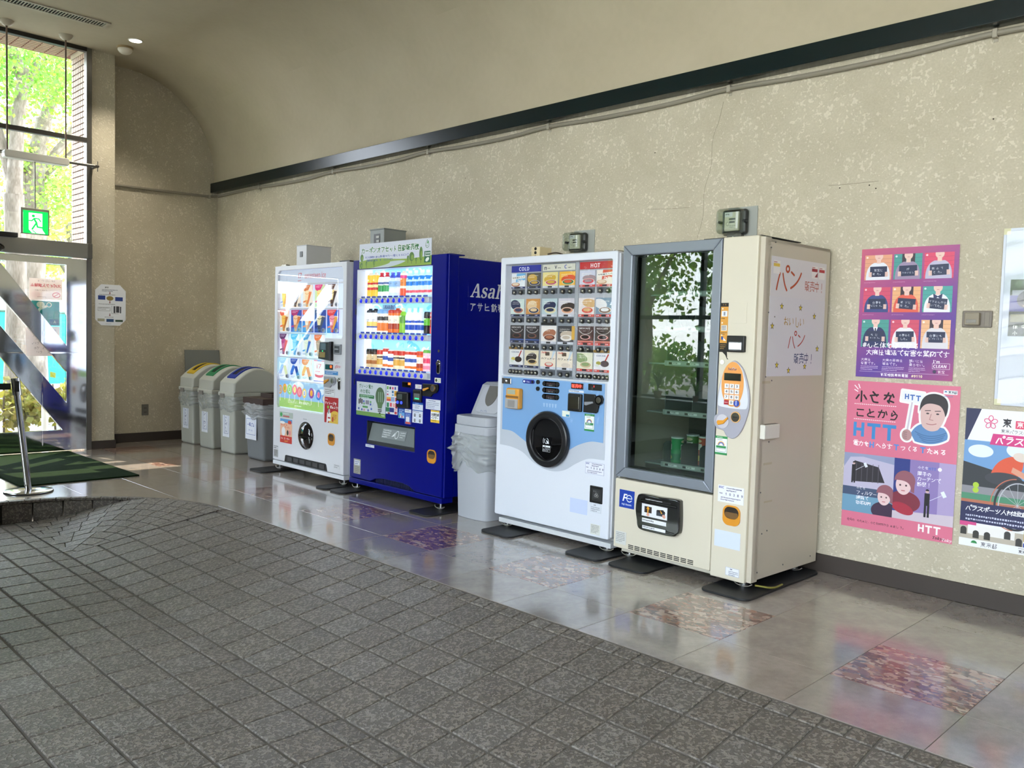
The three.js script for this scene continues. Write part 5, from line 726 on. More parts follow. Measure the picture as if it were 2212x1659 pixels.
  decal(put, 'app_sticker', 4.413, 4.491, 0.606, 0.72, Z, 128, 188, (g, w, h) => { g.fillStyle = '#2f58b8'; g.fillRect(0, 0, w, h); g.fillStyle = '#e6eaf2'; g.beginPath(); g.roundRect(0, 0, w, 44, 8); g.fill(); fine(g, 16, 12, 96, 1, 12, '#7a7a78', 2); fine(g, 16, 58, 96, 3, 12, '#c8d8f4', 4); g.fillStyle = '#e8ecf4'; g.beginPath(); g.roundRect(26, 94, 72, 62, 8); g.fill(); g.fillStyle = '#d85a4a'; g.fillRect(16, 158, 98, 24); });
  decal(put, 'disaster_sticker', 4.721, 4.82, 0.647, 0.737, Z, 200, 184, (g, w, h) => { g.fillStyle = '#e8c23c'; g.fillRect(0, 0, w, h); g.fillStyle = '#eef0f2'; g.fillRect(0, 24, w, 116); text(g, '災害救援', 14, 44, 43, '#22262a', { weight: 0.13, gap: 0 }); text(g, 'ベンダー', 14, 92, 40, '#22262a', { weight: 0.13, gap: 0 }); fine(g, 20, 148, 160, 1, 16, '#5a4a10', 3); });
  lockHandle(put, 4.8, 1.003, 1.107, Z); put('keyhole', cylZ(4.797, 1.171, Z, Z + 0.004, 0.011), chrome);
  // delivery opening
  const pk = put('delivery_port', [bx(PK[0], PK[1], PK[2], PK[3], 0.6, 0.622), bx(PK[0], PK[0] + 0.006, PK[2], PK[3], 0.622, Z - 0.002), bx(PK[1] - 0.006, PK[1], PK[2], PK[3], 0.622, Z - 0.002), bx(PK[0], PK[1], PK[2], PK[2] + 0.02, 0.622, Z - 0.004)], mat(0x23272b, 0.4));
  put('delivery_flap', new THREE.BoxGeometry(0.59, 0.145, 0.006).rotateX(-0.28).translate(4.23, 0.498, 0.66), new THREE.MeshPhysicalMaterial({ color: 0x8b9494, roughness: 0.18, transmission: 0.25, thickness: 0 }), pk);
  put('flap_print', new THREE.BoxGeometry(0.3, 0.075, 0.001).rotateX(-0.28).translate(4.25, 0.505, 0.6655), print(canvasTex(360, 90, (g, w, h) => { g.fillStyle = '#858d8d'; g.fillRect(0, 0, w, h); fine(g, 10, 10, 120, 4, 13, '#d8dede', 3); g.strokeStyle = '#e4e8e8'; g.lineWidth = 6; g.beginPath(); g.ellipse(226, 44, 24, 36, 0.2, 0, 7); g.stroke(); g.fillStyle = '#e4e8e8'; g.beginPath(); g.moveTo(150, 70); g.lineTo(200, 20); g.lineTo(190, 60); g.fill(); fine(g, 270, 14, 80, 3, 13, '#d8dede', 5); })), pk);
  put('flap_hinge_bar', rbx(PK[0] + 0.01, PK[1] - 0.01, 0.412, 0.436, 0.645, 0.684, 0.004), mat(0x2e3236, 0.3), pk);
  coinReturn(put, 4.692, 4.794, 0.345, 0.446, Z);
  decal(put, 'small_label', 3.914, 4.03, 0.378, 0.399, Z, 128, 30, (g, w, h) => { g.fillStyle = '#dfe4ee'; g.fillRect(0, 0, w, h); fine(g, 10, 8, 100, 1, 13, '#5a6aa0', 3); });
  decal(put, 'rating_plate', 3.754, 3.849, 0.143, 0.263, Z, 96, 120, (g, w, h) => { g.fillStyle = '#a8a69c'; g.fillRect(0, 0, w, h); g.fillStyle = '#dfe4ee'; g.fillRect(10, 10, 74, 40); fine(g, 14, 18, 64, 2, 10, '#6a7aa8', 3); fine(g, 14, 62, 66, 4, 9, '#77756c', 6); });
  const kp = put('kick_plate', rbx(3.688, 4.86, 0.06, 0.101, 0.58, 0.688, 0.004), blue); put('vent_backing', bx(3.98, 4.55, 0.095, 0.15, 0.63, 0.64), black, kp);
  for (let i = 0; i < 27; i++) put('vent_slat', rbx(4.03 + i * 0.018, 4.038 + i * 0.018, 0.1, 0.148, 0.64, 0.668, 0.001), mat(0x0a1240, 0.4), kp);
  feet(put, [3.74, 4.8], [0.14, 0.64], 0.07);
  // side lettering
  const side = canvasTex(640, 440, (g, w, h) => { g.fillStyle = '#030c78'; g.fillRect(0, 0, w, h); g.font = 'italic bold 230px serif'; g.fillStyle = '#d4d6da'; g.save(); g.scale(1.0, 1.05); g.fillText('Asahi', 30, 200); g.restore(); text(g, 'アサヒ飲料', 30, 270, 112, '#c9ccd4', { weight: 0.11 }); });
  put('side_lettering', bx(-0.19, 0.19, -0.13, 0.13, 0, 0.001).rotateY(Math.PI / 2).translate(4.8685, 1.565, 0.295), new THREE.MeshPhysicalMaterial({ map: side, roughness: 0.3, specularIntensity: 0.35 }));
  put('top_bracket', rbx(4.7, 4.84, 1.868, 1.876, 0.5, 0.64, 0.002), blue);
  const li = new THREE.RectAreaLight(0xd6ebff, 1.6 * GLOW, 0.85, 0.75); li.position.set(4.23 - 4.28, 1.38, 0.72 - 0.36); li.rotation.y = Math.PI; li.name = 'display_glow'; m.add(li);
}
// ---- hot and cold cup machine
{
  const m = thing('cup_drink_machine', 'white cup coffee vending machine with blue panel and round black door', 'vending machine', [5.9, 0, 0.36]), put = putIn(m), Z = 0.68;
  const wh = mat(0xd9dee6, 0.35);
  put('cabinet', rbx(5.44, 6.41, 0.1, 1.795, 0.05, 0.61, 0.008), mat(0xb9bab9, 0.4));
  const W = rrect(5.45, 6.354, 1.034, 1.767, 0.012);
  const ds = rrect(5.407, 6.392, 0.087, 1.813, 0.012); ds.holes.push(W);
  put('door', extZ(ds, 0.61, Z, 0.006), wh);
  put('door_side', rbx(6.386, 6.402, 0.1, 1.8, 0.605, 0.66, 0.004), mat(0xc9ccd0, 0.4));
  put('display_back', bx(5.45, 6.354, 1.034, 1.767, 0.615, 0.634), mat(0xb4b8be, 0.5));
  put('column_strip', [bx(5.742, 5.75, 1.04, 1.765, 0.634, 0.64), bx(6.036, 6.062, 1.04, 1.765, 0.634, 0.64)], mat(0xa2a7ad, 0.4));
  put('column_ground', bx(5.75, 6.036, 1.036, 1.765, 0.634, 0.637), mat(0x8d949b, 0.5));
  // drink cards
  const C = [['#e9eef2', '#6fb4e0', '#b0603a', '牛乳屋さんの'], ['#5a5648', '#c8a03c', '#202a58', ''], ['#e6d890', '#d0a838', '#b84a6a', ''], ['#f0b83a', '#e05a2c', '#2f7a3c', ''], ['#cfd4e4', '#a08a90', '#d8485a', ''], ['#efe6da', '#d8583c', '#c8a078', '牛乳屋さんの'],
    ['#cfe0d8', '#16244e', '#b0705a', ''], ['#d0924a', '#e4c89a', '#16244e', ''], ['#b8ccd0', '#16244e', '#d8d0a0', ''], ['#d4d0d8', '#3a2a24', '#d89a7a', ''], ['#e8e0dc', '#d8b078', '#d84a3a', ''], ['#7f98ac', '#e8e8e8', '#7a5a48', ''],
    ['#2a2426', '#6a3a30', '#3a5aa0', 'NESCAFE'], ['#2a2426', '#7a4a3a', '#3a5aa0', 'NESCAFE'], ['#e8e4e0', '#a86a4a', '#5a2a20', ''], ['#3c3c40', '#c8b8a4', '#e8e4e0', ''], ['#4a2c28', '#b02a2a', '#d87a6a', 'NESCAFE'], ['#3a2826', '#b02a2a', '#d87a6a', 'NESCAFE'],
    ['#e8e8e6', '#3a2620', '#c8b85a', 'COCOA'], ['#e2d8b8', '#2c2220', '#c8a86a', ''], ['#ece0cc', '#5a4636', '#c83a2c', 'カフェオレ'], ['#ece0cc', '#5a4636', '#d8c8b8', 'カフェオレ'], ['#e4e4c8', '#8aa06a', '#c8b48a', ''], ['#e6e6e8', '#4a3a40', '#b0a84a', 'COCOA']];
  const atlas = canvasTex(960, 1024, (g) => C.forEach((c, i) => {
    const x = (i % 6) * 160, y = Math.floor(i / 6) * 256; g.save(); g.beginPath(); g.rect(x, y, 160, 256); g.clip(); g.fillStyle = c[0]; g.fillRect(x, y, 160, 256);
    const hot = i % 6 > 3, r = (q) => ((i * 37 + q * 53) % 17) / 17;
    if (c[3] === 'NESCAFE') { g.strokeStyle = '#c9c4c0'; g.lineWidth = 7; g.beginPath(); g.arc(x + 80, y + 40, 66, 0.2, 2.9); g.stroke(); text(g, 'NESCAFE', x + 14, y + 14, 30, '#d9d7d4', { squeeze: 0.86, gap: 0 }); fine(g, x + 50, y + 58, 60, 1, 13, '#b0aca8', 4); g.fillStyle = c[1]; g.beginPath(); g.ellipse(x + 80, y + 150, 52, 34, 0, 0, 7); g.fill(); g.fillStyle = '#1c1210'; g.beginPath(); g.ellipse(x + 76, y + 146, 38, 24, 0, 0, 7); g.fill(); g.fillStyle = c[2]; g.fillRect(x, y + 196, 160, 20); if (hot) { g.strokeStyle = '#e4d8d0'; g.lineWidth = 6; g.beginPath(); g.ellipse(x + 76, y + 146, 46, 30, 0, 0, 7); g.stroke(); } }
    else if (c[3] === 'カフェオレ') { g.fillStyle = c[1]; for (let k = 0; k < 9; k++) { g.beginPath(); g.ellipse(x + 60 + (k % 3) * 13, y + 24 + Math.floor(k / 3) * 16, 9, 12, k, 0, 7); g.fill(); } text(g, '珈琲', x + 10, y + 10, 26, '#c83a2c'); text(g, 'カフェオレ', x + 8, y + 92, 30, '#3a2a24', { weight: 0.11, gap: -0.02 }); g.fillStyle = c[2]; g.beginPath(); g.ellipse(x + 92, y + 190, 44, 32, 0, 0, 7); g.fill(); g.fillStyle = '#d9cdbd'; g.beginPath(); g.ellipse(x + 92, y + 184, 34, 22, 0, 0, 7); g.fill(); g.fillStyle = '#c9d6e0'; g.beginPath(); g.moveTo(x + 130, y); g.lineTo(x + 160, y); g.lineTo(x + 110, y + 150); g.fill(); }
    else if (c[3].startsWith('牛')) { g.fillStyle = c[1]; g.beginPath(); g.moveTo(x + 60, y); g.lineTo(x + 160, y); g.lineTo(x + 160, y + 110); g.lineTo(x + 50, y + 150); g.fill(); g.save(); g.translate(x, y + 56); g.rotate(-0.14); g.fillStyle = '#f2f0e6'; g.fillRect(0, 0, 170, 48); text(g, c[3], 6, 10, 25, '#3a3432', { weight: 0.1, gap: -0.02 }); g.restore(); text(g, '珈琲', x + 66, y + 104, 34, '#f4ece4', { weight: 0.12 }); g.fillStyle = c[2]; g.beginPath(); g.ellipse(x + 48, y + 186, 50, 34, 0, 0, 7); g.fill(); g.fillStyle = '#e8d4b8'; g.beginPath(); g.ellipse(x + 48, y + 180, 40, 24, 0, 0, 7); g.fill(); }
    else if (c[3] === 'COCOA') { text(g, 'COCOA', x + 22, y + 20, 28, '#3a4a7a', { gap: 0.02, squeeze: 0.9 }); g.strokeStyle = '#b02a20'; g.lineWidth = 13; g.beginPath(); g.moveTo(x + 140, y + 10); g.lineTo(x + 104, y + 120); g.stroke(); g.fillStyle = c[1]; g.beginPath(); g.arc(x + 104, y + 140, 42, 0, 7); g.fill(); g.fillStyle = c[2]; g.beginPath(); g.arc(x + 44, y + 134, 24, 0, 7); g.fill(); g.fillStyle = '#d8e0d0'; g.beginPath(); g.arc(x + 30, y + 166, 18, 0, 7); g.fill(); }
    else { g.fillStyle = c[1]; g.beginPath(); g.ellipse(x + 40 + 80 * r(1), y + 70 + 60 * r(2), 74, 56, r(3) * 3, 0, 7); g.fill(); g.fillStyle = c[2]; g.beginPath(); g.ellipse(x + 90, y + 170, 56, 42, 0, 0, 7); g.fill(); g.strokeStyle = '#efe8dc'; g.lineWidth = 5; g.beginPath(); g.ellipse(x + 90, y + 166, 58, 40, 0, 0, 7); g.stroke(); fine(g, x + 20, y + 40, 110, 2, 16, 'rgba(250,246,236,0.75)', i + 2); g.fillStyle = c[1]; g.beginPath(); g.ellipse(x + 88, y + 160, 40, 24, 0, 0, 7); g.fill(); }
    g.fillStyle = hot ? '#d2493f' : i % 6 > 1 ? '#c9cdd6' : '#1b2a5a'; g.fillRect(x, y + 222, 160, 34); g.fillStyle = '#2a2a30'; g.fillRect(x + 56, y + 226, 44, 26); fine(g, x + 8, y + 230, 44, 1, 18, '#dfe3ec', i); fine(g, x + 108, y + 230, 44, 1, 18, '#dfe3ec', i + 4); g.restore();
  }));
  const cardM = new THREE.MeshStandardMaterial({ map: atlas, roughness: 0.45 }), xs = [[5.473, 5.598], [5.614, 5.738], [5.756, 5.888], [5.9, 6.032], [6.068, 6.194], [6.206, 6.333]], ys = [[1.608, 1.708], [1.424, 1.54], [1.25, 1.366], [1.088, 1.204]];
  const plate = mat(0x4f545c, 0.4), ringG = new THREE.CylinderGeometry(0.0145, 0.0165, 0.012, 20).rotateX(Math.PI / 2), ringM = mat(0x2b2c2e, 0.3, 0.3), capM = mat(0xb4b0a2, 0.15, 0.9), capG = new THREE.SphereGeometry(0.0085, 14, 8, 0, 7, 0, Math.PI / 2).rotateX(Math.PI / 2).scale(1, 1, 0.5);
  const button = (x, y, parent, z = 0.645) => { const b = obj('select_button', ringG, ringM, parent, [x - 5.9, y, z - 0.36]); obj('button_cap', capG, capM, b, [0, 0, 0.006]); };
  ys.forEach(([y0, y1], r) => xs.forEach(([x0, x1], c) => {
    const card = put('drink_card', cell(sheet(x0, x1, y0, y1, 0.637, 0.003), r * 6 + c, 6, 4), cardM), yb = y0 - (r === 3 ? 0.03 : 0.026), four = r === 3 && (c < 2 || c > 3);
    if (!four) put('button_plate', bx(x0 + 0.004, x1 - 0.004, y0 - 0.038, y0 - 0.004, 0.637, 0.64), plate, card);
    for (let k = 0; k < (four ? 4 : 2); k++) button(x0 + (x1 - x0) * (four ? (k + 0.5) / 4 : 0.28 + 0.45 * k), yb, card);
  }));
  const head = (name, x0, x1, y0, y1, bg, fn) => put(name, sheet(x0, x1, y0, y1, 0.638, 0.003), print(canvasTex(512, 90, (g, w, h) => { g.fillStyle = bg; g.fillRect(0, 0, w, h); fn(g); }), 0.4));
  head('cold_header', 5.471, 5.738, 1.716, 1.759, '#16289a', (g) => text(g, 'COLD', 130, 12, 68, '#e8ecf6', { gap: 0.02 }));
  head('hot_header', 6.07, 6.333, 1.716, 1.76, '#c02428', (g) => text(g, 'HOT', 160, 10, 72, '#f6f0ee', { gap: 0.02 }));
  head('brand_header', 5.756, 6.032, 1.716, 1.757, '#d9d8c8', (g) => { text(g, 'n', 20, 6, 76, '#222a44', { font: 'bold' }); fine(g, 80, 46, 70, 1, 18, '#5a5a50', 2); text(g, 'V', 190, 10, 60, '#222a44'); fine(g, 240, 46, 70, 1, 18, '#5a5a50', 3); text(g, 'C', 340, 6, 70, '#4a5ab0'); fine(g, 400, 46, 90, 1, 18, '#5a5a50', 4); });
  for (const [x0, x1, y, s] of [[5.468, 5.6, 1.207, 0], [5.61, 5.742, 1.207, 1], [5.756, 5.888, 1.37, 2], [6.066, 6.196, 1.207, 1], [6.202, 6.338, 1.207, 0]]) put('offer_tag', sheet(x0, x1, y, y + 0.016, 0.641, 0.002), mat([0x8a6a2a, 0x2a2a20, 0x1c1c1e][s], 0.5));
  put('offer_tag', rbx(6.02, 6.045, 1.28, 1.366, 0.641, 0.644, 0.004), mat(0xe0b048, 0.5));
  put('window_cover', bx(5.45, 6.354, 1.036, 1.766, 0.672, 0.675), pane);
  // clear film taped over the display, hanging in folds past its lower edge
  { const g = new THREE.PlaneGeometry(0.3, 0.98, 30, 60), p = g.attributes.position; for (let i = 0; i < p.count; i++) { const x = p.getX(i), y = p.getY(i); p.setZ(i, 0.004 + 0.003 * Math.sin(x * 60 + 2 * Math.sin(y * 9)) + 0.003 * Math.sin(y * 40 + x * 25)); } g.computeVertexNormals(); put('plastic_film', g.translate(6.19, 1.26, 0.684), new THREE.MeshPhysicalMaterial({ color: 0xffffff, roughness: 0.06, transmission: 1, thickness: 0, ior: 1.3, side: THREE.DoubleSide })); }
  // wavy printed panel under the display
  const curve = (pts) => { const c = new THREE.CatmullRomCurve3(pts.map((p) => V(p[0], p[1], 0))); return c.getPoints(40).map((p) => [p.x, p.y]); };
  const wave = curve([[5.445, 0.564], [5.56, 0.558], [5.66, 0.535], [5.77, 0.475], [5.9, 0.444], [6.02, 0.46], [6.13, 0.52], [6.22, 0.558], [6.346, 0.564]]);
  put('grey_panel', extZ(shape([...wave, [6.346, 1.028], [5.445, 1.028]]), Z, Z + 0.002), mat(0xbcc3cc, 0.3));
  const wave2 = curve([[5.464, 0.668], [5.56, 0.663], [5.66, 0.62], [5.76, 0.58], [5.9, 0.56], [6.02, 0.575], [6.14, 0.635], [6.24, 0.666], [6.333, 0.667]]);
  const bp = put('blue_panel', extZ(shape([...wave2, [6.333, 1.022], [5.464, 1.022]]), Z + 0.002, Z + 0.004), mat(0x7ba6d4, 0.28));
  // round cup door
  const ringS = new THREE.Shape(); ringS.absarc(5.897, 0.645, 0.18, 0, Math.PI * 2); ringS.holes.push(new THREE.Path().absarc(5.897, 0.645, 0.13, 0, Math.PI * 2));
  const cd = put('cup_door_ring', extZ(ringS, Z + 0.002, Z + 0.04, 0.012, 48), mat(0x1b1b1d, 0.25)); put('cup_door', cylZ(5.897, 0.645, Z, Z + 0.022, 0.131, 48), new THREE.MeshPhysicalMaterial({ color: 0x0a0a0c, roughness: 0.04, clearcoat: 1, clearcoatRoughness: 0.02 }), cd);
  put('door_grip', rbx(5.757, 5.778, 0.52, 0.76, Z + 0.02, Z + 0.03, 0.004), black, cd);
  put('door_print', sheet(5.85, 5.935, 0.56, 0.66, Z + 0.0225, 0.0008), new THREE.MeshPhysicalMaterial({ roughness: 0.1, map: canvasTex(160, 190, (g, w, h) => { g.fillStyle = '#0a0a0c'; g.fillRect(0, 0, w, h); g.strokeStyle = '#dfe2e6'; g.lineWidth = 7; g.beginPath(); g.moveTo(30, 20); g.quadraticCurveTo(16, 50, 30, 84); g.moveTo(80, 18); g.arc(76, 50, 32, -1.2, 4); g.stroke(); g.fillStyle = '#dfe2e6'; g.beginPath(); g.moveTo(70, 36); g.lineTo(112, 60); g.lineTo(118, 84); g.lineTo(80, 76); g.fill(); g.lineWidth = 3; g.strokeRect(18, 106, 120, 74); g.fillRect(18, 106, 120, 20); text(g, '必要以上', 34, 108, 16, '#0a0a0c'); fine(g, 52, 134, 80, 3, 9, '#c8ccd0', 3); g.beginPath(); g.moveTo(24, 166); g.lineTo(36, 146); g.lineTo(48, 166); g.closePath(); g.stroke(); }) }), cd);
  // controls
  const kl = put('key_lock', rbx(5.457, 5.545, 0.974, 1.014, Z + 0.004, Z + 0.014, 0.018), chrome); put('key_cylinder', cylZ(5.487, 0.993, Z + 0.012, Z + 0.022, 0.015), chrome, kl);
  const rd = put('card_reader', rbx(5.535, 5.655, 0.816, 0.952, Z + 0.004, Z + 0.05, 0.012), mat(0xe29f38, 0.4)); put('reader_screen', sheet(5.552, 5.624, 0.912, 0.942, Z + 0.0502), mat(0xa8ad96, 0.3), rd); put('reader_band', sheet(5.537, 5.653, 0.888, 0.903, Z + 0.0502), mat(0x8a5f26, 0.4), rd); put('reader_pad', rbx(5.536, 5.652, 0.82, 0.882, Z + 0.05, Z + 0.055, 0.006), mat(0xa9a7a4, 0.35), rd); put('pad_mark', rbx(5.563, 5.627, 0.828, 0.874, Z + 0.055, Z + 0.0565, 0.004), mat(0x8d8b88, 0.4), rd);
  const pill = (name, x0, x1, y0, y1, m2) => put(name, extZ(rrect(x0, x1, y0, y1, (y1 - y0) / 2 - 0.0002), Z + 0.004, Z + 0.01, 0.002), m2);
  const bpl = pill('blue_button_plate', 5.648, 5.755, 0.988, 1.014, mat(0x24328c, 0.3)); put('plate_print', sheet(5.655, 5.728, 0.993, 1.009, Z + 0.0102), print(canvasTex(140, 32, (g, w, h) => { g.fillStyle = '#24328c'; g.fillRect(0, 0, w, h); g.fillStyle = '#dfe6f4'; g.beginPath(); g.roundRect(4, 4, 36, 24, 10); g.fill(); text(g, 'あつめ', 52, 4, 26, '#e8ecf6'); text(g, 'なし', 60, 4, 26, '#e8ecf6'); })), bpl); put('button_cap', cylZ(5.741, 1.001, Z + 0.009, Z + 0.014, 0.009), black, bpl);
  for (const y of [1.003, 0.96]) put('round_button', cylZ(5.787, y, Z + 0.004, Z + 0.012, 0.014), black);
  ['さとう', 'クリーム', 'コーヒー'].forEach((t, i) => {
    const y = 0.996 - i * 0.0405, p = pill('strength_bar', 5.827, 5.971, y - 0.017, y + 0.017, blackGloss);
    put('bar_print', sheet(5.862, 5.938, y - 0.014, y + 0.01, Z + 0.0102), print(canvasTex(160, 50, (g, w, h) => { g.fillStyle = '#08080a'; g.fillRect(0, 0, w, h); for (let k = 0; k < 5; k++) { g.fillStyle = k === 2 ? '#e8403a' : '#a04a48'; g.beginPath(); g.arc(20 + k * 30, 14, 4, 0, 7); g.fill(); } text(g, t, 80 - t.length * 11, 26, 21, '#e4e4e6'); })), p);
    for (const x of [5.843, 5.955]) put('bar_button', cylZ(x, y, Z + 0.009, Z + 0.014, 0.013), black, p);
  });
  const dp = put('status_display', rbx(6.068, 6.165, 0.978, 1.015, Z + 0.002, Z + 0.008, 0.002), blackGloss), dt = canvasTex(192, 72, (g, w, h) => { g.fillStyle = '#120404'; g.fillRect(0, 0, w, h); text(g, '販売中', 8, 8, 56, '#ff4a3a', { weight: 0.13, gap: 0.04 }); });
  put('display_screen', sheet(6.071, 6.162, 0.981, 1.012, Z + 0.0082), new THREE.MeshStandardMaterial({ map: dt, emissive: 0xffffff, emissiveMap: dt, emissiveIntensity: 1.1, roughness: 0.3 }), dp);
  const d2 = put('price_display', rbx(6.206, 6.311, 0.978, 1.017, Z + 0.002, Z + 0.008, 0.002), blackGloss), d2t = canvasTex(96, 36, (g, w, h) => { g.fillStyle = '#0a0a0c'; g.fillRect(0, 0, w, h); g.fillStyle = '#e03a34'; g.fillRect(40, 6, 6, 12); }); put('display_screen', sheet(6.209, 6.308, 0.981, 1.014, Z + 0.0082), new THREE.MeshStandardMaterial({ map: d2t, emissive: 0xffffff, emissiveMap: d2t, emissiveIntensity: 0.8, roughness: 0.2 }), d2);
  decal(put, 'bill_label', 6.05, 6.17, 0.957, 0.97, Z + 0.004, 160, 20, (g, w, h) => { g.fillStyle = '#e4e8ee'; g.fillRect(0, 0, w, h); fine(g, 6, 4, 150, 1, 11, '#5a6070', 3); });
  const bl = put('bill_slot', rbx(6.054, 6.165, 0.84, 0.95, Z + 0.002, Z + 0.022, 0.008), black); put('slot_recess', rbx(6.068, 6.15, 0.856, 0.932, Z + 0.02, Z + 0.025, 0.004), mat(0xb9b9b4, 0.1, 1), bl);
  const cp = put('coin_panel', extZ(shape([[6.18, 0.955], [6.265, 0.955], [6.275, 0.94], [6.3, 0.955], [6.32, 0.952], [6.332, 0.93], [6.326, 0.905], [6.3, 0.888], [6.29, 0.85], [6.28, 0.842], [6.18, 0.842]]), Z + 0.004, Z + 0.018, 0.004), black); put('return_lever', extZ(shape([[6.192, 0.906], [6.258, 0.912], [6.262, 0.902], [6.206, 0.884], [6.194, 0.888]]), Z + 0.018, Z + 0.026, 0.003), mat(0x8d9196, 0.3), cp); put('coin_slot', cylZ(6.303, 0.924, Z + 0.016, Z + 0.024, 0.028), blackGloss, cp); put('slot_plate', cylZ(6.303, 0.924, Z + 0.024, Z + 0.0255, 0.019), chrome, cp);
  const ev = (x0, x1, y0, y1, z) => decal(put, 'checked_sticker', x0, x1, y0, y1, z, 150, 210, (g, w, h) => { g.fillStyle = '#2f8a4c'; g.fillRect(0, 0, w, h); g.fillStyle = '#e8eef0'; g.fillRect(4, 26, w - 8, 160); fine(g, 24, 8, 100, 1, 13, '#d8ecd8', 3); fine(g, 30, 36, 90, 1, 12, '#6a7a70', 3); for (const [r, c] of [[44, '#e0a83c'], [36, '#5a6ab0'], [28, '#8a90b8']]) { g.fillStyle = c; g.beginPath(); g.arc(75, 104, r, Math.PI, 0); g.fill(); } g.fillStyle = '#f4f6f8'; g.beginPath(); g.arc(75, 104, 20, Math.PI, 0); g.fill(); g.fillStyle = '#2f8a4c'; g.fillRect(14, 108, 122, 26); fine(g, 26, 114, 96, 1, 14, '#e8f4ea', 4); g.strokeStyle = '#3a5a48'; g.lineWidth = 3; g.strokeRect(18, 140, 114, 32); });
  ev(6.184, 6.261, 0.728, 0.833, Z + 0.004);
  decal(put, 'small_sticker', 6.0, 6.062, 0.8, 0.836, Z + 0.004, 96, 60, (g, w, h) => { g.fillStyle = '#dfe4d4'; g.fillRect(0, 0, w, h); g.fillStyle = '#3a8ab0'; g.fillRect(50, 36, 40, 20); });
  put('cup_icons', [0, 1, 2, 3, 4].map((i) => extZ(shape([[5.838 + i * 0.025, 0.848], [5.834 + i * 0.025, 0.872], [5.852 + i * 0.025, 0.872], [5.848 + i * 0.025, 0.848]]), Z + 0.004, Z + 0.0048)), mat(0x9fbfe0, 0.4));
  decal(put, 'owner_label', 6.2, 6.347, 0.469, 0.54, Z + 0.001, 256, 124, (g, w, h) => { g.fillStyle = '#dfe2ec'; g.fillRect(0, 0, w, h); g.strokeStyle = '#6a70a0'; g.lineWidth = 2; g.strokeRect(2, 2, w - 4, h - 4); text(g, 'NVC', 10, 4, 24, '#2a3a8a', { slant: 0.2, gap: 0 }); fine(g, 90, 10, 140, 2, 12, '#4a4a6a', 3); fine(g, 12, 52, 50, 1, 12, '#4a4a6a', 5); text(g, '1 0 3 8 8', 74, 46, 28, '#3a3a5a', { gap: 0.22 }); fine(g, 30, 86, 200, 2, 11, '#5a5a7a', 6); });
  const cr = put('change_port', rbx(6.244, 6.342, 0.296, 0.4, Z - 0.002, Z + 0.008, 0.02), black); put('change_flap', rbx(6.266, 6.336, 0.312, 0.386, Z + 0.006, Z + 0.012, 0.004), mat(0x2b2c2c, 0.25), cr);
  put('port_print', sheet(6.275, 6.33, 0.325, 0.378, Z + 0.0122), print(canvasTex(96, 96, (g, w, h) => { g.fillStyle = '#2b2c2c'; g.fillRect(0, 0, w, h); text(g, 'おつり・返却', 6, 8, 14, '#c8c8c6'); g.strokeStyle = '#b8b8b4'; g.lineWidth = 4; for (const [x, y] of [[36, 62], [60, 62], [48, 44]]) { g.beginPath(); g.arc(x, y, 13, 0, 7); g.stroke(); } })), cr);
  decal(put, 'caution_label', 6.25, 6.333, 0.238, 0.292, Z, 120, 80, (g, w, h) => { g.fillStyle = '#d3d9e0'; g.fillRect(0, 0, w, h); g.strokeStyle = '#9aa2b0'; g.strokeRect(2, 2, w - 4, h - 4); fine(g, 40, 8, 40, 1, 14, '#5a6070', 2); fine(g, 8, 30, 100, 3, 10, '#7a8290', 3); });
  decal(put, 'faded_label', 6.085, 6.225, 0.21, 0.3, Z, 64, 48, (g, w, h) => { g.fillStyle = '#c2cfea'; g.fillRect(0, 0, w, h); });
  decal(put, 'rating_plate', 6.255, 6.33, 0.102, 0.166, Z, 96, 96, (g, w, h) => { g.fillStyle = '#d4d6cf'; g.fillRect(0, 0, w, h); fine(g, 8, 8, 78, 6, 8, '#7a7c78', 3); });
  const kp = put('kick_plate', rbx(5.447, 6.41, 0.037, 0.068, 0.59, 0.675, 0.003), mat(0xc9ccce, 0.4)); put('cabinet_floor', bx(5.45, 6.4, 0.066, 0.1, 0.05, 0.6), mat(0xb9bab9, 0.4));
  feet(put, [5.5, 6.36], [0.14, 0.64], 0.06);
  put('top_hinge', [rbx(6.22, 6.38, 1.813, 1.819, 0.5, 0.66, 0.002), cyl(0.012, 0.016, 12).translate(6.3, 1.822, 0.6)], zinc);
}
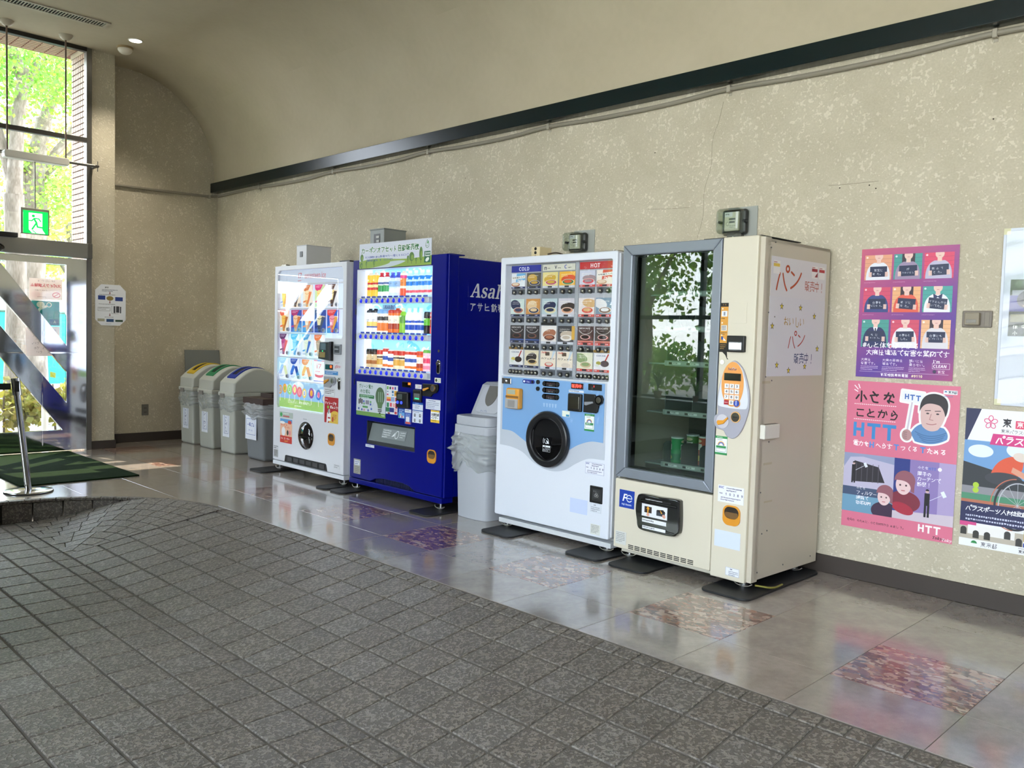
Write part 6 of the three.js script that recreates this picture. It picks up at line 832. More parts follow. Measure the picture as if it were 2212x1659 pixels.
// ---- bread machine (turned a little out of line)
let snackMachine;
{
  const m = snackMachine = thing('snack_machine', 'cream snack vending machine with a tall glass door and orange keypad', 'vending machine', [7.3, 0, 0.73], -2 * D2R), put = putIn(m), Z = 0.73;
  const cream = mat(0xd4cdb9, 0.42), cream2 = mat(0xc4bcaa, 0.5), inside = mat(0x474a46, 0.6), alu = mat(0x878e97, 0.38, 0.35);
  const XL = 6.455, XS = 7.362, T = 1.826, ZB = 0.03;
  put('side_panel', rbx(7.345, XS, 0.06, T, ZB, 0.69, 0.003), cream2); put('side_panel', rbx(XL, XL + 0.018, 0.06, T, ZB, 0.66, 0.003), cream2);
  put('back_panel', bx(XL + 0.018, 7.345, 0.06, T, ZB, ZB + 0.02), inside); put('top_panel', rbx(XL, XS, T - 0.02, T, ZB, 0.66, 0.003), cream2); put('bottom_panel', bx(XL + 0.018, 7.345, 0.06, 0.09, ZB + 0.02, 0.64), inside);
  put('partition', bx(7.075, 7.09, 0.47, T - 0.02, ZB + 0.02, 0.63), inside); put('deck', bx(XL + 0.018, 7.075, 0.46, 0.475, ZB + 0.02, 0.63), inside);
  put('corner_post', rbx(7.333, 7.362, 0.05, T + 0.006, 0.655, 0.715, 0.004), cream2);
  // door frame of mitred aluminium
  const G = [6.518, 7.062, 0.545, 1.776], F = [6.45, 7.118, 0.487, 1.836];
  const mitre = (pts) => put('door_rail', extZ(shape(pts), 0.665, Z + 0.002, 0.007), alu);
  mitre([[F[0], F[3]], [G[0], G[3]], [G[1], G[3]], [F[1], F[3]]]); mitre([[F[0], F[2]], [F[1], F[2]], [G[1], G[2]], [G[0], G[2]]]); mitre([[F[0], F[2]], [G[0], G[2]], [G[0], G[3]], [F[0], F[3]]]); mitre([[F[1], F[2]], [F[1], F[3]], [G[1], G[3]], [G[1], G[2]]]);
  put('door_gasket', [bx(G[0] - 0.003, G[0] + 0.012, G[2], G[3], 0.66, 0.7), bx(G[1] - 0.012, G[1] + 0.003, G[2], G[3], 0.66, 0.7), bx(G[0], G[1], G[3] - 0.008, G[3] + 0.003, 0.66, 0.7), bx(G[0], G[1], G[2] - 0.003, G[2] + 0.008, 0.66, 0.7)], black);
  put('glass_pane', bx(G[0], G[1], G[2], G[3], 0.704, 0.709), new THREE.MeshPhysicalMaterial({ color: 0xdfe8e4, roughness: 0, transmission: 1, thickness: 0, ior: 1.6 }));
  // trays with coils and dividers; wares stand on them as things of their own
  const tray = mat(0x9aa29e, 0.4, 0.3), divider = mat(0x7c837f, 0.45, 0.2), wire = mat(0xb6bab6, 0.25, 0.9);
  const trays = [[1.56, 2, 0.08], [1.362, 2, 0.085], [1.166, 2, 0.075], [0.884, 2, 0], [0.582, 3, 0]];
  const stripM = print(canvasTex(384, 24, (g, w, h) => { g.fillStyle = '#a9afa9'; g.fillRect(0, 0, w, h); for (let k = 0; k < 3; k++) { g.fillStyle = '#e4e6e2'; g.fillRect(40 + k * 130, 4, 60, 16); text(g, '¥130', 44 + k * 130, 5, 13, '#333'); g.fillStyle = '#2e3230'; g.fillRect(12 + k * 130, 4, 22, 16); } }));
  trays.forEach(([y, n, coil]) => {
    const tr = put('tray', [bx(6.56, 7.072, y - 0.012, y - 0.004, 0.12, 0.6), bx(6.68, 7.068, y - 0.018, y + 0.012, 0.6, 0.606)], tray);
    put('price_strip', sheet(6.7, 7.062, y - 0.012, y + 0.006, 0.6062), stripM, tr);
    for (let k = 0; k <= n; k++) { const x = 6.69 + k * (0.375 / n); put('divider', extZ(shape([[0, 0], [0.45, 0], [0.45, 0.1], [0.03, 0.13], [0, 0.115]]), -0.0015, 0.0015).rotateY(Math.PI / 2).translate(x, y - 0.002, 0.6), divider, tr); }
    if (coil) for (let k = 0; k < n; k++) { const pts = [], x = 6.69 + (k + 0.5) * (0.375 / n), r = coil * 0.52; for (let a = 0; a <= 66; a++) { const t = a / 66 * 2.5 * Math.PI * 2; pts.push([x + Math.cos(t) * r, y + r + 0.004 + Math.sin(t) * r, 0.595 - a / 66 * 0.17]); } put('coil', tube(pts, 0.0022, 130, 5), wire, tr); }
  });
  // lower door, service panel
  put('lower_door', extZ(rrect(6.449, 7.12, 0.066, 0.476, 0.008), 0.66, Z, 0.005), cream);
  for (let c = 0; c < 10; c++) for (let r = 0; r < 3; r++) put('vent_slot', rbx(6.562 + c * 0.0462, 6.6 + c * 0.0462, 0.086 - r * 0.0095 - 0.004 + 0.012, 0.089 - r * 0.0095 + 0.0105, Z - 0.002, Z + 0.0008, 0.001), black);
  put('base_rail', rbx(6.5, 7.12, 0.047, 0.063, 0.58, 0.715, 0.003), mat(0xb7b3a4, 0.5));
  const pn = put('service_panel', extZ(rrect(7.126, 7.334, 0.046, 1.838, 0.006), 0.665, Z + 0.004, 0.005), cream); const ZP = Z + 0.004;
  put('blank_panel', extZ((() => { const s = rrect(7.188, 7.284, 1.39, 1.499, 0.005); return s; })(), ZP, ZP + 0.0015, 0.0006), cream);
  decal(put, 'buying_guide', 7.129, 7.174, 1.24, 1.497, ZP, 90, 512, (g, w, h) => { g.fillStyle = '#d79a3e'; g.fillRect(0, 0, w, h); g.fillStyle = '#17120c'; g.fillRect(0, 0, w, 40); g.fillRect(0, 418, w, 94); text(g, '購入方法', 14, 10, 17, '#d9a850', { gap: 0 }); for (const [y, c] of [[84, '#dfe4ec'], [232, '#d8d8d4'], [396, '#b0b8c8']]) { if (y < 390) { g.fillStyle = c; g.fillRect(12, y, 68, 58); } } g.fillStyle = '#8a90a0'; g.fillRect(34, 94, 22, 38); g.fillStyle = '#6a6a68'; for (let k = 0; k < 9; k++) g.fillRect(18 + (k % 3) * 18, 238 + Math.floor(k / 3) * 16, 12, 11); g.fillStyle = '#2a4a98'; g.fillRect(16, 350, 26, 34); g.fillStyle = '#e8e8e8'; g.beginPath(); g.moveTo(40, 360); g.lineTo(78, 394); g.lineTo(44, 394); g.fill(); for (const y of [62, 208, 334]) { g.fillStyle = '#efe6d4'; g.beginPath(); g.arc(22, y, 9, 0, 7); g.fill(); } fine(g, 10, 156, 70, 1, 12, '#2a1c0c', 3); fine(g, 8, 306, 76, 2, 10, '#2a1c0c', 5); fine(g, 8, 432, 70, 3, 12, '#b08a4a', 7); });
  put('guide_pointer', extZ(shape([[7.145, 1.242], [7.175, 1.246], [7.178, 1.21], [7.186, 1.202], [7.178, 1.203], [7.166, 1.225]]), ZP, ZP + 0.0015), mat(0x17120c, 0.5));
  const bl = put('bill_slot', rbx(7.182, 7.287, 1.242, 1.327, ZP - 0.002, ZP + 0.02, 0.005), black); put('slot_lip', rbx(7.196, 7.275, 1.25, 1.296, ZP + 0.012, ZP + 0.026, 0.008), mat(0xc4cbd4, 0.12, 0.7), bl);
  put('panel_lock', [cylZ(7.153, 1.187, ZP, ZP + 0.008, 0.012), cylZ(7.15, 1.185, ZP + 0.008, ZP + 0.01, 0.007)], chrome);
  // oval keypad
  const oval = (cx, cy, rx, ry) => { const s = new THREE.Shape(); s.absellipse(cx, cy, rx, ry, 0, Math.PI * 2); return s; };
  const ky = put('keypad_housing', extZ(shape(new THREE.CatmullRomCurve3([[7.225, 1.198], [7.165, 1.13], [7.137, 1.02], [7.136, 0.955], [7.14, 0.918], [7.122, 0.9], [7.12, 0.868], [7.14, 0.838], [7.178, 0.83], [7.2, 0.802], [7.237, 0.792], [7.275, 0.82], [7.312, 0.9], [7.328, 0.99], [7.31, 1.09], [7.275, 1.165]].map((p) => V(p[0], p[1], 0)), true).getPoints(80).map((p) => [p.x, p.y])), ZP, ZP + 0.012, 0.004), mat(0xa5a5b0, 0.4));
  put('keypad_plate', extZ(shape(new THREE.CatmullRomCurve3([[7.225, 1.192], [7.17, 1.13], [7.145, 1.02], [7.143, 0.964], [7.148, 0.958], [7.31, 0.952], [7.316, 0.957], [7.32, 1.0], [7.3, 1.1], [7.27, 1.165]].map((p) => V(p[0], p[1], 0)), true, 'centripetal').getPoints(70).map((p) => [p.x, p.y])), ZP + 0.012, ZP + 0.014), mat(0xd9dde4, 0.35), ky);
  put('keypad_field', extZ(oval(7.226, 1.075, 0.066, 0.116), ZP + 0.014, ZP + 0.0155, 0, 40), mat(0xe6a054, 0.4), ky);
  put('maker_mark', sheet(7.192, 7.262, 1.14, 1.165, ZP + 0.0156), print(canvasTex(180, 64, (g, w, h) => { g.fillStyle = '#e6a054'; g.fillRect(0, 0, w, h); g.font = 'italic bold 44px sans-serif'; g.fillStyle = '#2a2a6a'; g.save(); g.scale(0.84, 1); g.fillText('TwiSTar', 8, 46); g.restore(); g.strokeStyle = '#c8d0e8'; g.lineWidth = 5; g.beginPath(); g.arc(96, 34, 24, 3.6, 6); g.stroke(); })), ky);
  const lcd = put('price_display', rbx(7.176, 7.276, 1.094, 1.132, ZP + 0.0155, ZP + 0.019, 0.002), blackGloss, ky);
  const kt = ['1', '2', '3', '4', '5', '6', '7', '8', '9', 'C', '0', 'E'], katlas = canvasTex(320, 400, (g) => kt.forEach((t, i) => { const x = (i % 4) * 80, y = Math.floor(i / 4) * 100; g.fillStyle = t === 'C' ? '#a82030' : t === 'E' ? '#2a4aa8' : '#e6e6e4'; g.fillRect(x, y, 80, 100); if (t === 'C') text(g, 'Cancel', x + 6, y + 34, 30, '#f0d8d8', { gap: -0.02, squeeze: 0.66 }); else if (t === 'E') text(g, 'Enter', x + 6, y + 34, 34, '#e8ecf8', { gap: -0.02, squeeze: 0.7 }); else text(g, t, x + 20, y + 14, 68, '#141d34'); })), km = print(katlas, 0.4);
  kt.forEach((t, i) => { const x = 7.195 + (i % 3) * 0.0305, y = 1.065 - Math.floor(i / 3) * 0.0285; put('key', t === 'E' ? cell(cylZ(x, y - 0.002, ZP + 0.0155, ZP + 0.02, 0.0165, 24), 11, 4, 4) : cell(bx(x - 0.0128, x + 0.0128, y - 0.0118, y + 0.0118, ZP + 0.0155, ZP + 0.0195), i, 4, 4), km, ky); });
  put('enter_ring', new THREE.TorusGeometry(0.019, 0.0022, 8, 28).translate(7.256, 0.9775, ZP + 0.0165), mat(0xe6a054, 0.4), ky);
  put('lever_dial', cylZ(7.175, 0.878, ZP + 0.012, ZP + 0.015, 0.037, 32), mat(0xc4c4cc, 0.4), ky); put('return_lever', extZ(shape([[7.143, 0.872], [7.15, 0.882], [7.182, 0.884], [7.207, 0.903], [7.211, 0.895], [7.185, 0.866], [7.152, 0.856]]), ZP + 0.015, ZP + 0.024, 0.003), mat(0xe09a2c, 0.35), ky);
  put('coin_slot', [cylZ(7.252, 0.906, ZP + 0.012, ZP + 0.016, 0.029, 32)], mat(0xd8a868, 0.4), ky); put('slot_plate', cylZ(7.252, 0.906, ZP + 0.016, ZP + 0.018, 0.024, 32), chrome, ky); put('slot_mouth', rbx(7.238, 7.264, 0.904, 0.908, ZP + 0.0178, ZP + 0.019, 0.001), black, ky);
  decal(put, 'checked_sticker', 7.127, 7.201, 0.699, 0.798, ZP, 150, 200, (g, w, h) => { g.fillStyle = '#2f8a4c'; g.fillRect(0, 0, w, h); g.fillStyle = '#e8eef0'; g.fillRect(4, 26, w - 8, 150); fine(g, 24, 8, 100, 1, 13, '#d8ecd8', 3); fine(g, 30, 36, 90, 1, 12, '#6a7a70', 3); for (const [r, c] of [[44, '#e0a83c'], [36, '#5a6ab0'], [28, '#8a90b8']]) { g.fillStyle = c; g.beginPath(); g.arc(75, 100, r, Math.PI, 0); g.fill(); } g.fillStyle = '#f4f6f8'; g.beginPath(); g.arc(75, 100, 20, Math.PI, 0); g.fill(); g.fillStyle = '#2f8a4c'; g.fillRect(14, 104, 122, 24); g.strokeStyle = '#3a5a48'; g.lineWidth = 3; g.strokeRect(18, 134, 114, 32); });
  decal(put, 'owner_label', 7.158, 7.312, 0.452, 0.54, ZP, 256, 140, (g, w, h) => { g.fillStyle = '#e4e6ee'; g.fillRect(0, 0, w, h); text(g, 'NVC', 8, 4, 26, '#2a3a8a', { slant: 0.2, gap: 0 }); fine(g, 84, 14, 150, 2, 12, '#4a4a6a', 3); fine(g, 14, 62, 50, 1, 12, '#4a4a6a', 5); text(g, '1 0 3 8 9', 74, 54, 28, '#3a3a5a', { gap: 0.22 }); fine(g, 30, 96, 200, 2, 11, '#5a5a7a', 6); });
  coinReturn(put, 7.193, 7.297, 0.335, 0.441, ZP);
  decal(put, 'faded_label', 7.147, 7.302, 0.213, 0.301, ZP, 32, 32, (g, w, h) => { g.fillStyle = '#cfd9ee'; g.fillRect(0, 0, w, h); });
  decal(put, 'caution_label', 7.222, 7.304, 0.07, 0.114, ZP, 128, 72, (g, w, h) => { g.fillStyle = '#e2e4ea'; g.fillRect(0, 0, w, h); g.strokeStyle = '#8a90a0'; g.lineWidth = 2; g.strokeRect(2, 2, w - 4, h - 4); fine(g, 44, 8, 40, 1, 14, '#3a4060', 2); fine(g, 30, 30, 88, 3, 9, '#6a7080', 4); });
  decal(put, 'maker_badge', 6.485, 6.596, 0.31, 0.414, Z, 220, 206, (g, w, h) => { g.fillStyle = '#0f3aa0'; g.fillRect(0, 0, w, h); g.font = 'italic bold 120px sans-serif'; g.fillStyle = '#eef2fa'; g.fillText('F', 36, 130); g.strokeStyle = '#eef2fa'; g.lineWidth = 9; g.beginPath(); g.arc(146, 92, 38, 0.5, 6.28); g.lineTo(100, 92); g.stroke(); text(g, 'Fuji Electric', 36, 152, 26, '#dfe6f4', { gap: -0.02 }); });
  // push flap
  const fl = put('delivery_flap', new THREE.ExtrudeGeometry(shape(new THREE.CatmullRomCurve3([[6.652, 0.414], [6.79, 0.418], [6.93, 0.417], [6.934, 0.4], [6.934, 0.24], [6.92, 0.226], [6.905, 0.214], [6.78, 0.208], [6.66, 0.214], [6.645, 0.232], [6.64, 0.26], [6.628, 0.33], [6.64, 0.4]].map((p) => V(p[0], p[1], 0)), true, 'centripetal').getPoints(90).map((p) => [p.x, p.y])), { depth: 0.02, bevelEnabled: true, bevelSize: 0.008, bevelThickness: 0.014, bevelOffset: -0.008, bevelSegments: 4 }).translate(0, 0, Z), new THREE.MeshPhysicalMaterial({ color: 0x0a0a0b, roughness: 0.12, clearcoat: 0.8, clearcoatRoughness: 0.05 }));
  put('flap_ridge', [rbx(6.665, 6.92, 0.372, 0.386, Z + 0.03, Z + 0.04, 0.005), rbx(6.66, 6.91, 0.222, 0.236, Z + 0.03, Z + 0.038, 0.005)], blackGloss, fl);
  put('flap_guide', sheet(6.68, 6.857, 0.296, 0.366, Z + 0.0342), print(canvasTex(320, 130, (g, w, h) => { g.fillStyle = '#e2e4e8'; g.fillRect(0, 0, w, h); g.fillStyle = '#2a1c18'; g.fillRect(34, 24, 92, 66); g.fillStyle = '#e0a02c'; g.beginPath(); g.moveTo(78, 18); g.lineTo(100, 50); g.lineTo(88, 50); g.lineTo(84, 100); g.lineTo(70, 100); g.lineTo(72, 50); g.lineTo(58, 50); g.fill(); g.fillStyle = '#d8a08a'; g.beginPath(); g.ellipse(80, 108, 18, 18, 0, 0, 7); g.fill(); g.fillStyle = '#3a3f46'; g.fillRect(186, 44, 106, 56); g.fillStyle = '#1c1412'; g.beginPath(); g.moveTo(190, 40); g.lineTo(270, 30); g.lineTo(300, 62); g.lineTo(210, 64); g.fill(); g.fillStyle = '#e0a02c'; g.beginPath(); g.moveTo(226, 30); g.lineTo(262, 68); g.lineTo(246, 74); g.fill(); g.fillStyle = '#d8a08a'; g.beginPath(); g.ellipse(280, 96, 22, 18, 0.6, 0, 7); g.fill(); })), fl);
  put('flap_label', sheet(6.684, 6.852, 0.262, 0.284, Z + 0.0342), print(canvasTex(300, 40, (g, w, h) => { g.fillStyle = '#e6e8ea'; g.fillRect(0, 0, w, h); fine(g, 8, 10, 200, 1, 20, '#5a5e62', 3); })), fl);
  put('flap_label', sheet(6.69, 6.852, 0.226, 0.243, Z + 0.0385), print(canvasTex(300, 34, (g, w, h) => { g.fillStyle = '#e6e8ea'; g.fillRect(0, 0, w, h); fine(g, 8, 8, 220, 1, 18, '#5a5e62', 8); })), fl);
  put('flap_lettering', sheet(6.7, 6.875, 0.388, 0.398, Z + 0.0342), print(canvasTex(300, 20, (g, w, h) => { g.fillStyle = '#0a0a0b'; g.fillRect(0, 0, w, h); fine(g, 6, 3, 288, 1, 14, '#d4d6d8', 5); })), fl);
  decal(put, 'rating_plate', 6.465, 6.545, 0.09, 0.166, Z, 110, 110, (g, w, h) => { g.fillStyle = '#cfd0ca'; g.fillRect(0, 0, w, h); fine(g, 8, 10, 90, 6, 9, '#7c7e80', 3); });
  // bolts on the side, feet, plate of wires on top
  for (const [z, y] of [[0.66, 1.78], [0.62, 1.81], [0.66, 1.45], [0.6, 1.43], [0.66, 1.12], [0.6, 1.1], [0.66, 0.82], [0.6, 0.78], [0.66, 0.52], [0.63, 0.3], [0.58, 0.31], [0.66, 0.1], [0.4, 0.1], [0.1, 0.1]]) put('side_bolt', cyl(0.004, 0.004, 8).rotateZ(Math.PI / 2).translate(XS + 0.001, y, z), screwM);
  put('tape_strip', [sheet2(0.69, 0.61, 1.085, 1.098), sheet2(0.64, 0.56, 0.66, 0.672), sheet2(0.62, 0.54, 0.46, 0.47)], mat(0xb9ae92, 0.5));
  function sheet2(z1, z0, y0, y1) { return bx(XS, XS + 0.0008, y0, y1, z0, z1); }
  feet(put, [6.52, 7.29], [0.14, 0.66], 0.06);
  put('top_plate', rbx(6.49, 6.66, 1.836, 1.842, 0.5, 0.66, 0.002), black); put('top_plate', rbx(6.98, 7.33, 1.838, 1.843, 0.3, 0.7, 0.002), black);
  put('tray_hook', tube([[7.355, 0.03, 0.66], [7.42, 0.022, 0.6], [7.42, 0.022, 0.5]], 0.006, 12, 6), mat(0x8a8640, 0.4, 0.5));
}
// ------------------------------------------------------------------ wares inside the glass door (machine axes: x, y, z before its two-degree turn)
{
  const turn = -2 * D2R, place = (x, y, z) => { const dx = x - 7.3, dz = z - 0.73; return [7.3 + dx * Math.cos(turn) + dz * Math.sin(turn), y, 0.73 - dx * Math.sin(turn) + dz * Math.cos(turn)]; };
  const canArt = (bg, band) => canvasTex(256, 256, (g, w, h) => { g.fillStyle = bg; g.fillRect(0, 0, w, h); g.fillStyle = band; g.fillRect(0, 150, w, 60); for (const x of [40, 168]) { g.fillStyle = '#e8c86a'; g.beginPath(); g.ellipse(x + 26, 190, 34, 24, -0.3, 0, 7); g.fill(); g.fillStyle = '#f2efe8'; g.fillRect(x - 6, 60, 60, 54); fine(g, x, 68, 46, 3, 9, '#3a3a3c', 4); g.fillStyle = '#e8d8b0'; g.beginPath(); g.ellipse(x + 24, 34, 28, 15, 0, 0, 7); g.fill(); } });
  const can = (x, y, z, h, bg, band, label, turnTo) => {
    const t = thing('chip_can', label, 'snack can', place(x, y, z), turnTo), r = 0.036;
    obj('tube_body', new THREE.CylinderGeometry(r, r, h, 28, 1, true).translate(0, h / 2, 0), print(canArt(bg, band), 0.35), t); obj('base_rim', new THREE.TorusGeometry(r, 0.002, 6, 28).rotateX(Math.PI / 2).translate(0, 0.003, 0), chrome, t); obj('lid', cyl(r + 0.0015, 0.008, 28).translate(0, h, 0), mat(0xcfd3cf, 0.3), t); obj('base_disc', cyl(r - 0.001, 0.002, 28).translate(0, 0.002, 0), chrome, t);
  };
  can(6.7525, 0.58, 0.55, 0.155, '#2f8a52', '#23704a', 'green chip can on the bottom tray behind the glass', 0.3); can(6.8775, 0.58, 0.46, 0.165, '#b8452c', '#8f2f22', 'red chip can on the bottom tray between the green and blue cans', 0.9); can(7.0025, 0.58, 0.55, 0.15, '#2a78b8', '#1d5c96', 'blue chip can on the bottom tray beside the door edge', 0.2); can(6.7525, 0.58, 0.4, 0.16, '#5a8a4a', '#3a6a3a', 'dull green chip can behind the others on the bottom tray', 1.4);
  const bag = (x, y, z, w, h, cols, label, lie) => {
    const t = thing('bread_pack', label, 'bread pack', place(x, y, z), turn + (lie ? 0.4 : 0)), g = new THREE.SphereGeometry(1, 20, 14), p = g.attributes.position;
    for (let i = 0; i < p.count; i++) { const a = p.getX(i), b = p.getY(i), c = p.getZ(i); p.setXYZ(i, Math.sign(a) * Math.abs(a) ** 0.7 * w / 2, (Math.sign(b) * Math.abs(b) ** 0.75 + 1) * h / 2, c * 0.03 + 0.003 * Math.sin(a * 14 + b * 9)); } g.computeVertexNormals();
    const art = canvasTex(128, 128, (q) => { q.fillStyle = cols[0]; q.fillRect(0, 0, 128, 128); q.fillStyle = cols[1]; q.fillRect(0, 20, 128, 40); q.fillStyle = cols[2]; q.beginPath(); q.ellipse(64, 90, 40, 24, 0, 0, 7); q.fill(); fine(q, 20, 30, 90, 2, 12, '#fff', 5); });
    obj('wrapper', lie ? g.rotateX(-Math.PI / 2).translate(0, 0.03, h / 4 - 0.03) : g, print(art, 0.25), t); if (!lie) obj('crimped_seal', bx(-w / 2 + 0.006, w / 2 - 0.006, h - 0.006, h + 0.008, -0.002, 0.002), mat(0xdfe0dc, 0.3), t);
  };
  bag(6.971, 1.565, 0.37, 0.12, 0.1, ['#dfe3ea', '#e08a3a', '#c86a2a'], 'bread pack with an orange emblem on the top tray', 0); bag(6.971, 1.366, 0.37, 0.13, 0.1, ['#e8e0d0', '#c85a2a', '#e0b060'], 'bread pack standing in the coil of the second tray', 0); bag(6.784, 1.366, 0.37, 0.1, 0.09, ['#d8d0c0', '#a8542c', '#d8b890'], 'brown bread pack beside the divider on the second tray', 0); bag(6.97, 0.888, 0.42, 0.13, 0.1, ['#e4e0d8', '#c0302c', '#e8e4dc'], 'red and white pack lying on the empty fourth tray', 1);
}
// ------------------------------------------------------------------ on and above the machines
{
  const b = thing('control_box', 'white steel box with a black switch on the ice cream machine', 'control box', [2.62, 1.866, 0.42]);
  obj('box', rbx(-0.085, 0.085, 0.006, 0.2, -0.16, 0.1, 0.004), mat(0xd0d1d2, 0.4), b); obj('lid_edge', rbx(-0.089, 0.089, 0.196, 0.203, -0.164, 0.104, 0.002), mat(0xc2c3c4, 0.4), b); obj('switch', rbx(-0.022, 0.022, 0.095, 0.145, 0.1, 0.105, 0.002), black, b); obj('mounting_plate', rbx(-0.12, 0.12, 0, 0.006, -0.18, 0.13, 0.002), mat(0xc8c9ca, 0.4), b);
  const c = thing('meter_box', 'grey steel meter box behind the header sign of the blue machine', 'meter box', [3.53, 1.868, 0.28]);
  obj('box', rbx(-0.1, 0.1, 0, 0.3, -0.17, 0.06, 0.003), mat(0x8c918c, 0.45), c); obj('lid_edge', rbx(-0.104, 0.104, 0.296, 0.306, -0.174, 0.066, 0.002), mat(0x7f847f, 0.45), c); obj('window_recess', rbx(-0.045, 0.045, 0.14, 0.262, 0.06, 0.062, 0.004), mat(0x2c2b29, 0.4), c); obj('counter_wheels', [rbx(-0.01, 0.035, 0.225, 0.245, 0.062, 0.066, 0.002), rbx(-0.005, 0.035, 0.19, 0.21, 0.062, 0.066, 0.002)], mat(0xb9b9b4, 0.4), c);
  const s = thing('socket_block', 'cream socket block with black holes on the white cup machine', 'socket block', [5.475, 1.813, 0.4]);
  obj('block', rbx(-0.04, 0.04, 0, 0.095, -0.1, 0.02, 0.004), mat(0xd9c9a0, 0.5), s); for (const y of [0.025, 0.055, 0.082]) obj('socket_hole', cylZ(0, y, 0.018, 0.0215, 0.011, 14), black, s); obj('cable', tube([[0.035, 0.05, -0.06], [0.09, 0.06, -0.1], [0.13, 0.03, -0.2], [0.14, 0.012, -0.28]], 0.005, 16, 6), mat(0x4a3a30, 0.6), s);
}
function meter(label, x0, x1, y0, y1, plate, stem) {
  const m = thing('electricity_meter', label, 'electric meter', [(x0 + x1) / 2, (y0 + y1) / 2, 0]), w = (x1 - x0) / 2, h = (y1 - y0) / 2;
  if (plate) obj('back_plate', rbx(-w + 0.02, w + 0.05, plate[0] - m.position.y, plate[1] - m.position.y, 0, 0.008, 0.002), mat(0x9fa39d, 0.5), m);
  obj('base', rbx(-w, w, -h, h, 0.008, 0.05, 0.02, 3), mat(0x2e302e, 0.35), m);
  obj('dial_plate', rbx(-w * 0.6, w * 0.55, -h * 0.72, h * 0.75, 0.05, 0.068, 0.004), mat(0xcac8b4, 0.5), m);
  obj('dial_print', sheet(-w * 0.58, w * 0.53, -h * 0.7, h * 0.73, 0.0685), print(canvasTex(160, 160, (g) => { g.fillStyle = '#cfcdb8'; g.fillRect(0, 0, 160, 160); g.fillStyle = '#d8dade'; g.fillRect(0, 0, 90, 40); fine(g, 8, 10, 74, 1, 16, '#4a4c52', 3); g.fillStyle = '#3c3c38'; g.fillRect(50, 52, 74, 16); g.fillRect(54, 78, 64, 16); fine(g, 54, 112, 80, 2, 9, '#77756a', 4); g.strokeStyle = '#88867a'; g.lineWidth = 4; g.beginPath(); g.arc(36, 100, 16, 0, 7); g.stroke(); })), m);
  obj('glass_cover', new RoundedBoxGeometry(2 * w * 0.98, 2 * h * 0.98, 0.085, 4, 0.028).translate(0, 0, 0.086), new THREE.MeshPhysicalMaterial({ color: 0xdfe5e0, roughness: 0.04, transmission: 1, thickness: 0, ior: 1.5 }), m);
  for (const s of [-1, 1]) obj('cover_screw', cylZ(s * w * 0.98, 0, 0.04, 0.075, 0.009, 10), black, m);
  if (stem) { obj('terminal_cover', rbx(-w * 0.55, w * 0.6, -h - 0.05, -h + 0.01, 0.005, 0.045, 0.004), mat(0x6c6c66, 0.5), m); obj('seal_screw', cylZ(0, -h - 0.018, 0.045, 0.05, 0.008, 10), chrome, m); }
}
meter('glass-covered electricity meter on the wall over the cup machine', 5.44, 5.6, 1.905, 2.04, [1.87, 2.06], false);
meter('larger glass-covered meter on a grey plate over the cream machine', 6.69, 6.86, 1.945, 2.1, [1.84, 2.115], true);
{ // conduit looping under the beam, with its saddles, and its short run on the end wall
  const pipeM = mat(0x8f897a, 0.5), sadM = mat(0xa8a190, 0.45), clamps = [0.9, 2.349, 3.797, 5.189, 6.689, 8.161, 9.6, 11.1, 12.6], pts = [[XB + 0.06, 0.0, 0.024], [XB + 0.2, 0.002, 0.018]];
  const t = thing('conduit', 'grey cable conduit looping along the wall under the beam', 'conduit', [0, 2.83, 0]);
  clamps.forEach((x, i) => { pts.push([x, 0.009, 0.018]); const n = clamps[i + 1]; if (n) { pts.push([x + (n - x) * 0.3, -0.006, 0.018], [x + (n - x) * 0.7, -0.008, 0.018]); } });
  obj('pipe', tube(pts, 0.0145, 220, 10), pipeM, t);
  for (const x of clamps) { const s = obj('saddle', rbx(x - 0.012, x + 0.012, -0.014, 0.03, 0.001, 0.034, 0.004), sadM, t); obj('saddle_foot', rbx(x - 0.01, x + 0.01, -0.03, -0.012, 0.001, 0.005, 0.001), sadM, s); }
  const e = thing('conduit', 'short run of grey conduit on the shaded end wall', 'conduit', [XB, 2.82, 0.7]);
  obj('pipe', tube([[0.018, -0.02, 0.59], [0.018, -0.012, 0.1], [0.018, -0.004, -0.4], [0.02, 0.004, -0.62], [0.04, 0.009, -0.672]], 0.0145, 40, 10), pipeM, e); obj('saddle', rbx(0.001, 0.034, -0.026, 0.018, -0.6, -0.576, 0.004), sadM, e);
}
// ------------------------------------------------------------------ rubber pads under the feet
for (const [x0, x1, l] of [[2.33, 2.6, 'black rubber pad under the free end of the ice cream machine'], [3.45, 3.62, 'black rubber pad between the ice cream and blue machines'], [3.66, 3.86, 'black rubber pad under the blue machine next to the ice cream machine'], [4.69, 4.93, 'black rubber pad under the blue machine beside the round bin'], [5.46, 5.74, 'black rubber pad under the white cup machine beside the round bin'], [6.2, 6.47, 'black rubber pad under the cup machine next to the cream machine'], [6.53, 6.8, 'black rubber pad under the cream machine next to the cup machine'], [7.15, 7.43, 'black rubber pad under the exposed side of the cream machine']])
  tag(obj('rubber_pad', ext(rrect(-(x1 - x0) / 2, (x1 - x0) / 2, -0.41, 0.41, 0.05), 0.012, 0.003).rotateX(-Math.PI / 2), rubber, scene, [(x0 + x1) / 2, 0.0, 0.465]), l, 'rubber pad', 'rubber pads under the machines');
// ------------------------------------------------------------------ bins
const film = new THREE.MeshPhysicalMaterial({ color: 0xe4e7e7, roughness: 0.25, transmission: 0.75, thickness: 0, side: THREE.DoubleSide });
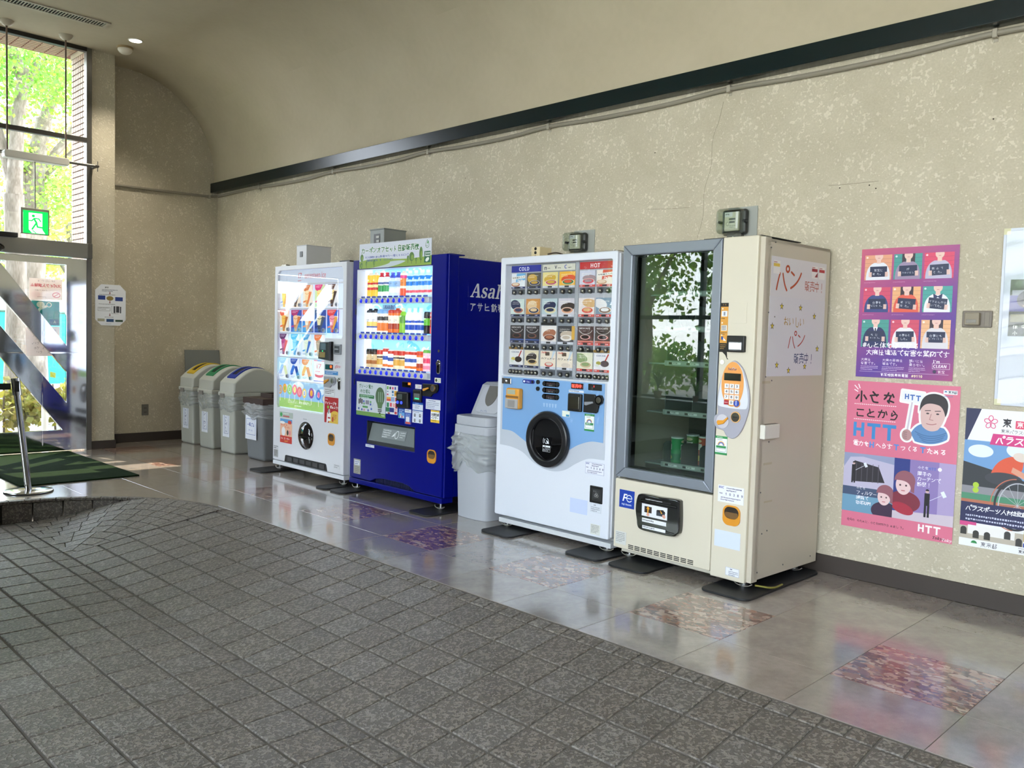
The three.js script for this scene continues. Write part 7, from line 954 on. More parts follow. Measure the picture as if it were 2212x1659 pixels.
// a crumpled bag rim hanging over the edge of a bin: outline in x,z, hanging from y1 to y0(angle)
function liner(parent, name, label, cx, cz, hw, hd, y1, drop, amp, sd, round = 4) {
  const N = 96, M = 22, pos = [], idx = [], f = noiseField(24, sd), f2 = noiseField(24, sd + 40);
  for (let j = 0; j <= M; j++) for (let i = 0; i <= N; i++) {
    const a = i / N * Math.PI * 2, c = Math.cos(a), s = Math.sin(a), k = (Math.abs(c) ** round + Math.abs(s) ** round) ** (-1 / round), v = j / M, u = i / N;
    const puff = 0.006 + amp * (0.25 + 0.75 * Math.sin(Math.PI * Math.min(1, v * 1.05)) ** 0.8) * (0.35 + f(u, v * 0.6)) + amp * 0.5 * (f2(u * 2, v) - 0.5), d = drop * (0.7 + 0.55 * f(u * 0.7 + 0.3, 0.1));
    pos.push(c * k * (hw + puff), y1 - d * v + 0.012 * (f2(u * 1.5, v * 2) - 0.5), s * k * (hd + puff));
    if (i < N && j < M) { const q = j * (N + 1) + i; idx.push(q, q + 1, q + N + 1, q + 1, q + N + 2, q + N + 1); }
  }
  const g = new THREE.BufferGeometry(); g.setAttribute('position', new THREE.Float32BufferAttribute(pos, 3)); g.setIndex(idx); g.computeVertexNormals();
  const m = obj(name, g, film, parent, [cx - parent.position.x, 0, cz - parent.position.z]); m.userData.label = label; return m;
}
const binGrey = mat(0xb2b4ab, 0.5), vertLabel = (str) => canvasTex(110, 320, (g, w, h) => { g.fillStyle = '#dfe4ee'; g.fillRect(0, 0, w, h); g.strokeStyle = '#5a6a9a'; g.lineWidth = 4; g.strokeRect(24, 24, w - 44, h - 62); const n = [...str].length, s = Math.min(44, 220 / n); text(g, str, 52 - s / 2, 34, s, '#2b3a78', { vertical: true, weight: 0.09, gap: 0.1 }); });
function slotBin(x0, color, dark, label, str, linerLabel, sd) {
  const w = 0.33, d = 0.5, t = thing('recycling_bin', label, 'recycling bin', [x0 + w / 2, 0, 0.3]), H = 0.62;
  const body = new RoundedBoxGeometry(w, H, d, 3, 0.025), p = body.attributes.position; for (let i = 0; i < p.count; i++) { const k = 0.93 + 0.07 * (p.getY(i) / H + 0.5); p.setX(i, p.getX(i) * k); p.setZ(i, p.getZ(i) * k); } body.computeVertexNormals();
  obj('body', body.translate(0, H / 2, 0), binGrey, t);
  obj('rim', rbx(-w / 2 - 0.008, w / 2 + 0.008, H - 0.03, H + 0.012, -d / 2 - 0.008, d / 2 + 0.008, 0.012, 3), binGrey, t);
  // curved lid: profile in z,y extruded over the width
  const arc = []; for (let i = 0; i <= 24; i++) { const a = i / 24; arc.push([0.245 - a * 0.49, H + 0.06 + 0.205 * Math.sin(Math.PI * (0.08 + 0.84 * a) * 0.92) ** 0.9]); }
  const prof = shape([[0.25, H + 0.008], ...arc, [-0.25, H + 0.008]]);
  const lid = obj('lid', new THREE.ExtrudeGeometry(prof, { depth: w - 0.05, bevelEnabled: true, bevelSize: 0.02, bevelThickness: 0.025, bevelOffset: -0.02, bevelSegments: 4 }).rotateY(-Math.PI / 2).translate(w / 2 - 0.025, 0, 0), binGrey, t);
  // coloured frame following the lid, with the slot
  const strip = (xa, xb, za, zb, up, m, name, par) => { const g = new THREE.BoxGeometry(xb - xa, 0.016, za - zb, 2, 1, 16).translate((xa + xb) / 2, 0, (za + zb) / 2), q = g.attributes.position; for (let i = 0; i < q.count; i++) { const a = (0.245 - q.getZ(i)) / 0.49; q.setY(i, q.getY(i) + H + 0.06 + 0.205 * Math.sin(Math.PI * (0.08 + 0.84 * a) * 0.92) ** 0.9 + up); } g.computeVertexNormals(); return obj(name, g, m, par); };
  const cm = mat(color, 0.4), fr = strip(-0.085, -0.045, 0.2, -0.14, 0.004, cm, 'slot_frame', lid); strip(0.045, 0.085, 0.2, -0.14, 0.004, cm, 'slot_frame', lid); strip(-0.045, 0.045, 0.2, 0.165, 0.004, cm, 'slot_frame', lid); strip(-0.045, 0.045, -0.1, -0.14, 0.004, cm, 'slot_frame', lid); strip(-0.045, 0.045, 0.165, -0.1, -0.004, mat(dark, 0.6), 'slot_opening', lid);
  obj('latch', rbx(-0.1, -0.02, H - 0.045, H - 0.002, d / 2 + 0.004, d / 2 + 0.022, 0.004), mat(0x7d7974, 0.5), t);
  obj('paper_label', sheet(-0.085, 0.06, 0.17, 0.46, d / 2 - 0.008), print(vertLabel(str), 0.8), t);
  liner(t, 'liner', linerLabel, x0 + w / 2, 0.3, w / 2 - 0.002, d / 2 - 0.002, H - 0.03, 0.15, 0.018, sd, 9);
  return t;
}
slotBin(0.12, 0xc7a823, 0x241c10, 'pale bin with a yellow slot frame next to the end wall', 'ペットボトル', 'clear liner hanging from the bin with the yellow slot', 3);
slotBin(0.59, 0x1f7d52, 0x0c1712, 'pale bin with a green slot frame between yellow and blue', 'ビン・カン', 'clear liner hanging from the bin with the green slot', 5);
slotBin(1.08, 0x10308f, 0x14161c, 'pale bin with a blue slot frame', 'ペットボトル', 'clear liner hanging from the bin with the blue slot', 8);
{
  const t = thing('waste_bin', 'dark grey general waste bin with a brown wooden lid', 'waste bin', [1.82, 0, 0.3]), g = new RoundedBoxGeometry(0.37, 0.55, 0.5, 3, 0.03), p = g.attributes.position;
  for (let i = 0; i < p.count; i++) { const k = 0.9 + 0.1 * (p.getY(i) / 0.55 + 0.5); p.setX(i, p.getX(i) * k); p.setZ(i, p.getZ(i) * k); } g.computeVertexNormals(); obj('body', g.translate(0, 0.275, 0), mat(0x74777a, 0.55), t);
  obj('lid', rbx(-0.2, 0.2, 0.555, 0.615, -0.26, 0.26, 0.004), mat(0x35231d, 0.5), t); obj('lid_collar', [bx(-0.1, 0.12, 0.615, 0.655, 0.1, 0.12), bx(-0.1, 0.12, 0.615, 0.655, -0.12, -0.1), bx(-0.1, -0.08, 0.615, 0.655, -0.1, 0.1), bx(0.1, 0.12, 0.615, 0.655, -0.1, 0.1)], mat(0x35231d, 0.5), t); obj('lid_opening', bx(-0.08, 0.1, 0.614, 0.617, -0.1, 0.1), mat(0x0c0807, 0.8), t);
  obj('paper_label', sheet(-0.16, 0.06, 0.2, 0.44, 0.2485), print(canvasTex(220, 240, (q, w, h) => { q.fillStyle = '#dfe4ee'; q.fillRect(0, 0, w, h); q.strokeStyle = '#5a6fae'; q.lineWidth = 4; q.strokeRect(22, 36, w - 44, h - 84); text(q, '一般ごみ', 36, 76, 36, '#2b429c', { weight: 0.11, gap: 0.02 }); text(q, '弁当ガラ・その他', 50, 142, 17, '#5a6fae', { gap: -0.06 }); }), 0.8), t);
  liner(t, 'liner', 'white translucent liner bulging under the brown wooden lid', 1.82, 0.3, 0.185, 0.25, 0.56, 0.16, 0.03, 21, 8);
  // grey board leaning in the corner
  const b = obj('leaning_board', bx(-0.2, 0.2, 0, 1.04, -0.006, 0.006), new THREE.MeshStandardMaterial({ color: 0x7d807e, roughness: 0.45, metalness: 0.4 }), scene, [0.07, 0.0, 0.22]); b.rotation.set(0, Math.PI / 2 - 0.12, 0); b.rotateX(-0.13); tag(b, 'plain grey sheet metal board leaning in the corner behind the bins', 'board');
}
{ // tall cup bin between the machines
  const t = thing('cup_bin', 'tall light grey cup bin with a hooded lid between two machines', 'waste bin', [5.14, 0, 0.45]), m2 = mat(0xaeb2b8, 0.45);
  const outline = (w, d, r) => { const s = new THREE.Shape(); s.moveTo(-w, -d); s.lineTo(w, -d); s.lineTo(w, d - r); s.quadraticCurveTo(w, d - r * 0.3, w - r * 0.35, d - r * 0.16); s.quadraticCurveTo(0, d + r * 0.16, -w + r * 0.35, d - r * 0.16); s.quadraticCurveTo(-w, d - r * 0.3, -w, d - r); return s; };
  const up = (s, y0, y1, bev = 0.004) => ext(s, y1 - y0, bev, 20).rotateX(Math.PI / 2).scale(1, -1, 1).translate(0, y0, 0);
  const fix = (g) => { const ix = g.index, p = g.attributes.position; const q = p.array; for (let i = 0; i < p.count; i += 3) for (let c = 0; c < 3; c++) { const a = q[(i + 1) * 3 + c]; q[(i + 1) * 3 + c] = q[(i + 2) * 3 + c]; q[(i + 2) * 3 + c] = a; } g.computeVertexNormals(); return g; };
  const body = fix(up(outline(0.18, 0.24, 0.1), 0, 0.63)), p = body.attributes.position; for (let i = 0; i < p.count; i++) { const k = 0.9 + 0.1 * p.getY(i) / 0.63; p.setX(i, p.getX(i) * k); p.setZ(i, p.getZ(i) * k); } body.computeVertexNormals();
  obj('body', body, m2, t); obj('collar', fix(up(outline(0.187, 0.248, 0.1), 0.6, 0.66, 0.006)), m2, t); obj('lid_skirt', fix(up(outline(0.18, 0.24, 0.1), 0.66, 0.725, 0.008)), m2, t);
  const hood = obj('hood', ext(shape([[-0.24, 0.72], [0.09, 0.72], [-0.02, 0.935], [-0.06, 0.955], [-0.24, 0.955]]), 0.31, 0.008).rotateY(-Math.PI / 2).translate(0.155, 0, 0), m2, t);
  const slope = Math.atan2(0.11, 0.215);
  obj('hood_plate', ext(rrect(-0.115, 0.115, -0.1, 0.1, 0.03), 0.006, 0.002).rotateX(-slope).translate(0, 0.83, 0.036), mat(0xb9bcc2, 0.4), hood);
  obj('cup_mouth', ext((() => { const s = new THREE.Shape(); s.moveTo(-0.058, 0.105); s.lineTo(0.058, 0.105); s.lineTo(0.058, 0.03); s.quadraticCurveTo(0.05, -0.04, 0, -0.055); s.quadraticCurveTo(-0.05, -0.04, -0.058, 0.03); return s; })(), 0.004, 0.0015).rotateX(-slope).translate(0, 0.838, 0.039), mat(0x6c6a64, 0.6), hood);
  obj('hood_print', new THREE.BoxGeometry(0.13, 0.026, 0.001).rotateX(-slope).translate(0.0, 0.755, 0.0812), print(canvasTex(220, 44, (g, w, h) => { g.fillStyle = '#b9bcc2'; g.fillRect(0, 0, w, h); text(g, 'カップ入れ口', 10, 8, 29, '#6a7aa0', { weight: 0.1 }); })), hood);
  liner(t, 'liner', 'crumpled clear liner spilling over the tall cup bin', 5.14, 0.45, 0.172, 0.232, 0.605, 0.24, 0.045, 33, 5);
}
// ------------------------------------------------------------------ papers on the right-hand wall
function wallPaper(name, label, cat, x0, x1, y0, y1, w, h, draw, rough = 0.45, tilt = 0) {
  const g = new THREE.PlaneGeometry(x1 - x0, y1 - y0, 14, 14), p = g.attributes.position; for (let i = 0; i < p.count; i++) p.setZ(i, 0.003 + 0.0022 * Math.sin(p.getX(i) * 9 + 1) * Math.sin(p.getY(i) * 7));
  g.computeVertexNormals(); const back = g.clone().rotateY(Math.PI).translate(0, 0, 0.004);
  const m = obj(name, g, new THREE.MeshStandardMaterial({ map: canvasTex(w, h, draw), roughness: rough, side: THREE.DoubleSide }), scene, [(x0 + x1) / 2, (y0 + y1) / 2, 0.002]); m.rotation.z = tilt; return tag(m, label, cat);
}
wallPaper('poster', 'purple poster of nine people holding dark signs', 'poster', 7.551, 8.05, 1.124, 1.82, 1000, 1400, (g, w, h) => {
  const lg = g.createLinearGradient(0, 0, w, h); lg.addColorStop(0, '#c8607c'); lg.addColorStop(0.35, '#a04a86'); lg.addColorStop(0.7, '#5a3a94'); lg.addColorStop(1, '#a84a80'); g.fillStyle = lg; g.fillRect(0, 0, w, h);
  const P = [['#e0a080', '#dfe2ea', 'short', '警察に', '捕まった。'], ['#4a9a94', '#9a8aa8', 'long', '友達が', 'もうおりとして'], ['#d8486a', '#b8b4cc', 'short', '利用停止って', '公表された。'], ['#d0506e', '#3a4880', 'short', '仕事を', 'クビになった。'], ['#e8b080', '#e0604c', 'long', 'まわりに', 'なった。'], ['#4aa09a', '#e6e8f0', 'bow', 'ママと心から', '泣いてた。'], ['#4a9a90', '#27305c', 'tie', '何も聞に', '入れなくなった。'], ['#d0506a', '#e8e4ea', 'short', '将来の事はと', '成長した。'], ['#e8b488', '#d8d4da', 'long', '仕事にも', 'やる気がなくなった']];
  P.forEach(([bg, cl, kind, a, b], i) => {
    const x = 40 + (i % 3) * 312, y = 70 + Math.floor(i / 3) * 350, W = 290, H = i > 5 ? 300 : 270; g.save(); g.beginPath(); g.rect(x, y, W, H); g.clip(); g.fillStyle = bg; g.fillRect(x, y, W, H); g.strokeStyle = 'rgba(60,30,50,0.25)'; g.lineWidth = 3; for (let k = 1; k < 7; k++) { g.beginPath(); g.moveTo(x, y + k * 44); g.lineTo(x + W, y + k * 44); g.stroke(); }
    const cx = x + 150; if (kind === 'long') { g.fillStyle = '#3a2c38'; g.fillRect(cx - 66, y - 10, 40, 130); g.fillRect(cx + 26, y - 10, 40, 130); }
    g.fillStyle = cl; g.beginPath(); g.moveTo(x + 16, y + H); g.quadraticCurveTo(x + 10, y + 120, cx - 50, y + 84); g.lineTo(cx + 50, y + 84); g.quadraticCurveTo(x + W - 10, y + 120, x + W - 16, y + H); g.fill(); g.fillStyle = '#e8c4b8'; g.fillRect(cx - 22, y + 40, 44, 52); g.beginPath(); g.ellipse(cx, y + 14, 44, 48, 0, 0, 7); g.fill(); g.fillStyle = '#c07a7a'; g.fillRect(cx - 12, y + 32, 24, 5);
    if (kind === 'bow') { g.fillStyle = '#27305c'; g.beginPath(); g.moveTo(cx, y + 104); g.lineTo(cx - 46, y + 76); g.lineTo(cx - 38, y + 140); g.lineTo(cx, y + 112); g.lineTo(cx + 38, y + 140); g.lineTo(cx + 46, y + 76); g.fill(); } if (kind === 'tie') { g.fillStyle = '#eef0f4'; g.beginPath(); g.moveTo(cx - 26, y + 84); g.lineTo(cx + 26, y + 84); g.lineTo(cx, y + 150); g.fill(); g.fillStyle = '#1c2238'; g.fillRect(cx - 7, y + 92, 14, 60); }
    g.save(); g.translate(cx, y + 180); g.rotate([0, -0.02, -0.04, 0.0, 0.08, 0.1, 0, -0.03, 0][i]); g.fillStyle = '#27304e'; g.fillRect(-92, -56, 184, 112); const s1 = Math.min(30, 165 / [...a].length), s2 = Math.min(30, 165 / [...b].length); text(g, a, -[...a].length * s1 * 0.53, -30, s1, '#dfe4ee', { weight: 0.08 }); text(g, b, -[...b].length * s2 * 0.53, 8, s2, '#dfe4ee', { weight: 0.08 }); g.fillStyle = '#e8c4b8'; for (const sx of [-1, 1]) for (let k = 0; k < 4; k++) { g.beginPath(); g.roundRect(sx > 0 ? 70 : -106, 4 + k * 13, 36, 12, 6); g.fill(); } g.restore();
    g.fillStyle = 'rgba(255,255,255,0.7)'; g.beginPath(); g.arc(x + 24, y + 24, 11, 0, 7); g.fill(); g.restore(); if (i < 6) fine(g, x, y + H + 22, 180, 1, 11, 'rgba(255,220,235,0.35)', i + 2);
  });
  text(g, '#心と体を傷つける', 60, 1010, 70, '#f4f0f6', { weight: 0.1, gap: -0.02 }); text(g, '大麻は違法で有害な薬物です', 100, 1092, 66, '#f4f0f6', { weight: 0.1, gap: 0.0 });
  text(g, '大麻は', 50, 1190, 34, '#e8dcea'); text(g, '有害です。', 50, 1230, 34, '#e8dcea'); text(g, '大麻の所持は', 280, 1190, 34, '#e8dcea'); text(g, '違法です。', 280, 1230, 34, '#e8dcea'); text(g, '誘いには', 560, 1190, 34, '#e8dcea'); text(g, '乗らない。', 560, 1230, 34, '#e8dcea'); for (const [x, ww] of [[50, 190], [280, 230], [560, 170]]) fine(g, x, 1276, ww, 3, 11, 'rgba(240,226,244,0.7)', x);
  text(g, "I'm", 800, 1184, 40, '#f0e8f0'); g.strokeStyle = '#f0e8f0'; g.lineWidth = 3; g.strokeRect(796, 1222, 170, 58); text(g, 'CLEAN', 806, 1230, 42, '#f0e8f0', { slant: 0.12, gap: 0 }); g.fillStyle = '#3a3050'; g.beginPath(); g.arc(820, 1310, 18, 0, 7); g.fill(); text(g, '警察', 852, 1294, 34, '#f0d8e4'); g.fillStyle = 'rgba(240,226,244,0.8)'; g.fillRect(40, 1336, w - 80, 3); text(g, '警察相談専用電話', 270, 1350, 32, '#f4f0f6', { weight: 0.12, gap: 0.14 }); text(g, '#9110', 590, 1348, 36, '#f0e2b8');
});
wallPaper('poster', 'pink poster with a man in a blue scarf holding a paddle', 'poster', 7.511, 8.092, 0.288, 1.1, 1000, 1400, (g, w, h) => {
  g.fillStyle = '#d5728c'; g.fillRect(0, 0, w, h); g.strokeStyle = '#f4e6ea'; g.lineWidth = 9; g.lineCap = 'round'; for (const [a, b, c, d] of [[66, 84, 96, 100], [66, 44, 98, 78], [102, 32, 116, 66]]) { g.beginPath(); g.moveTo(a, b); g.lineTo(c, d); g.stroke(); }
  text(g, '小さな', 70, 82, 118, '#171216', { weight: 0.13, gap: 0.12 }); text(g, 'ことから', 78, 250, 96, '#171216', { weight: 0.12, gap: 0.1 }); g.setLineDash([4, 14]); g.strokeStyle = '#f4e6ea'; g.lineWidth = 8; for (const y of [218, 362]) { g.beginPath(); g.moveTo(74, y); g.lineTo(466, y); g.stroke(); } g.setLineDash([]);
  g.fillStyle = '#3a86c4'; const H = (x, y, s, c) => { g.fillStyle = c; g.fillRect(x, y, s * 0.26, s * 1.2); g.fillRect(x + s * 0.66, y, s * 0.26, s * 1.2); g.fillRect(x, y + s * 0.47, s * 0.9, s * 0.25); }, T = (x, y, s, c) => { g.fillStyle = c; g.fillRect(x, y, s, s * 0.26); g.fillRect(x + s * 0.37, y, s * 0.26, s * 1.2); };
  H(72, 392, 112, '#3a86c4'); T(202, 392, 124, '#3a86c4'); T(346, 392, 124, '#3a86c4'); text(g, '電力を', 74, 564, 52, '#f4eef0', { weight: 0.12, gap: 0 }); H(232, 566, 46, '#4a86d0'); text(g, 'へらす', 288, 564, 52, '#f4eef0', { weight: 0.12, gap: 0 }); T(456, 566, 46, '#4a86d0'); text(g, 'つくる', 514, 564, 52, '#f4eef0', { weight: 0.12, gap: 0 }); T(690, 566, 46, '#4a86d0'); text(g, 'ためる', 746, 564, 56, '#f4eef0', { weight: 0.12, gap: 0 });
  // cut-out figure: paddle, head, scarf
  const fig = (grow, cols) => { g.lineJoin = 'round'; const part = (c, f) => { g.beginPath(); f(); g.fillStyle = grow ? '#eef0f2' : c; g.fill(); if (grow) { g.lineWidth = 34; g.strokeStyle = '#eef0f2'; g.stroke(); } };
    part('#e6e8ee', () => { g.moveTo(510, 64); g.lineTo(700, 80); g.lineTo(692, 180); g.lineTo(502, 160); g.closePath(); }); part('#c9c0cc', () => { g.moveTo(592, 166); g.lineTo(606, 168); g.lineTo(566, 520); g.lineTo(550, 518); g.closePath(); }); part('#5a86b8', () => { g.moveTo(600, 452); g.quadraticCurveTo(640, 360, 720, 350); g.lineTo(880, 380); g.quadraticCurveTo(930, 430, 910, 480); g.quadraticCurveTo(800, 560, 640, 520); g.closePath(); }); part('#d3b2ac', () => { g.moveTo(680, 150); g.quadraticCurveTo(668, 330, 700, 380); g.quadraticCurveTo(760, 440, 830, 400); g.quadraticCurveTo(880, 340, 890, 250); g.lineTo(880, 150); g.closePath(); }); part('#2b2528', () => { g.moveTo(668, 250); g.quadraticCurveTo(660, 80, 790, 78); g.quadraticCurveTo(900, 84, 906, 180); g.quadraticCurveTo(905, 250, 886, 280); g.quadraticCurveTo(872, 200, 830, 180); g.quadraticCurveTo(740, 150, 700, 190); g.quadraticCurveTo(676, 214, 668, 250); }); part('#b08888', () => { g.ellipse(566, 470, 44, 52, 0, 0, 7); }); };
  fig(true); fig(false); H(532, 94, 40, '#3a66b0'); T(578, 98, 42, '#3a66b0'); T(630, 103, 42, '#3a66b0'); g.strokeStyle = '#4a3a3e'; g.lineWidth = 7; for (const x of [716, 800]) { g.beginPath(); g.moveTo(x, 234); g.lineTo(x + 44, 230); g.stroke(); g.beginPath(); g.ellipse(x + 22, 258, 13, 7, 0, 0, 7); g.fillStyle = '#3a3034'; g.fill(); } g.strokeStyle = '#a87a76'; g.lineWidth = 6; g.beginPath(); g.moveTo(768, 262); g.lineTo(756, 312); g.lineTo(786, 316); g.stroke(); g.strokeStyle = '#9a5a5a'; g.beginPath(); g.moveTo(732, 350); g.quadraticCurveTo(772, 364, 814, 346); g.stroke(); g.strokeStyle = '#46709e'; g.lineWidth = 9; for (let k = 0; k < 4; k++) { g.beginPath(); g.moveTo(640 + k * 20, 430 + k * 24); g.quadraticCurveTo(760, 500 + k * 14, 900 - k * 10, 420 + k * 22); g.stroke(); } g.fillStyle = '#3a3030'; for (let k = 0; k < 4; k++) g.fillRect(534, 444 + k * 18, 34, 3);
  // two photographs
  g.fillStyle = '#b9b4cc'; g.fillRect(0, 690, 470, 560); g.fillStyle = '#8f98b8'; g.beginPath(); g.moveTo(0, 690); g.lineTo(470, 690); g.lineTo(470, 760); g.lineTo(180, 716); g.lineTo(60, 730); g.lineTo(0, 830); g.fill(); g.fillStyle = '#27242c'; g.beginPath(); g.moveTo(100, 760); g.lineTo(330, 800); g.lineTo(390, 940); g.lineTo(90, 960); g.fill(); g.strokeStyle = '#55505c'; g.lineWidth = 5; for (let k = 0; k < 5; k++) { g.beginPath(); g.moveTo(120 + k * 52, 780); g.lineTo(120 + k * 52, 950); g.stroke(); } g.fillStyle = '#40506e'; g.fillRect(0, 1010, 470, 90); g.fillStyle = '#6a98b4'; g.fillRect(0, 1090, 470, 160);
  const man = (x, y, s) => { g.fillStyle = '#15141a'; g.fillRect(x - 18 * s, y, 36 * s, 90 * s); g.fillRect(x - 18 * s, y + 84 * s, 15 * s, 90 * s); g.fillRect(x + 4 * s, y + 84 * s, 15 * s, 90 * s); g.fillStyle = '#c8a8a4'; g.beginPath(); g.arc(x, y - 14 * s, 13 * s, 0, 7); g.fill(); g.fillStyle = '#1c181c'; g.beginPath(); g.arc(x, y - 19 * s, 12 * s, 3, 6.4); g.fill(); g.strokeStyle = '#d8dae6'; g.lineWidth = 4; g.beginPath(); g.moveTo(x + 20 * s, y + 50 * s); g.lineTo(x + 100 * s, y); g.stroke(); g.fillStyle = '#dfe6ee'; g.save(); g.translate(x + 108 * s, y - 6 * s); g.rotate(-0.5); g.fillRect(-10 * s, -22 * s, 26 * s, 44 * s); g.restore(); };
  man(96, 800, 1.0); const girl = (x, y, s, coat) => { g.fillStyle = coat; g.beginPath(); g.ellipse(x, y + 150 * s, 130 * s, 90 * s, 0, 0, 7); g.fill(); g.fillStyle = '#e2c4c4'; g.beginPath(); g.ellipse(x - 10 * s, y + 10 * s, 62 * s, 84 * s, 0, 0, 7); g.fill(); g.fillStyle = '#8f5864'; g.beginPath(); g.arc(x, y - 26 * s, 84 * s, 3.0, 6.6); g.lineTo(x + 78 * s, y + 70 * s); g.lineTo(x + 50 * s, y + 60 * s); g.quadraticCurveTo(x + 60 * s, y - 40 * s, x - 76 * s, y - 24 * s); g.fill(); g.fillStyle = '#4a3238'; g.beginPath(); g.arc(x - 36 * s, y + 14 * s, 8 * s, 0, 7); g.arc(x + 12 * s, y + 14 * s, 8 * s, 0, 7); g.fill(); g.fillStyle = '#b85a64'; g.fillRect(x - 26 * s, y + 56 * s, 30 * s, 7 * s); };
  g.save(); g.beginPath(); g.rect(0, 690, 470, 560); g.clip(); girl(400, 1060, 0.95, '#3a2440'); g.restore(); g.fillStyle = '#8a78b0'; g.fillRect(470, 690, 530, 560); g.fillStyle = '#2a3a80'; g.fillRect(470, 690, 140, 560); g.fillStyle = '#a99ac4'; g.fillRect(860, 690, 140, 470); g.fillStyle = '#c8bcc8'; g.beginPath(); g.moveTo(470, 1180); g.lineTo(1000, 1150); g.lineTo(1000, 1250); g.lineTo(470, 1250); g.fill(); g.save(); g.beginPath(); g.rect(470, 690, 530, 560); g.clip(); girl(570, 920, 1.1, '#7c2a3c'); g.fillStyle = '#a82a40'; g.beginPath(); g.ellipse(560, 1150, 100, 50, 0.3, 0, 7); g.fill(); man(770, 980, 1.25); g.restore();
  text(g, '小さな', 130, 1000, 28, '#f0eef4'); text(g, 'フィルター', 130, 1040, 40, '#f4f2f6', { gap: -0.02 }); text(g, '掃除で', 130, 1088, 40, '#f4f2f6', { gap: -0.02 }); text(g, '効率UP!', 130, 1136, 40, '#f4f2f6', { gap: -0.02 }); text(g, '小さな', 676, 736, 30, '#f0eef4'); text(g, 'HTT', 768, 736, 34, '#4a6ac0'); g.fillStyle = '#f0eef4'; g.beginPath(); g.arc(866, 752, 17, 0, 7); g.fill(); text(g, '厚手の', 676, 786, 42, '#f4f2f6', { gap: -0.02 }); text(g, 'カーテンで', 676, 834, 42, '#f4f2f6', { gap: -0.04 }); text(g, '断熱！', 676, 882, 42, '#f4f2f6', { gap: -0.02 });
  text(g, '脱炭素社会の実現のために、小さなHTTから始めましょう。', 22, 1316, 27, '#4a2a34', { gap: -0.06 }); H(706, 1268, 56, '#f0eef0'); T(768, 1268, 60, '#f0eef0'); T(838, 1268, 60, '#f0eef0'); g.font = 'italic bold 34px serif'; g.fillStyle = '#2a1c20'; g.fillText('Tokyo', 830, 1380); g.fillStyle = '#f0dfe4'; g.fillText('Tokyo', 910, 1386); g.fillStyle = '#e8ecf0'; g.fillRect(860, 40, 116, 36); g.fillStyle = '#2a6aa0'; g.beginPath(); g.arc(880, 58, 11, 3.14, 6.28); g.fill(); text(g, '東京都', 898, 44, 26, '#3a4a5a', { gap: -0.05 }); fine(g, 866, 90, 106, 1, 12, '#6a80b0', 3);
});
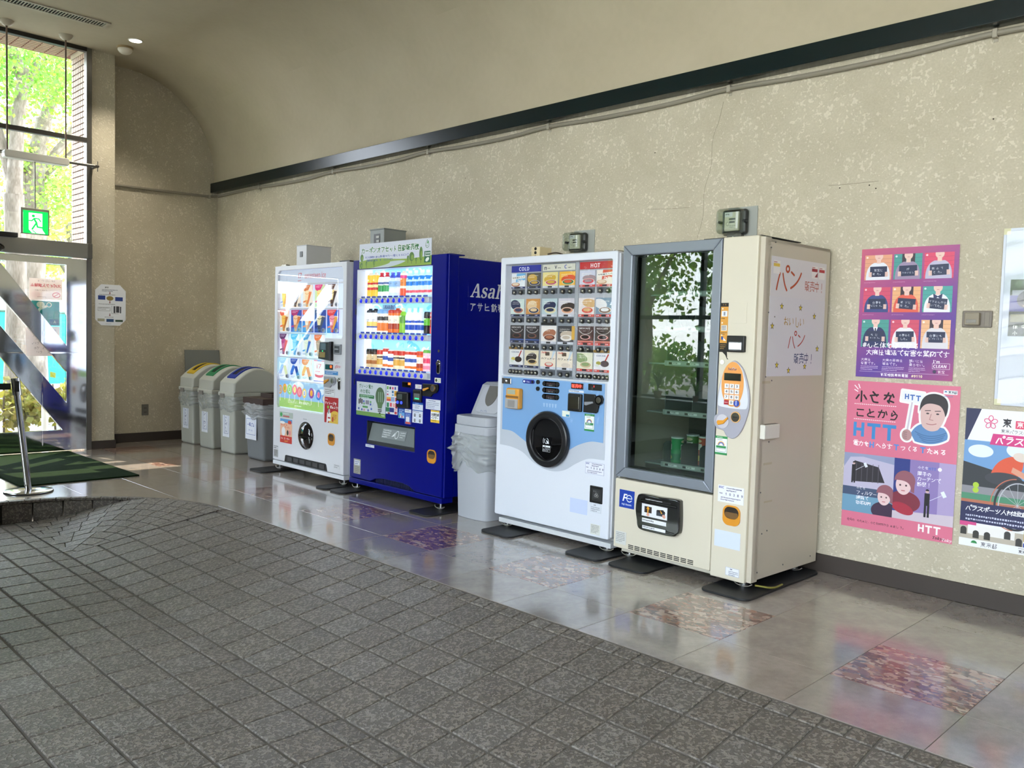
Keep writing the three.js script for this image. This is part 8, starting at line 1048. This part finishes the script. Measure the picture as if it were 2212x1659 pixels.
wallPaper('poster', 'white and navy poster with a wheelchair tennis player', 'poster', 8.124, 8.70, 0.297, 0.995, 900, 1090, (g, w, h) => {
  g.fillStyle = '#e9ebee'; g.fillRect(0, 0, w, h); g.fillStyle = '#2a2f52'; g.beginPath(); g.moveTo(0, 0); g.lineTo(110, 0); g.lineTo(0, 300); g.fill(); g.fillStyle = '#6f9ccc'; g.fillRect(0, 250, w, 470); g.fillStyle = '#dfe8f2'; for (const [x, y, r] of [[120, 330, 90], [420, 300, 120], [640, 420, 110], [800, 320, 100], [300, 500, 80]]) { g.beginPath(); g.ellipse(x, y, r, r * 0.55, 0, 0, 7); g.fill(); } g.fillStyle = '#e9ebee'; g.beginPath(); g.moveTo(110, 0); g.lineTo(w, 0); g.lineTo(w, 250); g.lineTo(40, 240); g.fill();
  g.strokeStyle = '#d85a86'; g.lineWidth = 6; for (let k = 0; k < 5; k++) { const t = k / 5 * 6.28 - 1.57; g.beginPath(); g.ellipse(180 + Math.cos(t) * 26, 100 + Math.sin(t) * 30, 16, 22, t + 1.57, 0, 7); g.stroke(); } text(g, '東', 260, 64, 64, '#2a2a30', { weight: 0.12 }); for (const [x, c, s] of [[352, '#d8486a', '京'], [420, '#2a2a30', 'パ'], [496, '#d8486a', 'ラ'], [560, '#4a4a52', 'く']]) { g.fillStyle = c; g.fillRect(x, 74, 60, 60); text(g, s, x + 8, 82, 44, '#fff', { weight: 0.12 }); } text(g, 'る', 630, 70, 64, '#d8486a', { weight: 0.12 }); text(g, '東京パラスポーツ人材バンク', 252, 146, 30, '#77777c', { gap: 0.02 });
  g.fillStyle = '#cf3a80'; g.beginPath(); g.moveTo(200, 186); g.lineTo(w, 186); g.lineTo(w, 272); g.lineTo(180, 272); g.fill(); text(g, 'パラスポーツをもっと', 226, 198, 62, '#fff', { weight: 0.14, slant: 0.15 });
  g.fillStyle = '#2e3338'; g.beginPath(); g.moveTo(0, 420); g.lineTo(260, 480); g.lineTo(720, 640); g.lineTo(w, 640); g.lineTo(w, 690); g.lineTo(0, 640); g.fill(); g.fillStyle = '#8a8a90'; g.fillRect(0, 610, w, 60); g.fillStyle = '#4a8a6a'; g.fillRect(0, 668, w, 60); g.fillStyle = '#b06a50'; g.fillRect(0, 716, w, 30);
  g.fillStyle = '#d8583a'; g.beginPath(); g.moveTo(200, 500); g.quadraticCurveTo(230, 380, 340, 350); g.lineTo(420, 360); g.quadraticCurveTo(430, 460, 370, 520); g.fill(); g.fillStyle = '#dccfc4'; g.beginPath(); g.ellipse(400, 350, 52, 34, 0.2, 0, 7); g.fill(); g.fillStyle = '#d89a80'; g.beginPath(); g.moveTo(350, 430); g.lineTo(540, 520); g.lineTo(600, 560); g.lineTo(580, 580); g.lineTo(420, 510); g.lineTo(340, 470); g.fill(); g.fillStyle = '#3a3d44'; g.beginPath(); g.ellipse(290, 530, 130, 50, 0, 0, 7); g.fill(); g.lineWidth = 16; g.strokeStyle = '#2a2a2e'; g.beginPath(); g.ellipse(390, 720, 150, 190, 0.1, 0, 7); g.stroke(); g.lineWidth = 7; g.strokeStyle = '#c06a50'; g.beginPath(); g.ellipse(380, 720, 170, 200, 0.1, 1.5, 4.6); g.stroke(); g.strokeStyle = '#b8bcc2'; g.lineWidth = 8; g.beginPath(); g.ellipse(396, 720, 130, 170, 0.1, 0, 7); g.stroke(); g.lineWidth = 3; for (let k = 0; k < 12; k++) { g.beginPath(); g.moveTo(396, 720); g.lineTo(396 + Math.cos(k * 0.52) * 128, 720 + Math.sin(k * 0.52) * 166); g.stroke(); } g.strokeStyle = '#2a3038'; g.lineWidth = 14; g.beginPath(); g.ellipse(740, 620, 70, 110, 0.2, 0, 7); g.stroke(); g.strokeStyle = '#d8d8d4'; g.lineWidth = 12; g.beginPath(); g.moveTo(610, 560); g.lineTo(690, 590); g.stroke(); g.fillStyle = '#a8c838'; for (const y of [600, 640]) { g.beginPath(); g.arc(100, y, 22, 0, 7); g.fill(); }
  g.fillStyle = '#222650'; g.fillRect(0, 740, w, 160); text(g, 'パラスポーツ人材地域活動促進事業', 40, 762, 44, '#f0f2f6', { weight: 0.12, slant: 0.15, gap: -0.06 }); text(g, '東京', 760, 770, 56, '#f0f2f6', { weight: 0.13 }); fine(g, 40, 836, 800, 2, 19, '#c8cce0', 4); g.fillStyle = '#cf4a86'; g.fillRect(0, 896, 120, 34); g.fillStyle = '#b8b0a0'; g.fillRect(0, 930, 450, 100); g.fillStyle = '#e8e6e2'; g.fillRect(60, 920, 330, 70); g.fillStyle = '#33322e'; for (const [x, y] of [[30, 960], [120, 980], [200, 980], [340, 950], [420, 990]]) { g.beginPath(); g.arc(x, y, 22, 0, 7); g.fill(); g.fillRect(x - 22, y, 44, 40); } g.fillStyle = '#b89a5a'; g.fillRect(450, 896, 450, 90); g.fillStyle = '#2a44a8'; g.beginPath(); g.moveTo(450, 1000); g.lineTo(560, 960); g.lineTo(900, 1010); g.lineTo(900, 1030); g.lineTo(450, 1030); g.fill(); g.fillStyle = '#2a2a2c'; g.fillRect(590, 920, 50, 90); g.beginPath(); g.arc(616, 910, 16, 0, 7); g.fill();
  g.fillStyle = '#e9ebee'; g.fillRect(0, 1030, w, 60); g.fillStyle = '#2f8a4c'; g.beginPath(); g.arc(110, 1062, 22, 3.14, 6.28); g.fill(); text(g, '東京都', 156, 1042, 38, '#77777c'); text(g, '東京都障害者スポーツ協会', 420, 1054, 26, '#3a3a44', { gap: -0.02 }); fine(g, 420, 1038, 120, 1, 10, '#88888e', 3);
});
{ // thermostat plate and the clear-covered notice board
  const t = thing('thermostat', 'taupe thermostat on its wall plate between the posters', 'thermostat', [8.15, 1.442, 0]);
  obj('plate', rbx(-0.069, 0.069, -0.042, 0.042, 0, 0.012, 0.008, 3), mat(0x7f776c, 0.5), t); obj('controller', rbx(-0.05, 0.018, -0.03, 0.032, 0.012, 0.04, 0.004), mat(0x8d836f, 0.5), t); obj('display_window', rbx(-0.042, 0.006, -0.02, -0.002, 0.04, 0.0415, 0.001), mat(0x6a6556, 0.15), t); obj('side_plate', rbx(0.036, 0.058, -0.034, 0.034, 0.012, 0.015, 0.002), mat(0x857d70, 0.5), t);
  const b = thing('notice_board', 'white notice board under clear plastic at the edge of the posters', 'notice board', [8.7, 1.45, 0]), x0 = -0.45, y0 = -0.43, y1 = 0.434;
  obj('backing', rbx(x0, 0.45, y0, y1, 0.002, 0.01, 0.003), mat(0xb4bdca, 0.4), b); obj('border', [bx(x0, x0 + 0.012, y0, y1, 0.01, 0.013), bx(0.438, 0.45, y0, y1, 0.01, 0.013), bx(x0, 0.45, y0, y0 + 0.012, 0.01, 0.013), bx(x0, 0.45, y1 - 0.012, y1, 0.01, 0.013)], mat(0xc3cbd6, 0.25), b);
  for (const [x, y] of [[x0, y0], [x0, y1 - 0.03], [0.42, y0], [0.42, y1 - 0.03]]) obj('tape_corner', bx(x, x + 0.03, y, y + 0.03, 0.013, 0.0135), mat(0xcfcda4, 0.4), b);
  { const g = new THREE.PlaneGeometry(0.87, 0.84, 40, 40), p = g.attributes.position; for (let i = 0; i < p.count; i++) p.setZ(i, 0.019 + 0.0018 * Math.sin(p.getY(i) * 24 + Math.sin(p.getX(i) * 6))); g.computeVertexNormals(); obj('clear_cover', g, new THREE.MeshPhysicalMaterial({ color: 0xffffff, roughness: 0.05, transmission: 1, thickness: 0, ior: 1.5, side: THREE.DoubleSide }), b); }
  const fl = obj('flyer', sheet(-0.408, 0.1, -0.09, 0.185, 0.0105), print(canvasTex(560, 320, (g, w, h) => { g.fillStyle = '#26301f'; g.fillRect(0, 0, w, h); g.fillStyle = '#3a4a30'; g.beginPath(); g.arc(40, 26, 22, 0, 7); g.fill(); text(g, '大人の体験会', 84, 8, 38, '#e8ece4'); g.fillStyle = '#7a8088'; g.fillRect(10, 60, w, 30); g.fillStyle = '#2c2f78'; g.fillRect(0, 90, w, 90); g.fillStyle = '#15171a'; g.beginPath(); g.ellipse(80, 110, 44, 50, 0.5, 0, 7); g.fill(); g.fillStyle = '#c8a898'; g.beginPath(); g.moveTo(60, 140); g.lineTo(110, 180); g.lineTo(90, 186); g.fill(); g.fillStyle = '#6a6a40'; g.fillRect(8, 196, w, 44); text(g, 'VB/T', 130, 200, 34, '#e0e0d0'); text(g, '体験会 17:00', 20, 254, 26, '#d8dcd0'); text(g, '小学生・中学生', 20, 288, 26, '#d8dcd0'); }), 0.4), b);
}
// flyer sheets taped to the side of the cream machine
{
  const sideSheet = (z0, z1, y0, y1, w, h, draw, label) => {
    const m = obj('flyer', new THREE.BoxGeometry(z1 - z0, y1 - y0, 0.0012), print(canvasTex(w, h, draw), 0.6), snackMachine, [0.0632, (y0 + y1) / 2, (z0 + z1) / 2 - 0.73]); m.rotation.y = Math.PI / 2; m.userData.label = label; return m;
  };
  const star = (g, x, y, s) => { g.fillStyle = '#d8c02c'; g.strokeStyle = '#3a3418'; g.lineWidth = 3; g.beginPath(); for (let k = 0; k < 10; k++) { const t = k * Math.PI / 5 - Math.PI / 2, r = k % 2 ? s * 0.45 : s; g.lineTo(x + Math.cos(t) * r, y + Math.sin(t) * r); } g.closePath(); g.fill(); g.stroke(); };
  sideSheet(0.072, 0.652, 1.535, 1.74, 720, 256, (g, w, h) => { g.fillStyle = '#d8d5d8'; g.fillRect(0, 0, w, h); text(g, 'パン', 50, 50, 170, '#b0481c', { weight: 0.085, gap: 0.0, squeeze: 1.05 }); text(g, '販売中！', 430, 130, 74, '#a8503c', { weight: 0.075, squeeze: 0.9, gap: 0 }); for (const [x, y, c] of [[26, 26, '#d8b84a'], [520, 26, '#9a2a34'], [620, 26, '#b83a40']]) { g.fillStyle = '#e6e2e0'; g.fillRect(x, y, 80, 84); g.fillStyle = c; g.fillRect(x, y + 18, 76, 20); fine(g, x + 4, y + 6, 60, 1, 10, '#a03038', 2); } g.fillStyle = '#8a2a30'; g.beginPath(); g.moveTo(560, 100); g.lineTo(600, 66); g.lineTo(600, 100); g.fill(); }, 'white paper with large orange bread lettering on the cream machine');
  sideSheet(0.07, 0.655, 1.122, 1.535, 720, 512, (g, w, h) => { g.fillStyle = '#d6d4d9'; g.fillRect(0, 0, w, h); for (const [x, y] of [[150, 60], [390, 60], [580, 110], [44, 190], [640, 330], [120, 440], [270, 476], [480, 450]]) star(g, x, y, 21); text(g, 'おいしい', 180, 118, 74, '#a88238', { weight: 0.075, squeeze: 0.9, gap: 0.02 }); text(g, 'パン', 240, 216, 118, '#a83424', { weight: 0.07, gap: 0.04 }); text(g, '販売中！', 330, 360, 74, '#1f2c5c', { weight: 0.08, squeeze: 0.88, gap: 0.02 }); }, 'white paper with yellow stars and bread lettering on the cream machine');
  const c = obj('card_holder', rbx(0, 0.03, 0, 0.075, -0.075, 0.075, 0.006), mat(0xd9d6cb, 0.45), snackMachine, [0.0625, 0.8, -0.11]); c.userData.label = 'small white plastic holder';
  obj('mouth', bx(0.006, 0.024, 0.072, 0.0765, -0.066, 0.066), mat(0x6a675e, 0.6), c); 
}
// ------------------------------------------------------------------ potted plants on the opposite sill
for (const [x, s, c, l] of [[2.9, 0.7, 0x5f8f34, 'spiky green potted plant on the sill near the entrance'], [2.2, 0.55, 0x74a040, 'small potted plant with arching leaves on the window sill'], [1.5, 0.75, 0x557f30, 'tall potted plant on the window sill'], [1.15, 0.3, 0x6a9440, 'tiny potted plant at the end of the sill']]) {
  const t = thing('potted_plant', l, 'plant', [x, 0.416, ZL - 0.13], 0, 'plants on the opposite window sill');
  obj('pot', new THREE.LatheGeometry([[0, 0], [0.06, 0], [0.085, 0.13], [0.09, 0.135], [0.09, 0.15], [0.078, 0.15], [0.07, 0.13], [0, 0.13]].map((q) => new THREE.Vector2(q[0] * s, q[1] * s)), 24), mat(0x8a5a40, 0.7), t);
  const lm = leafMat(c); for (let i = 0; i < 22; i++) { const a = i * 2.4, L = s * rr(0.3, 0.6), h = s * rr(0.2, 0.5), g = new THREE.PlaneGeometry(0.03 * s, 1, 1, 8), p = g.attributes.position; for (let k = 0; k < p.count; k++) { const v = p.getY(k) + 0.5, w2 = p.getX(k) * Math.sin(Math.PI * (0.15 + 0.85 * v)); p.setXYZ(k, Math.cos(a) * L * v * v - Math.sin(a) * w2, 0.13 * s + h * Math.sin(v * 2.0), Math.sin(a) * L * v * v + Math.cos(a) * w2); } g.computeVertexNormals(); const lf = obj('leaf', g, lm, t); const z = p; for (let k = 0; k < z.count; k++) { if (z.getZ(k) > 0.1) z.setZ(k, 0.1); } }
}
// ------------------------------------------------------------------ shadows everywhere, then hand over
scene.traverse((o) => { if (o.isMesh) { o.castShadow = true; o.receiveShadow = true; } });
renderer.render(scene, camera);
